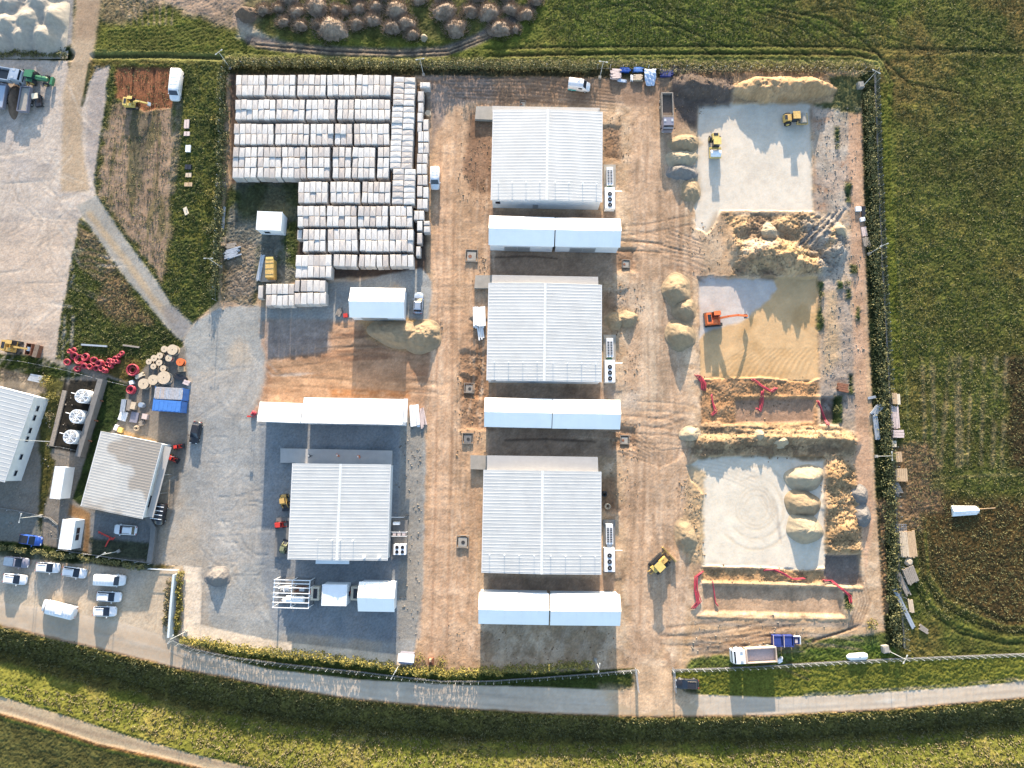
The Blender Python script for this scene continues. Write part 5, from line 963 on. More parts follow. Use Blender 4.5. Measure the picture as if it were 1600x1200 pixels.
def excavator(label, px_, py_, a_, m, sc=1.0, reach=6.5, fold=0, arm_a=0):
    t = thing('excavator', label, 'excavator', px_, py_, a_, None, 1.2); t.scale = (sc,)*3
    for sg in (-1, 1):
        s = MB().loft([(-1.75, [(0, .1), (.28, .1), (.28, .6), (0, .6)]), (-1.45, [(0, 0), (.3, 0), (.3, .85), (0, .85)]), (1.45, [(0, 0), (.3, 0), (.3, .85), (0, .85)]), (1.75, [(0, .1), (.28, .1), (.28, .6), (0, .6)])]); s.v = [(x, y+sg*1.15, z) for x, y, z in s.v]; s.build('track', M['dark'], t)
    MB().box(0, 0, .5, 1.6, 1.7, .4).build('undercarriage', M['black'], t)
    MB().box(-.35, 0, 1.0, 3.0, 2.5, .25).box(-1.25, 0, 1.25, 1.2, 2.45, 1.0, 0, .85, .92).box(-.1, -.75, 1.25, 1.1, .8, .7).build('body', M[m], t); MB().box(-1.2, 0, 2.25, .7, 1.4, .05).build('engine_grille', M['black'], t)
    c = MB().box(.35, .8, 1.25, 1.5, .9, 1.45, 0, .85, .88).build('cab', M['glass'], t); MB().box(.3, .8, 2.7, 1.35, .85, .1).build('cab_roof', M[m], c)
    def beam(p0, p1, w0, w1, nm, mm='', hw=.18):
        p0, p1 = Vector(p0), Vector(p1); d = (p1-p0).normalized(); n = Vector((-d.z, 0, d.x)); vs = []
        for p, w in ((p0, w0), (p1, w1)):
            for sy in (-hw, hw):
                for sn in (-1, 1): vs.append(tuple(p+n*w*sn+Vector((0, sy, 0))))
        return MB().add(vs, [(0, 1, 3, 2), (4, 6, 7, 5), (0, 4, 5, 1), (2, 3, 7, 6), (0, 2, 6, 4), (1, 5, 7, 3)]).build(nm, M[mm or m], t)
    k = (.8, -.1, 1.5); e = (.8+reach*.5, -.1, 3.3-fold); f = (.8+reach*.88, -.1, 1.6); beam(k, ((k[0]+e[0])/2, -.1, (k[2]+e[2])/2+.5), .3, .28, 'boom'); beam(((k[0]+e[0])/2, -.1, (k[2]+e[2])/2+.5), e, .28, .2, 'boom'); beam(e, f, .2, .14, 'arm')
    MB().tube([(1.2, -.1, 1.3), ((k[0]+e[0])/2, -.1, (k[2]+e[2])/2)], .07).build('hydraulic_cylinder', M['steel'], t)
    MB().add([(f[0]-.1, -.5, 1.7), (f[0]-.1, .4, 1.7), (f[0]+.5, -.5, 1.0), (f[0]+.5, .4, 1.0), (f[0]-.1, -.5, .6), (f[0]-.1, .4, .6), (f[0]-.55, -.5, 1.1), (f[0]-.55, .4, 1.1)], [(0, 1, 3, 2), (2, 3, 5, 4), (4, 5, 7, 6), (0, 2, 4, 6), (1, 7, 5, 3)]).build('bucket', M['steel'], t)
    return t
excavator('orange red excavator digging on the half sand filled pad', 1117, 497, 5, 'orange', .95, 6.6)
excavator('small yellow excavator on the reddish earth plot', 203, 159, -3, 'yellow', .72, 4.6, .8)
excavator('dusty ochre excavator in the shade beside the gravel lot', 17, 541, -8, 'ochre', .85, 3.6, 1)
def roller(label, px_, py_, a_, m, drum, glass='cars'):
    t = thing('road_roller', label, 'road roller', px_, py_, a_, 'road rollers on the northern pad', 1.2)
    MB().cyl(1.55, -1.0, .72, .72, 2.0, 22, 'y').build('drum', M[drum], t); s = MB()
    for sg in (-1, 1): s.box(1.2, sg*1.1, .6, 2.0, .12, .3)
    s.box(2.35, 0, .6, .14, 2.3, .3).box(.35, 0, .6, .3, 2.2, .35).build('drum_frame', M[m], t)
    MB().box(-1.7, 0, .8, 1.6, 1.5, .85, 0, .8, .85).build('bonnet', M[m], t); MB().box(-2.1, 0, 1.65, .5, .9, .05).build('grille', M['black'], t)
    MB().box(-.35, 0, .9, 1.3, 1.4, 1.5, 0, .9, .9).build('cab', M['glass'], t); MB().box(-.35, 0, 2.4, 1.4, 1.5, .12).build('roof', M[m], t)
    for sg in (-1, 1): wheel_big(t, -1.55, sg*.85, .68, .5)
    return t
roller('bright yellow road roller with white drum, shadow stretching south', 1119, 226, -90, 'yellow', 'white'); roller('orange road roller with broad pale drum in the northeast of the pad', 1245, 183, 2, 'ochre', 'conc')
# bulldozer
t = thing('bulldozer', 'yellow bulldozer parked at an angle east of the southernmost tents', 'bulldozer', 1032, 881, 42, None, 1.3)
for sg in (-1, 1):
    s = MB().loft([(-1.7, [(0, .2), (.25, .2), (.25, .7), (0, .7)]), (-1.3, [(0, 0), (.28, 0), (.28, 1), (0, 1)]), (1.2, [(0, 0), (.28, 0), (.28, .9), (0, .9)]), (1.6, [(0, .1), (.25, .1), (.25, .6), (0, .6)])]); s.v = [(x, y+sg*1.05, z) for x, y, z in s.v]; s.build('track', M['dark'], t)
MB().box(.7, 0, .7, 1.7, 1.1, 1.0, 0, .95, .8).build('bonnet', M['ochre'], t); MB().box(-.5, 0, .7, 1.2, 1.4, 1.9, 0, .9, .85).build('cab', M['glass'], t); MB().box(-.5, 0, 2.6, 1.5, 1.6, .14).build('roof', M['yellow'], t)
s = MB().loft([(2.3, [(0, .2), (1.75, .2), (1.75, 1.2), (0, 1.25)]), (2.5, [(0, .1), (1.75, .1), (1.75, 1.25), (0, 1.3)])]); s.build('blade', M['ochre'], t)
for sg in (-1, 1): MB().box(1.3, sg*.9, .5, 2.2, .16, .2).build('push_arm', M['ochre'], t)
MB().box(-1.5, 0, .5, .6, 1.4, .9).build('rear_housing', M['yellow'], t); MB().tube([(-1.8, -.3, .9), (-2.4, -.3, .9), (-2.6, -.3, .2)], .12).tube([(-1.8, .3, .9), (-2.4, .3, .9), (-2.6, .3, .2)], .12).build('ripper', M['ochre'], t); MB().cyl(.8, .3, 1.6, .06, .9, 8).build('exhaust', M['black'], t)
# small machines
def loader(label, px_, py_, a_, m, sc=1, cat='loader'):
    t = thing('small_loader', label, cat, px_, py_, a_, None, .9); t.scale = (sc,)*3
    MB().box(-.3, 0, .45, 2.0, 1.1, .75, 0, .9, .85).build('body', M[m], t); c = MB().box(-.1, 0, 1.2, 1.0, .95, 1.0, 0, .85, .85).build('cab', M['glass'], t); MB().box(-.1, 0, 2.2, 1.0, .95, .1).build('cab_roof', M[m], c)
    for sg in (-1, 1): wheel_big(t, -.9, sg*.65, .45, .3); wheel_big(t, .6, sg*.65, .45, .3); MB().tube([(-.9, sg*.5, 1.3), (.6, sg*.5, 1.4), (1.4, sg*.5, .5)], .08).build('lift_arm', M[m], t)
    MB().box(1.65, 0, .15, .6, 1.5, .5, 0, .8, 1).build('bucket', M['black'], t); return t
loader('dark ochre loader in the shade west of the lone grey hall', 444, 783, -80, 'ochre', .95); loader('red machine with rusty load on the side slab', 437.5, 820, 5, 'redb', .8, 'machine'); loader('olive green machine at the south end of the side slab', 443, 856, 75, 'olive', .8, 'machine')
loader('small red forklift beside the shed awning, upper one', 276, 698, 10, 'redb', .6, 'forklift'); loader('second small red forklift beside the shed awning', 268, 716, -30, 'redb', .65, 'forklift')
t = thing('red_frame', 'red steel plough frame in front of the shaded white car', 'machine', 168, 836, -25); s = MB().box(0, 0, .4, 3.2, .18, .18).box(.9, -.9, .4, .18, 1.9, .18).box(1.2, -.2, .35, 1.4, .15, .15, 50)
s.build('beam', M['redb'], t)
for k in range(6): MB().box(-1.4+k*.55, -.15, 0, .08, .3, .5).build('tine', M['redb'], t)
# ------------------------------------------------------------------ coils and drums
rr = random.Random(11)
def coil(label, px_, py_, R_=.75, n=3, tilt=0, name='cable_coil', m='red'):
    x, y = G(px_, py_, .4); s = MB()
    for k in range(n):
        s.torus(rr.uniform(-.06, .06), rr.uniform(-.06, .06), .16+k*.2, R_-.08+rr.uniform(-.08, .05), .065, 20, 6)
        s.torus(rr.uniform(-.05, .05), rr.uniform(-.05, .05), .2+k*.2, R_-.22, .06, 18, 5); s.torus(rr.uniform(-.05, .05), rr.uniform(-.05, .05), .1+k*.2, R_*.5, .05, 16, 5); s.torus(rr.uniform(-.05, .05), rr.uniform(-.05, .05), .26+k*.2, R_-.12, .06, 20, 5)
    o = s.build(name, M[m], None, True); o.location = (x, y, gz(x, y)); o.rotation_euler = (R(tilt), R(rr.uniform(-12, 12)), rr.uniform(0, 6)); return tag(o, label, 'cable coil', 'red coils of plastic conduit')
CO = [(105, 566, .65), (116, 556, .8), (124, 562, 1.0), (133, 558, .8), (146, 563, .7), (157, 567, .7), (132, 571, .6), (140, 573, .6), (150, 574.5, .6), (159, 577, .55), (166, 569, .5), (172, 564, .5), (174, 573, .45), (180, 560, .5), (184, 565, .45), (190, 552, .45), (115, 547, .5), (110, 549, .45), (120, 576, .6), (166, 579, .45), (186, 556, .4), (178, 567, .45)]
CL = ['leftmost red coil of the curved row', 'red coil at the upper left bend of the curved row', 'widest red coil, left half of the curved row', 'red coil touching the widest coil on its right', 'red coil in the upper line, third right of the widest', 'upper red coil in the middle of the curved row', 'red coil just below the widest one', 'second red coil of the lower line', 'third red coil of the lower line', 'fourth red coil of the lower line', 'red coil where the row starts bending up', 'small red coil right of the bend', 'small red coil below the right bend', 'small red coil, upper part of right arm', 'small red coil right beside the right arm', 'topmost red coil at the right end', 'topmost red coil at the left end', 'little red coil behind the left top end', 'red coil hanging lowest at the left', 'red coil at the lowest right of the row', 'tiny red coil just under the right top end', 'small red coil filling the right bend']
for (x, y, r_), lb in zip(CO, CL): coil(lb, x, y, r_, rr.choice((2, 3, 4)), rr.uniform(-14, 14))
coil('large dark red coil left of the wooden drums', 208.5, 578, 1.15, 4); coil('dark red coil below the large one, by a white sack', 206, 609, .85, 4); coil('short red coil against the shed awning, upper one', 235, 792, .5, 3); coil('red coil at the south end of the shed awning', 230.5, 799, .45, 3)
coil('red coil leaning on the loose frame west of the long hall annex', 399.5, 647, .5, 4, 60)
drum0 = None
DL = [(258, 546, .62, 'pale cable drum at the top of the group, left one'), (271, 547, 1.0, 'large pale cable drum at the top of the group'), (251, 556, .6, 'pale cable drum second from the top on the left'), (242, 560, .62, 'pale cable drum in the left slope of the group'), (265, 560, .65, 'pale cable drum with reddish cable below the large top one'), (234, 565.5, .55, 'leftmost small cable drum'), (250, 567, .6, 'small cable drum in the middle of the group'), (241, 573, .55, 'small cable drum below the leftmost ones'), (256, 576, .6, 'small tilted cable drum above the flat ones'), (241, 594, .98, 'flat cable drum left of the biggest one'), (258, 590.5, 1.25, 'biggest grey cable drum above the blue container'), (226, 600, 1.0, 'large grey drum half in shade left of the flat one'), (282.5, 566, .72, 'orange wound cable drum at the right of the group')]
for (x, y, r_, lb) in DL:
    t = thing('cable_drum', lb, 'cable drum', x, y, rr.uniform(0, 90), 'wooden cable drums', .6); h_ = .7+r_*.3
    for z in (0, h_): f_ = MB().cyl(0, 0, z, r_, .07, 22).build('flange', M['orange' if 'orange' in lb else 'ply'], t)
    MB().cyl(0, 0, h_+.07, .1, .02, 10).build('axle_hole', M['dark'], f_); MB().cyl(0, 0, .07, r_*.72, h_-.07, 18).build('cable', M['red' if 'red' in lb else 'dark'], t)
t = thing('cable_drum', 'pale round wooden drum lid beside the northern crates', 'cable drum', 669, 177.5, 0, None, .3); MB().cyl(0, 0, 0, .6, .08, 22).cyl(0, 0, .5, .6, .08, 22).build('flange', M['ply'], t); MB().cyl(0, 0, .08, .4, .42, 16).build('core', M['wood'], t)
# ------------------------------------------------------------------ boards, boxes, odds and ends
def stack(name, label, cat, px_, py_, a_, L_, W, h, m, n=4, lay=2, jit=.06, zc=.2, group=None):
    x, y = G(px_, py_, zc); s = MB(); w = W/n; hh = h/lay
    for l in range(lay):
        for k in range(n): s.box(rr.uniform(-1, 1)*jit*L_, -W/2+w*(k+.5), l*hh, L_*(1-rr.random()*jit), w*.9, hh*.92, rr.uniform(-1, 1)*jit*25)
    o = s.build(name, M[m]); o.location = (x, y, gz(x, y)); o.rotation_euler = (0, 0, R(a_)); return tag(o, label, cat, group)
stack('plank_stack', 'white planks stacked against the west side of the middle hall', 'planks', 749, 496, -88, 3.9, 2.4, .6, 'white', 7, 2, .07); stack('plank_stack', 'fallen white planks below the stacked ones beside the middle hall', 'planks', 751, 519, -84, 2.8, 1.2, .3, 'white', 4, 1, .15)
stack('panel_stack', 'white insulation panels leaning at the east end of the long hall', 'panels', 648, 650, -86, 4.0, 1.8, .5, 'white', 3, 2, .05); stack('panel_stack', 'tilted white battens right of the white panels', 'panels', 660, 652, -80, 3.6, 1.2, .4, 'pink', 4, 1, .15)
stack('timber_stack', 'fresh yellow timber block, northernmost east of the east fence', 'timber', 1395.5, 623, -90, 2.1, 1.0, .7, 'wood', 3, 3, .01, group='timber stacks along the east fence'); stack('timber_stack', 'pale board block right beside the northernmost timber', 'timber', 1403, 624, -90, 2.0, .6, .6, 'cream', 2, 3, .01)
stack('timber_stack', 'thin pink brown laths south of the northernmost timber', 'timber', 1398, 652, -90, 4.2, 1.5, .3, 'pink', 6, 2, .06); stack('timber_stack', 'bundle of pale sacks and boards halfway along the fence', 'timber', 1401.5, 678, 0, 2.1, 1.5, .7, 'pink', 3, 2, .04); stack('timber_stack', 'small pale bundle left of the lamp post arm', 'timber', 1396.5, 694, -90, 1.2, .8, .5, 'cream', 2, 2, .04)
stack('timber_stack', 'orange brown timber block under the lamp post arm', 'timber', 1402, 714, -88, 1.9, 1.2, .7, 'wood', 3, 3, .02); stack('timber_stack', 'neat yellow timber block with white centre strip', 'timber', 1406, 742, -90, 2.4, 2.2, .8, 'wood', 6, 3, .01); stack('timber_stack', 'scattered grey sticks south of the neat timber block', 'timber', 1402, 764, -70, 2.2, 1.4, .3, 'woodg', 6, 2, .15)
stack('timber_stack', 'long bundle of pale laths south of the steel grid', 'timber', 1411, 850, -88, 4.6, 1.5, .6, 'ply', 6, 3, .03); stack('timber_stack', 'long bundle of brown beams right of the pale laths', 'timber', 1423, 850, -87, 4.8, 1.7, .6, 'wood', 6, 3, .04); stack('timber_stack', 'grey weathered boards in the southern part of the dump', 'timber', 1422, 899, -72, 2.9, 2.2, .5, 'woodg', 7, 2, .06); stack('timber_stack', 'tilted beams left of the grey weathered boards', 'timber', 1411, 912, -65, 4.6, 1.0, .3, 'woodg', 4, 1, .08)
stack('timber_stack', 'pair of long grey pipes by the fence south end', 'pipes', 1412, 950, -66, 7.6, .8, .3, 'steel', 2, 1, .02); stack('timber_stack', 'narrow pale board at the south end of the dump', 'timber', 1424, 947, -85, 2.4, .9, .3, 'ply', 3, 1, .05); stack('plank_stack', 'grey brown boards lying apart near the curved tracks', 'planks', 1443, 983, -35, 1.8, .9, .3, 'woodg', 4, 1, .1)
t = thing('steel_grid', 'flat grey steel grid on top of the lath bundles', 'steel grid', 1406, 825, 0); s = MB()
for k in range(6): s.box(-1.0+k*.4, 0, .3, .05, 1.5, .05)
for k in range(5): s.box(0, -.7+k*.35, .36, 2.2, .05, .05)
s.build('bar', M['steel'], t)
x, y = G(1421, 878, .3); o = MB().cyl(0, 0, 0, .85, .5, 16, 'z', .4).build('sack_pile', M['ply']); o.location = (x, y, 0); tag(o, 'rounded cream sack between lath bundles and grey boards', 'sack')
stack('steel_profile', 'long blue grey steel profiles on the east hedge', 'steel profiles', 1369, 668, -86, 4.6, .9, .4, 'steel', 4, 1, .04); stack('steel_profile', 'crossed pale steel pieces north of the long profiles', 'steel profiles', 1370, 640, 50, 2.4, 1.3, .4, 'steel', 4, 2, .2); stack('steel_profile', 'small grey bent sheet on the hedge edge', 'steel profiles', 1362, 621, 10, 1.6, .5, .2, 'steel', 2, 1, .05)
stack('board_pile', 'white bright box lid among the things dumped on the east hedge', 'boards', 1340.5, 327, 0, 1.1, 1.0, .5, 'white', 1, 2, .02); stack('board_pile', 'row of black plastic pipes beside the white lid', 'pipes', 1349, 330, 90, 2.3, .8, .4, 'black', 4, 1, .1); stack('board_pile', 'white sack below the black pipes', 'sack', 1347.5, 343, 10, .9, .8, .5, 'white', 2, 1, .05); stack('board_pile', 'long pinkish boards on the east hedge', 'boards', 1350, 362, -84, 1.9, 1.0, .4, 'pink', 3, 1, .04); stack('board_pile', 'jumbled brown planks south of the pinkish boards', 'boards', 1353, 379, -80, 1.8, 1.3, .4, 'woodg', 5, 2, .15)
stack('pipe_bundle', 'blue grey pipe bundle left of the yellow box', 'pipes', 407.5, 419, 82, 5.2, .8, .4, 'steel', 5, 2, .03); stack('board_pile', 'wooden pallet stack west of the small white cabin grass', 'pallets', 348.5, 378, -90, 1.8, 1.2, .6, 'wood', 4, 3, .03); stack('board_pile', 'grey planks right of the pallet stack', 'boards', 362, 384, 10, 2.0, 1.0, .3, 'woodg', 4, 1, .12); stack('pipe_bundle', 'two long pale pipes lying beside the west hedge', 'pipes', 349, 341, 88, 4.8, .5, .25, 'steel', 3, 1, .02)
stack('board_pile', 'two pale boards on the green plot left of the hedge', 'boards', 290, 329, -70, 1.6, .8, .2, 'cream', 3, 1, .1); stack('log', 'white birch like trunk lying above the red coils', 'log', 148, 540, -4, 5.0, .35, .35, 'steel', 1, 1, .01); stack('log', 'second pale trunk right of the first one', 'log', 205, 541, -8, 3.2, .35, .35, 'woodg', 1, 1, .01)
for i, (x, y, w_, h_, m_) in enumerate(((292, 194, 1.0, 1.8, 'pink'), (292, 209, 1.2, .9, 'pink'), (294.5, 233, 1.0, 1.4, 'white'), (294, 261, 1.3, 1.0, 'black'), (294, 273, 1.2, .9, 'ply'), (294, 288, 1.6, .8, 'wood'))):
    stack('board_pile', ('topmost pinkish slab', 'second pinkish slab', 'white box', 'black slab', 'pale board', 'lowest wooden pallet')[i]+' in the broken line along the green plot', 'slab', x, y, 90, h_, w_, .35, m_, 2, 1, .03)
x, y = G(1346, 1000, 0)
for i, (px_, py_) in enumerate(((1214.5, 1001), (1231, 1001))):
    t = thing('waste_skip', ('left', 'right')[i]+' dark blue skip behind the white tipper truck', 'skip', px_, py_, 0, 'dark blue skips', .8); s = MB()
    for sg in (-1, 1): s.box(sg*.82, 0, .1, .1, 1.9, 1.3).box(0, sg*.9, .1, 1.6, .1, 1.3)
    s.box(0, 0, .1, 1.6, 1.8, .1).build('tub', M['navy'], t); MB().box(-.1, 0, 1.25, 1.35, 1.6, .06).build('lid', M['navy'], t); MB().box(-.9, 0, 1.4, .1, 2.1, .08).build('rim', M['pink'], t)
t = thing('handcart', 'small white framed cart right of the blue skips', 'cart', 1244, 1000, 0, None, .5); MB().box(0, 0, .4, 1.3, 1.5, .1).build('deck', M['navy'], t); MB().box(0, .7, .5, 1.3, .08, .5).box(.6, 0, .5, .08, 1.4, .5).build('frame', M['white'], t); MB().box(-.1, -.1, .5, .5, .7, .35).build('box', M['pink'], t); wheels(t, (0,), .65, .25, .12)
t = thing('water_tank', 'white boat shaped tank lying north of the south fence', 'tank', 1340, 1026, 3, None, .4); MB().loft([(-1.9, [(0, .1), (.2, .1), (.3, .3), (0, .5)]), (-1.3, [(0, 0), (.55, 0), (.6, .5), (0, .85)]), (1.3, [(0, 0), (.6, 0), (.62, .5), (0, .9)]), (1.8, [(0, .1), (.4, .1), (.45, .4), (0, .6)])]).build('shell', M['white'], t, True); MB().box(0, -.9, 0, 3.2, .12, .15).build('skid', M['steel'], t); MB().cyl(.2, 0, .85, .2, .12, 10).build('filler_cap', M['steel'], t)
x, y = G(1218, 1032, .2); o = MB().box(0, 0, 0, 1.0, .8, .5, 30, .7, .8).box(.3, .4, .1, .6, .5, .5, 70, .6, .6).build('plastic_sack', M['white']); o.location = (x, y, gz(x, y)); tag(o, 'crumpled white plastic sack behind the tipper truck', 'sack')
t = thing('kiosk', 'small white roofed kiosk on the south hedge', 'kiosk', 635, 1029, -5, None, 1.5); MB().box(0, 0, 0, 2.5, 1.7, 1.9).build('wall', M['carg'], t); MB().box(0, .2, 1.9, 2.9, 1.4, .12).build('roof', M['white'], t); MB().box(.3, -.86, .1, .8, .04, 1.7).build('door', M['steel'], t)
t = thing('monument_post', 'small brown stepped post right of the kiosk', 'post', 674, 1032, 0); MB().box(0, 0, 0, 1.0, 1.2, .5).box(0, .2, .5, .7, .7, .6).build('base', M['rust'], t); MB().box(0, .5, 1.1, .35, .35, .9).build('cap', M['wood'], t)
t = thing('greenhouse_cover', 'long white sheeted roof part lying in the field', 'cover', 1510, 798, 2, None, .4); MB().loft([(-2.6, [(0, .05), (1.0, .05), (.95, .3), (0, .8)]), (1.9, [(0, .05), (.8, .05), (.8, .3), (0, .7)]), (2.5, [(0, .05), (.35, .05), (.35, .15), (0, .35)])]).build('sheet', M['white'], t); MB().tube([(2.4, .2, .15), (5.6, .3, .12)], .06).build('pole', M['wood'], t); MB().box(0, -.5, .62, 4.4, .05, .05).build('seam', M['steel'], t)
t = thing('storage_box', 'bright orange yellow storage box on a pallet beside the crates', 'box', 423, 421, -88, None, 1.2); MB().box(0, 0, .15, 3.6, 1.7, 1.7, 0, .97, .93).build('body', M['ochre'], t); s = MB()
for k in (-1, 0, 1): s.box(k*1.1, 0, 1.86, .05, 1.55, .05)
s.build('seam', M['wood'], t); MB().box(-2.0, 0, 1.5, .5, 1.4, .4).build('hood', M['yellow'], t); MB().box(0, -.9, 0, 4.2, 3.0, .12).build('pallet', M['conc'], t)
t = thing('rust_container', 'rusty open box beside the ochre excavator', 'container', 47, 546, 84, None, .7); s = MB()
for sg in (-1, 1): s.box(0, sg*.5, 0, 2.2, .08, 1.2).box(sg*1.06, 0, 0, .08, .9, 1.2)
s.box(0, 0, 0, 2.1, .9, .1).build('tub', M['rust'], t); MB().box(0, 0, .1, 1.9, .8, .3).build('scrap', M['brown'], t)
t = thing('rust_container', 'narrow dark red box at the edge of the gravel lot', 'container', 59, 549, 78, None, .6); MB().box(0, 0, 0, 2.3, .8, 1.1).build('body', M['rust'], t); MB().box(0, 0, 1.1, 2.4, .85, .08).build('lid', M['brown'], t)
# storage corner by the shed
stack('pallet_stack', 'grey pallet rack left of the blue barrel', 'pallets', 195, 634, 86, 2.4, .9, .8, 'steel', 4, 3, .03); stack('pallet_stack', 'second grey rack right of the first one', 'pallets', 203, 633, 86, 2.2, .7, .7, 'woodg', 3, 2, .04); stack('cardboard_box', 'tan box between rack and blue barrel', 'box', 210, 634, 80, 1.4, 1.0, .8, 'ply', 1, 1, .01)
x, y = G(222, 633, .5); o = MB().cyl(0, 0, 0, .5, 1.0, 16).cyl(0, 0, 1.0, .42, .04, 16).build('barrel', M['cars']); o.location = (x, y, 0); tag(o, 'blue grey barrel west of the bright blue container', 'barrel')
stack('pallet_stack', 'white slatted pallet in the shade north of the shed', 'pallets', 192, 650, 75, 1.8, 1.5, .3, 'white', 5, 1, .04); stack('sheet_stack', 'dark grey metal sheets right of the slatted pallet', 'sheets', 210, 652, 80, 2.0, 1.6, .3, 'carg', 1, 2, .02); stack('cardboard_box', 'pinkish box right of the metal sheets', 'box', 228, 651, 80, 1.0, 1.1, .8, 'pink', 1, 1, .01)
coil('small tan tyre like coil north of the shed', 213, 669, .5, 2, m='ply'); stack('scrap_pile', 'small pile of brown scrap left of the tan coil', 'scrap', 222, 661, 30, .9, .9, .5, 'woodg', 4, 2, .2)
stack('cardboard_box', 'yellow crate at the northwest corner of the shed', 'box', 189, 672, 75, .9, .9, .6, 'yellow', 1, 1, .01); stack('cardboard_box', 'white crate left of the yellow crate', 'box', 182, 668, 70, 1.0, .7, .5, 'white', 1, 1, .01)
stack('cardboard_box', 'round cornered white sack above the dark red coil', 'sack', 207, 598, 20, .7, .8, .8, 'white', 1, 1, .01); stack('broken_drum', 'cream broken drum part beside the large dark red coil', 'drum part', 219, 587, 30, 1.6, .7, .5, 'cream', 3, 2, .12); stack('plank_stack', 'brown boards at the right end of the cable drums', 'planks', 284, 577, 5, 1.4, 1.0, .4, 'wood', 3, 2, .05); stack('reel_stand', 'black cable reel stand right of the biggest drum', 'stand', 282, 590, -20, 2.4, 1.0, .5, 'black', 4, 1, .1); stack('cardboard_box', 'two whitish boxes above the blue container corner', 'box', 292, 598, -20, 1.2, .9, .6, 'pink', 2, 1, .05)
stack('pallet_stack', 'low light box in the pen above the west hall', 'boxes', 56, 591, -10, 2.6, 1.4, .5, 'steel', 4, 2, .08); stack('cardboard_box', 'red folded tarpaulin box left of the lone gabled tent', 'box', 540, 493, 10, .8, .8, .5, 'redb', 1, 1, .02); stack('scrap_pile', 'grey scrap rods left of the red box by the lone tent', 'scrap', 530, 488, 70, 1.6, 1.0, .4, 'woodg', 5, 2, .2)
# heap of rubbish in the north, scrap west
for i, (x, y, a_, L_, W, h, m_, lb) in enumerate(((962, 117, 0, 1.9, 2.0, .7, 'pink', 'pale pinkish rubbish sacks at the left of the north dump'), (976, 109.5, 0, 1.9, .9, .6, 'carb', 'row of blue cans behind the sacks of the north dump'), (997, 109.5, 0, 1.8, .9, .6, 'blue', 'second row of blue cans left of the white tarpaulin'), (996, 122, 0, 1.7, 1.2, .6, 'ply', 'grey brown crate in front of the blue cans'), (987, 122, 90, 1.2, .5, .4, 'white', 'small white frame beside the grey brown crate'), (1042, 115, 0, 2.4, 1.4, .5, 'navy', 'dark scrap right of the white tarpaulin'), (972, 126, -10, 1.6, .5, .3, 'tarp', 'pale blue plastic strip below the sacks'))):
    stack('rubbish_pile', lb, 'rubbish', x, y, a_, L_, W, h, m_, 6, 3, .16, group='dumped rubbish north of the halls')
s = MB(); n = 12
for i in range(n+1):
    for j in range(n+1): u_, v_ = i/n-.5, j/n-.5; s.v.append((u_*(2.3-.7*(v_ < 0)*abs(v_)*2), v_*3.4, .7-.5*abs(v_-.25)+.12*math.sin(i*1.7+j)+.1*math.cos(j*2.1+i*.6)))
for i in range(n):
    for j in range(n): a_ = i*(n+1)+j; s.f.append((a_, a_+n+1, a_+n+2, a_+1))
x, y = G(1016, 121, .5); o = s.build('tarpaulin', M['tarp'], None, True); o.location = (x, y, gz(x, y)); o.modifiers.new('s', 'SOLIDIFY').thickness = .04; tag(o, 'crumpled white and blue tarpaulin over the north dump', 'tarpaulin')
stack('scrap_pile', 'dumped white and grey scrap beside the west lamp post', 'scrap', 363, 396, 20, 3.0, 1.8, .4, 'steel', 7, 2, .2); stack('scrap_pile', 'dark shed like scrap box on the west hedge', 'scrap', 347, 289, 0, 1.8, .9, .8, 'woodg', 2, 1, .04); stack('scrap_pile', 'rusty brick red pallet in the spoil on the east side', 'scrap', 1316, 606, -10, 1.9, 1.6, .7, 'rust', 4, 2, .08)
stack('pump_unit', 'dark drum shaped pump on the southernmost loading dock', 'pump', 765.5, 716, 0, .9, .8, .8, 'black', 1, 1, .01).location.z = .9; stack('scrap_pile', 'pale rubble sacks beside the dark pump on the dock', 'sacks', 771, 722, 40, 1.2, .9, .4, 'pink', 3, 1, .12).location.z = .9
coil('black coiled hose beside the southernmost hall', 944.5, 771, .5, 3, m='dark'); coil('tan ring of hose below the black one', 949.5, 791, .6, 2, m='ply')
t = thing('hose_stand', 'bare red steel stand left of the annex of the long hall', 'frame', 397, 652, 0); s = MB()
for sg in (-1, 1): s.box(sg*.25, 0, 0, .07, .07, 2.6)
s.build('post', M['redb'], t); MB().box(0, 0, 2.4, .6, .3, .3).build('crossbar', M['redb'], t)
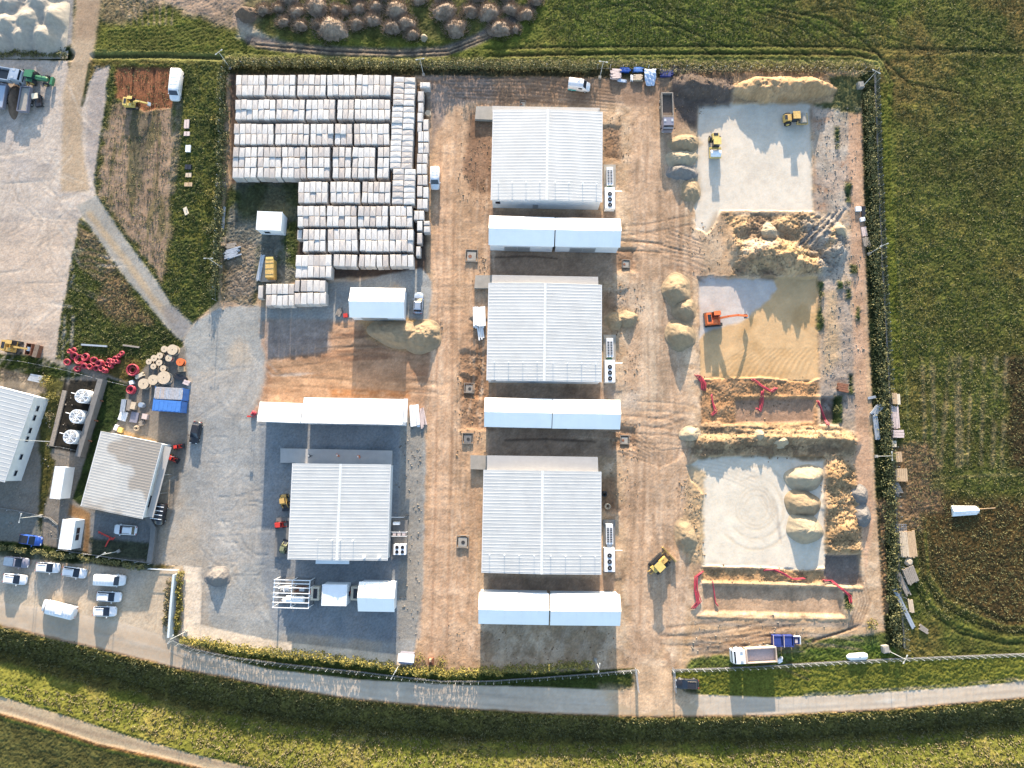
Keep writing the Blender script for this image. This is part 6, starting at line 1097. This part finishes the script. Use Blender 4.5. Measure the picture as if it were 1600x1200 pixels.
# ---- red conduit bundles hanging into the pits
def hoses(label, pts, n=3, w=.35):
    x0, y0 = G(*pts[0]); s = MB()
    for k in range(n):
        pp = []
        for (a_, b_) in pts:
            x, y = G(a_+rr.uniform(-1.2, 1.2), b_+rr.uniform(-1.2, 1.2)); x += (k-n/2)*w*.5; pp.append((x-x0, y-y0, gz(x, y)+.15+rr.uniform(0, .25)))
        q = []
        for a_, b_ in zip(pp[:-1], pp[1:]):
            for j in range(4): f_ = j/4; q.append(tuple(a_[i]+(b_[i]-a_[i])*f_ for i in range(3)))
        q.append(pp[-1]); s.tube(q, .085, 6)
    o = s.build('conduit_bundle', M['red'], None, True); o.location = (x0, y0, 0); return tag(o, label, 'conduits', 'red conduits in the dug pits')
for pts, n, lb in (([(1090, 586), (1094, 590), (1099, 598), (1100, 610)], 7, 'tangled red conduits at the northwest corner of the upper pit'), ([(1112, 616), (1114, 628), (1118, 642), (1113, 650)], 3, 'red conduits in the west part of the upper pit'), ([(1177, 592), (1190, 602), (1206, 612), (1214, 606)], 4, 'red conduits slanting across the north rim of the upper pit'), ([(1192, 610), (1192, 630), (1190, 642), (1184, 638)], 3, 'hooked red conduits in the middle of the upper pit'), ([(1278, 626), (1284, 640), (1292, 655), (1294, 664)], 3, 'red conduits running down to the orange end, east of the upper pit'),
    ([(1098, 893), (1088, 902), (1087, 920), (1092, 940), (1084, 950)], 5, 'thick red conduits outside the west end of the lower pit'), ([(1114, 908), (1117, 925), (1119, 942), (1124, 948)], 2, 'two thin red conduits in the west of the lower pit'), ([(1196, 892), (1210, 890), (1225, 897), (1240, 905), (1258, 904)], 4, 'long red conduits snaking along the north rim of the lower pit'), ([(1288, 907), (1302, 908), (1316, 920), (1328, 932), (1330, 942)], 3, 'red conduits curving around the east end of the lower pit')): hoses(lb, pts, n)
# ---- heaps
from mathutils import noise as MN
def heap(name, label, cat, px_, py_, rx, ry, h, m, p=1.15, ang=0, seed=0, rough=.12, group=None, jag=.16, zc=0):
    x, y = G(px_, py_, h*.5 if zc == 0 else zc); rx *= .137; ry *= .137; n, mm = 26, 72; s = MB(); r0 = random.Random(seed); ph = [r0.uniform(0, 6.28) for _ in range(6)]
    zb = min(gz(x+rx*math.cos(k)*.8, y+ry*math.sin(k)*.8) for k in range(6)); ox, oy = r0.uniform(-.15, .15), r0.uniform(-.15, .15)
    for i in range(n+1):
        f_ = i/n
        for k in range(mm):
            t_ = 2*math.pi*k/mm; rad = f_*(1+.07*math.sin(2*t_+ph[0])+.05*math.sin(3*t_+ph[1])+.03*math.sin(5*t_+ph[2]))
            xx, yy = rx*rad*math.cos(t_), ry*rad*math.sin(t_); g = max(0, 1-f_)
            z = h*((1.06-math.sqrt(f_*f_+.02))/.92 if p < 1.45 else .55*(1-f_**1.7)+.45*(1.06-math.sqrt(f_*f_+.02))/.92)
            if f_ > .6: z -= h*.12*math.sin((f_-.6)/.4*math.pi)
            q = MN.fractal(Vector((xx*.9+seed*9.1, yy*.9, seed)), .8, 2.1, 5); q2 = MN.noise(Vector((math.cos(t_)*6+seed, math.sin(t_)*6, f_*1.2)))
            z += (q*.13*(rough*6+.3)+q2*.05*f_)*h*min(1, g*3.5)-.25*(f_ > .97)
            s.v.append((xx+ox*rx*g, yy+oy*ry*g, z))
    for i in range(n):
        for k in range(mm): a_ = i*mm+k; b_ = i*mm+(k+1) % mm; s.f.append((a_, a_+mm, b_+mm, b_))
    o = s.build(name, M[m], None, True); o.location = (x, y, zb); o.rotation_euler = (0, 0, R(ang)); return tag(o, label, cat, group)
SGp = 'sand heaps beside the pads'
heap('sand_heap', 'rounded tan sand heap, top of the rippled row beside the northern pad', 'sand heap', 1070, 222, 22, 17, 1.9, 'sand', 1.6, seed=1, group=SGp); heap('sand_heap', 'rippled whitish sand heap in the middle of the row', 'sand heap', 1066, 245, 24, 16, 1.8, 'sandp', 1.3, seed=2, group=SGp); heap('sand_heap', 'pale grey sand heap with stone, below the rippled one', 'sand heap', 1067, 266, 22, 14, 1.7, 'greym', 1.3, seed=3, group=SGp); heap('sand_heap', 'low dark toned heap at the south end of the rippled row', 'sand heap', 1078, 297, 16, 24, 1.3, 'sand', 1.1, seed=4, group=SGp)
heap('sand_heap', 'steep sand cone with dark south side, northernmost of three', 'sand heap', 1060, 452, 22, 26, 2.3, 'sand', 1.05, seed=5, group=SGp, rough=.05); heap('sand_heap', 'sand cone tucked between two others', 'sand heap', 1071, 483, 19, 18, 1.8, 'sand', 1.1, seed=6, group=SGp, rough=.05); heap('sand_heap', 'southernmost of three steep sand cones, long pointed shadow', 'sand heap', 1065, 522, 21, 24, 2.5, 'sand', 1.05, seed=7, group=SGp, rough=.05)
heap('sand_heap', 'northernmost of three tan domes on the white pad', 'sand heap', 1262, 747, 27, 20, 2.2, 'sandp', 1.7, 8, 8, group='tan domes on the white pad', rough=.04, jag=.08); heap('sand_heap', 'middle one of three tan domes on the white pad', 'sand heap', 1258, 787, 25, 21, 2.2, 'sand', 1.7, 5, 9, group='tan domes on the white pad', rough=.05, jag=.08); heap('sand_heap', 'southernmost of three tan domes on the white pad', 'sand heap', 1262, 826, 26, 22, 2.5, 'sandp', 1.7, 3, 10, group='tan domes on the white pad', rough=.04, jag=.08)
heap('sand_heap', 'cream white pointed heap amid the rubble between the pads', 'sand heap', 1205, 361, 15, 17, 2.0, 'sandp', 1.1, seed=11); heap('sand_heap', 'smooth grey cream dome beside the east track', 'sand heap', 1313, 360, 14, 12, 1.8, 'sandp', 1.9, -15, 12, jag=.05, rough=.03)
heap('sand_heap', 'white sand heap at the west end of the earth ridge', 'sand heap', 1081, 679, 15, 14, 1.6, 'sandp', 1.3, seed=13); heap('sand_heap', 'pale sand heap on the middle of the earth ridge', 'sand heap', 1222, 689, 15, 11, 1.8, 'sandp', 1.4, seed=14); heap('sand_heap', 'small pale sand spill on the earth ridge west of the middle heap', 'sand heap', 1188, 680, 9, 9, 1.2, 'sandp', 1.1, seed=15); heap('sand_heap', 'crescent shaped tan heap near the yellow bulldozer', 'sand heap', 1074, 838, 16, 26, 1.3, 'sand', 1.2, 12, 16)
heap('stone_heap', 'round blue grey stone heap beside the east track', 'stone heap', 1346, 772, 12, 14, 1.2, 'greym', 1.5, 0, 17); heap('stone_heap', 'dark blue grey heap south of the round stone heap', 'stone heap', 1350, 806, 12, 17, 1.4, 'greym', 1.3, 0, 18)
heap('sand_heap', 'golden sand heap south of the lone gabled tent, left ridge', 'sand heap', 618, 519, 44, 20, 2.0, 'sand', 1.1, -8, 19); heap('sand_heap', 'golden sand heap right end beside the dirt road', 'sand heap', 658, 525, 30, 24, 2.3, 'sand', 1.05, 10, 20); heap('gravel_heap', 'small pale gravel heap on the yard with long blue shadow', 'gravel heap', 338, 902, 17, 15, 1.5, 'greym', 1.1, 0, 21)
heap('soil_heap', 'brown soil heap beside the middle hall chiller', 'soil heap', 962, 502, 16, 15, 1.3, 'sand', 1.1, 0, 22); heap('soil_heap', 'pale hooked soil heap right of the brown one', 'soil heap', 982, 497, 18, 14, 1.4, 'sand', 1.1, 0, 23); heap('soil_heap', 'dark soil heap dumped between the two open trailers', 'soil heap', 19, 155, 10, 27, 1.3, 'soilm', 1.3, 0, 24)
heap('soil_heap', 'dark ochre heap at the northwest end of the brush heaps', 'soil heap', 383, 18, 17, 14, 1.8, 'soilm', 1.2, 0, 25)
pk = [(20, 6, 2.6, 26), (62, 6, 3.0, 30), (90, 26, 3.6, 30), (46, 32, 3.2, 30), (12, 38, 2.8, 28), (34, 56, 2.4, 24), (70, 56, 2.8, 26), (100, 58, 1.8, 18), (-4, 12, 2.4, 26), (4, 62, 2.0, 20), (-20, 36, 2.6, 28), (30, -20, 2.8, 28), (78, -18, 2.8, 28), (-24, -8, 2.6, 28)]
x0, y0 = G(40, 30); s = MB(); na, nb = 110, 86
for j in range(nb+1):
    for i in range(na+1):
        x, y = x0-13+i*.2, y0-8.4+j*.2; acc = 0
        for (px_, py_, h, r_) in pk:
            cx, cy = G(px_, py_, h*.3); d_ = math.hypot(x-cx, y-cy)/(r_*.137); acc += max(0, h*(1.05-math.sqrt(d_*d_+.03)))**3.2
        z = acc**(1/3.2)*min(1, (na-i)/14, (nb-j)/10, j/9+.0); z += min(1, z)*(MN.fractal(Vector((x*.6, y*.6, 3)), .8, 2.1, 4)*.22+MN.noise(Vector((x*2.5, y*1.2, 9)))*.05); s.v.append((x-x0, y-y0, z-.03 if z > .02 else -.3))
for j in range(nb):
    for i in range(na): a_ = j*(na+1)+i; s.f.append((a_, a_+1, a_+na+2, a_+na+1))
o = s.build('gravel_pile', M['gravelm'], None, True); o.location = (x0, y0, 0); tag(o, 'broad pale grey gravel pile with many tipped peaks in the northwest corner', 'gravel pile')
# ---- brush covered heaps in the north
BH = [(410, 15, 11), (434, 13, 9), (461, 18, 13), (493, 9, 18), (524, 14, 10), (539, 18, 9), (561, 12, 12), (586, 10, 12), (619, 13, 19), (442, 34, 11), (468, 40, 11), (518, 42, 25), (557, 37, 12), (582, 30, 14), (612, 42, 14), (634, 36, 15), (644, 54, 11), (694, 17, 19), (712, 42, 18), (735, 17, 13), (763, 18, 18), (797, 13, 13), (822, 22, 13), (781, 43, 18), (804, 46, 9), (450, -4, 14), (556, -8, 14), (600, -10, 14), (655, -2, 12), (692, -8, 14), (745, -8, 14), (789, -10, 14), (496, 38, 9), (838, 0, 10)]
posn = ['far left', 'second from left', 'third from left', 'broad fourth', 'narrow fifth', 'sixth', 'seventh', 'eighth', 'tall ninth', 'lower left', 'small lower left', 'biggest, most golden', 'lower one right of the biggest', 'twin peaked', 'lower left half of a pair', 'lower right half of a pair', 'small one beside the white rock', 'tall brown one above the tracks', 'lower brown one above the tracks', 'narrow one right of the tall brown', 'broad one right of the narrow', 'top right', 'rightmost', 'southernmost one by the track bend', 'small one attached to the southernmost', 'cut by the top edge, far left', 'cut by the top edge, second', 'cut by the top edge, third', 'small one cut by the top edge, fourth', 'cut by the top edge, fifth', 'cut by the top edge, sixth', 'cut by the top edge, seventh', 'small one left of the biggest', 'low one cut off at far right top']
for i, ((x, y, r_), lb) in enumerate(zip(BH, posn)):
    o = heap('brush_heap', 'brown brush covered heap, '+lb, 'brush heap', x, y-1.5, r_*1.02, r_*.86, .07*r_+.3, 'brush', 1.6, 0, 50+i, group='brown brush covered heaps in the north', rough=.2, jag=.25)
    s = MB(); r0 = random.Random(i); rx = r_*.137*1.05; hh = .07*r_+.3
    for k in range(int(160+r_*42)):
        a_ = r0.uniform(0, 6.28); f_ = math.sqrt(r0.random())*1.08; x_, y_ = rx*f_*math.cos(a_), rx*.9*f_*math.sin(a_); z_ = hh*max(0, (.8*(1-f_)+.2*(1-f_*f_))); q = r0.uniform(.4, .8); d_ = r0.uniform(0, 6.28); w_ = .055; lx, ly = math.cos(a_)*f_*q*.8, math.sin(a_)*f_*q*.8
        s.add([(x_-w_*math.cos(d_), y_-w_*math.sin(d_), z_-.1), (x_+w_*math.cos(d_), y_+w_*math.sin(d_), z_-.1), (x_+lx, y_+ly, z_+q*.8)], [(0, 1, 2)])
    s.build('twigs', M['brush'], o)
heap('rock', 'whitish rock at the lower edge of the brush heaps', 'rock', 662, 57, 6, 7, .9, 'sandp', 2.5, 0, 99)
#PART4
# ------------------------------------------------------------------ hedges and bushes
def leaves(s, x, y, z, rx, ry, rz, n, q, r0):
    for _ in range(n):
        while True:
            a, b, c = r0.uniform(-1, 1), r0.uniform(-1, 1), r0.uniform(-1, 1)
            if a*a+b*b+c*c < 1: break
        px_, py_, pz = x+a*rx, y+b*ry, max(z+c*rz, .05); u = Vector((r0.gauss(0, 1), r0.gauss(0, 1), r0.gauss(0, 1))).normalized(); v = u.orthogonal().normalized(); v = (v*math.cos(k_ := r0.uniform(0, 6.28))+u.cross(v)*math.sin(k_)); e = q*r0.uniform(.6, 1.3); u, v = u*e, v*e*.7; p = Vector((px_, py_, pz))
        n0 = len(s.v); s.v += [tuple(p-u), tuple(p+v), tuple(p+u), tuple(p-v)]; s.f.append((n0, n0+1, n0+2, n0+3))
def hedge(label, pts, h, w, m, seed, dens=1.0, gap=.12, q=.16):
    p = [Vector(G(*c)) for c in pts]; r0 = random.Random(seed); s = MB(); st = MB(); o0 = p[0]; z0 = 0
    for a, b in zip(p[:-1], p[1:]):
        L_ = (b-a).length; n = max(1, int(L_/.75)); dr = (b-a)/L_; nm = Vector((-dr.y, dr.x))
        for i in range(n):
            c = a.lerp(b, (i+.5)/n)+nm*r0.uniform(-.25, .25)*w; hh = h*r0.uniform(.82, 1.1)
            if r0.random() < gap: hh *= r0.uniform(.3, .6)
            g_ = gz(c.x, c.y); x, y = c.x-o0.x, c.y-o0.y
            leaves(s, x, y, g_+hh*.52, w*.55, w*.55, hh*.5, int(46*dens), q, r0); leaves(s, x+r0.uniform(-.3, .3), y+r0.uniform(-.3, .3), g_+hh*.85, .35, .35, hh*.25, int(12*dens), q, r0)
    o = s.build('hedge', M[m]); o.location = (o0.x, o0.y, 0); return tag(o, label, 'hedge')
hedge('yellow green clipped hedge along the inside of the south fence', [(290, 994), (340, 1003), (400, 1014), (480, 1021), (560, 1031), (640, 1043), (700, 1048), (760, 1046), (840, 1042), (925, 1036)], 2.4, 1.5, 'leafy', 1, 2.0, .035)
hedge('dark hedge row along the north side of the site, west half', [(352, 102), (480, 103), (600, 105), (780, 107), (930, 109)], 2.2, 1.7, 'leafd', 2, 2.0, .08)
hedge('dark hedge row along the north side of the site, east part', [(1030, 114), (1150, 112), (1290, 114), (1350, 118)], 1.6, 1.1, 'grassb', 3, .8)
hedge('long dark hedge between the east fence and the track', [(1356, 150), (1361, 300), (1367, 440), (1377, 600), (1384, 700), (1388, 800), (1394, 900), (1400, 1005)], 1.8, 2.4, 'leafd', 4, 1.7)
hedge('dark hedge west of the crates', [(353, 115), (350, 220), (345, 330), (338, 460)], 2.0, 2.0, 'leafd', 5, 1.7)
hedge('planted hedge strip right of the screen wall', [(285, 892), (282, 940), (279, 985)], 1.3, 1.2, 'leafy', 6, 1.2); hedge('brownish hedge strip on the car park side of the screen wall', [(268, 905), (262, 950), (262, 985)], .9, 1.3, 'grassb', 7, 1.2)
hedge('low hedge below the cabins along the car park', [(-30, 850), (40, 858), (140, 872), (230, 886)], 1.5, 1.0, 'leafd', 8, 1.1)
hedge('dark hedge under the grey gravel heaps', [(-20, 82), (50, 84), (104, 86)], 1.3, 1.5, 'leafd', 9, 1.2)
hedge('dry grass bank along the outside of the north fence', [(350, 97), (560, 97), (800, 99), (1100, 102), (1362, 104)], .8, 1.5, 'grassb', 10, 1.0, q=.12)
# scattered shrubs
SH = [(1211, 512, 0)]; r0 = random.Random(5)
def shrub(label, px_, py_, r_, h, m, group=None):
    x, y = G(px_, py_); s = MB(); r1 = random.Random(int(px_*7+py_)); leaves(s, 0, 0, h*.5, r_, r_, h*.55, int(150*r_*max(h, .6)), .13, r1); t = thing('shrub', label, 'shrub', xy=(x, y), z=gz(x, y), group=group); s.build('foliage', M[m], t); MB().cyl(0, 0, -.1, .04, h*.7, 5).build('stem', M['stem'], t)
for (px_, py_, r_, h, m, lb) in ((1335, 422, .8, .8, 'leafd', 'green shrub on the strip east of the sand filled pad'), (1323, 443, .7, .7, 'leafd', 'small shrub just southwest of the other on the east strip'), (1283, 460, .6, .9, 'leafd', 'green shrub at the northeast corner of the sand filled pad'), (1283, 500, .6, .8, 'leafd', 'green shrub on the east rim of the sand filled pad'), (1310, 640, .9, .9, 'leafd', 'bushy shrub beside the rusty pallet'), (1326, 948, .8, .7, 'leafd', 'shrub beside the east end of the lower pit'), (1308, 230, .6, .6, 'leafd', 'lone shrub right of the northern pad'), (655, 1030, 1.3, .8, 'leafy', 'light green shrub between the kiosk and the brown post'), (690, 1034, 1.2, .8, 'leafy', 'light green shrub right of the brown post'), (75, 596, 1.4, 1.3, 'leafy', 'yellowing shrub above the west hall'), (85, 620, 1.2, 1.2, 'leafy', 'yellowing shrub left of the nearest cooling fan'), (80, 650, 1.1, 1.0, 'grassb', 'dry shrub beside the walkway'), (1360, 975, 1.2, 1.0, 'leafy', 'yellow green shrub near the southeast corner'), (330, 304, 1.2, 1.0, 'leafy', 'yellow leaved shrub beside the dark scrap box'), (326, 360, 1.1, 1.0, 'leafd', 'green shrub west of the two long pipes'), (336, 190, 1.0, .9, 'leafy', 'yellowing shrub halfway along the west hedge')): shrub(lb, px_, py_, r_, h, m)
# loose growth on banks and fields: nobody could count it
def grass(name, polys, n, q, m, seed, h=.25):
    r0 = random.Random(seed); s = MB()
    for poly, k in polys:
        xs_ = [p[0] for p in poly]; ys_ = [p[1] for p in poly]; c = 0
        while c < k:
            u, v = r0.uniform(min(xs_), max(xs_)), r0.uniform(min(ys_), max(ys_)); ins = False
            for (x0, y0), (x1, y1) in zip(poly, poly[1:]+poly[:1]):
                if (y0 > v) != (y1 > v) and u < (x1-x0)*(v-y0)/(y1-y0)+x0: ins = not ins
            if not ins: continue
            c += 1; x, y = G(u, v); z = gz(x, y); rad = r0.uniform(.2, .6)
            for _ in range(5):
                a = r0.uniform(0, 6.28); dx, dy = r0.uniform(-rad, rad), r0.uniform(-rad, rad); w = q*.35; lx, ly = r0.gauss(0, .12), r0.gauss(0, .12); hh = h*r0.uniform(.6, 1.6)
                n0 = len(s.v); s.v += [(x+dx-w*math.cos(a), y+dy-w*math.sin(a), z-.05), (x+dx+w*math.cos(a), y+dy+w*math.sin(a), z-.05), (x+dx+lx+w*.4*math.cos(a), y+dy+ly+w*.4*math.sin(a), z+hh), (x+dx+lx-w*.4*math.cos(a), y+dy+ly-w*.4*math.sin(a), z+hh)]; s.f.append((n0, n0+1, n0+2, n0+3))
    o = s.build(name, M[m]); o['kind'] = 'stuff'; return o
o = grass('bank_weeds', [(SB+DT[::-1], 3200)], 0, .28, 'weed', 1, .25); tag(o, 'dark weeds covering the slope below the road', 'weeds', None, 'stuff')
o = grass('bank_grass', [([(-80, 1056), (420, 1140), (1000, 1178), (1720, 1140), (1720, 1240), (900, 1240), (420, 1204)], 4200)], 0, .3, 'grassb', 2, .22); tag(o, 'dry yellow grass on the far bank of the ditch', 'grass', None, 'stuff')
o = grass('field_weeds', [([(1400, -20), (1640, -20), (1640, 1000), (1440, 960), (1400, 600)], 9000), ([(850, -30), (1400, -30), (1390, 70), (860, 66)], 3800), (LP, 1800), (TRI, 900)], 0, .19, 'weed', 3, .17); tag(o, 'green weeds and crop plants across the fields', 'field weeds', None, 'stuff')
def clods(name, label, cat, polys, m, seed, s0, s1):
    r0 = random.Random(seed); s = MB()
    for poly, k in polys:
        xs_ = [p[0] for p in poly]; ys_ = [p[1] for p in poly]; c = 0
        while c < k:
            u, v = r0.uniform(min(xs_), max(xs_)), r0.uniform(min(ys_), max(ys_)); ins = False
            for (x0, y0), (x1, y1) in zip(poly, poly[1:]+poly[:1]):
                if (y0 > v) != (y1 > v) and u < (x1-x0)*(v-y0)/(y1-y0)+x0: ins = not ins
            if not ins: continue
            x, y = G(u, v); j = r0.choice((1, 1, 2, 4, 7)); c += j
            for _ in range(j):
                X, Y = x+r0.gauss(0, .5), y+r0.gauss(0, .5); q = s0+(s1-s0)*r0.random()**3; z = gz(X, Y); n0 = len(s.v); a = r0.uniform(0, 6.28)
                s.v += [(X+q*math.cos(a+t)*r0.uniform(.7, 1.2), Y+q*math.sin(a+t)*r0.uniform(.7, 1.2), z-.02) for t in (0, 1.3, 2.5, 3.8, 5)]+[(X+q*.4*math.cos(a+t), Y+q*.4*math.sin(a+t), z+q*r0.uniform(.6, 1)) for t in (.5, 2.5, 4.4)]
                s.f += [(n0+5, n0+6, n0+7), (n0, n0+1, n0+5), (n0+1, n0+6, n0+5), (n0+1, n0+2, n0+6), (n0+2, n0+3, n0+6), (n0+3, n0+7, n0+6), (n0+3, n0+4, n0+7), (n0+4, n0+5, n0+7), (n0+4, n0, n0+5)]
    o = s.build(name, M[m]); tag(o, label, cat, None, 'stuff')
clods('soil_clods', 'loose brown clods and stones scattered over the disturbed earth', 'clods', [([(724, 170), (770, 170), (765, 320), (722, 320)], 260), ([(715, 560), (762, 560), (758, 720), (712, 720)], 300), ([(940, 180), (985, 180), (985, 250), (942, 250)], 140), ([(942, 440), (1005, 440), (1000, 620), (964, 620)], 360), ([(940, 660), (1000, 650), (990, 800), (960, 800)], 240), ([(745, 395), (765, 395), (762, 440), (735, 440)], 60), ([(700, 980), (960, 985), (990, 1040), (700, 1040)], 240), (SP1, 700), (SP2, 620), (SP3, 700), ([(1097, 592), (1276, 596), (1276, 622), (1097, 664)], 420), ([(1097, 888), (1290, 894), (1290, 912), (1097, 908)], 300), ([(1050, 115), (1145, 118), (1140, 165), (1060, 180)], 260), ([(560, 505), (690, 505), (680, 545), (580, 545)], 200), ([(1060, 740), (1100, 760), (1098, 880), (1068, 870)], 240), ([(1060, 360), (1150, 340), (1150, 430), (1095, 430)], 240)], 'clodm', 5, .05, .2)
clods('gravel_debris', 'grey rubble strewn along the strip beside the east track', 'rubble', [([(1272, 170), (1340, 172), (1350, 640), (1290, 640), (1282, 430)], 1100), ([(345, 380), (465, 380), (440, 440), (345, 500)], 240), ([(626, 640), (660, 640), (655, 1000), (622, 1000)], 300), ([(60, 560), (160, 590), (70, 860), (0, 860)], 200), ([(1080, 968), (1350, 970), (1300, 1010), (1080, 1020)], 220)], 'debm', 6, .05, .22)
# ------------------------------------------------------------------ three workers on the dock
def person(label, px_, py_, a_, top, z0):
    x, y = G(px_, py_, z0+.9); t_ = thing('person', label, 'person', xy=(x, y), z=z0, ang=a_, group='workers on the shaded dock')
    J = [((0, 0, .95), .15), ((0, 0, 1.2), .16), ((0.02, 0, 1.45), .17), ((.03, 0, 1.56), .07), ((.05, 0, 1.68), .105), ((.05, 0, 1.76), .08),
         ((.02, .2, 1.43), .07), ((.12, .32, 1.2), .05), ((.32, .28, 1.08), .04), ((.40, .27, 1.06), .035), ((.02, -.2, 1.43), .07), ((.0, -.3, 1.17), .05), ((.12, -.3, .95), .04), ((.16, -.3, .88), .035),
         ((0, .1, .88), .1), ((.1, .12, .5), .075), ((.06, .13, .08), .05), ((.22, .14, .05), .04), ((0, -.1, .88), .1), ((-.06, -.12, .5), .075), ((-.14, -.13, .1), .05), ((.0, -.14, .05), .04)]
    E_ = [(0, 1), (1, 2), (2, 3), (3, 4), (4, 5), (2, 6), (6, 7), (7, 8), (8, 9), (2, 10), (10, 11), (11, 12), (12, 13), (0, 14), (14, 15), (15, 16), (16, 17), (0, 18), (18, 19), (19, 20), (20, 21)]
    me = bpy.data.meshes.new('body'); me.from_pydata([j[0] for j in J], E_, []); me.materials.append(M[top]); o = bpy.data.objects.new('body', me); COL.objects.link(o); o.parent = t_
    sm = o.modifiers.new('skin', 'SKIN'); o.modifiers.new('sub', 'SUBSURF').levels = 1
    for i, j in enumerate(J): me.skin_vertices[0].data[i].radius = (j[1], j[1])
    me.skin_vertices[0].data[0].use_root = True
    MB().cyl(.05, 0, 1.74, .125, .1, 14, 'z', .07).box(.15, 0, 1.74, .12, .16, .02).build('helmet', M['helmet'], t_, True); MB().loft([(-.11, prof(.14, .86, .98, 1.0, 1)), (.12, prof(.14, .86, .98, 1.0, 1))]).build('belt', M['cloth'], t_)
person('worker in dark clothes and white helmet on the shaded dock', 485, 712.5, 180, 'cloth', .9); person('worker in orange between the two others on the shaded dock', 528, 712, 60, 'hivis', .9); person('worker in orange at the right end of the shaded dock', 561, 713, -120, 'hivis', .9)
# ------------------------------------------------------------------ land beyond the survey
s = MB(); B_ = 2600
xs_ = [-B_, X0+.3, X1-.3, B_]; ys_ = [-B_, Y0+.3, Y1-.3, B_]
for i in range(4):
    for j in range(4): s.v.append((xs_[i], ys_[j], -.12 if ys_[j] > Y0 or True else 0))
for i in range(3):
    for j in range(3):
        if i == 1 and j == 1: continue
        a_ = i*4+j; s.f.append((a_, a_+4, a_+5, a_+1))
_dm = mat('distant_fields', T(92, 96, 48), 1, 0, .35, .05, .3, 1.2); _dm.node_tree.nodes['Principled BSDF'].inputs['Specular IOR Level'].default_value = 0
o = s.build('ground', _dm); o['kind'] = 'structure'
bad = {k: v for k, v in LAB.items() if len(v) > 1}
print('DUP LABELS', len(bad), list(bad.items())[:12]); print('LONG', [k for k in LAB if not 4 <= len(k.split()) <= 16][:20])
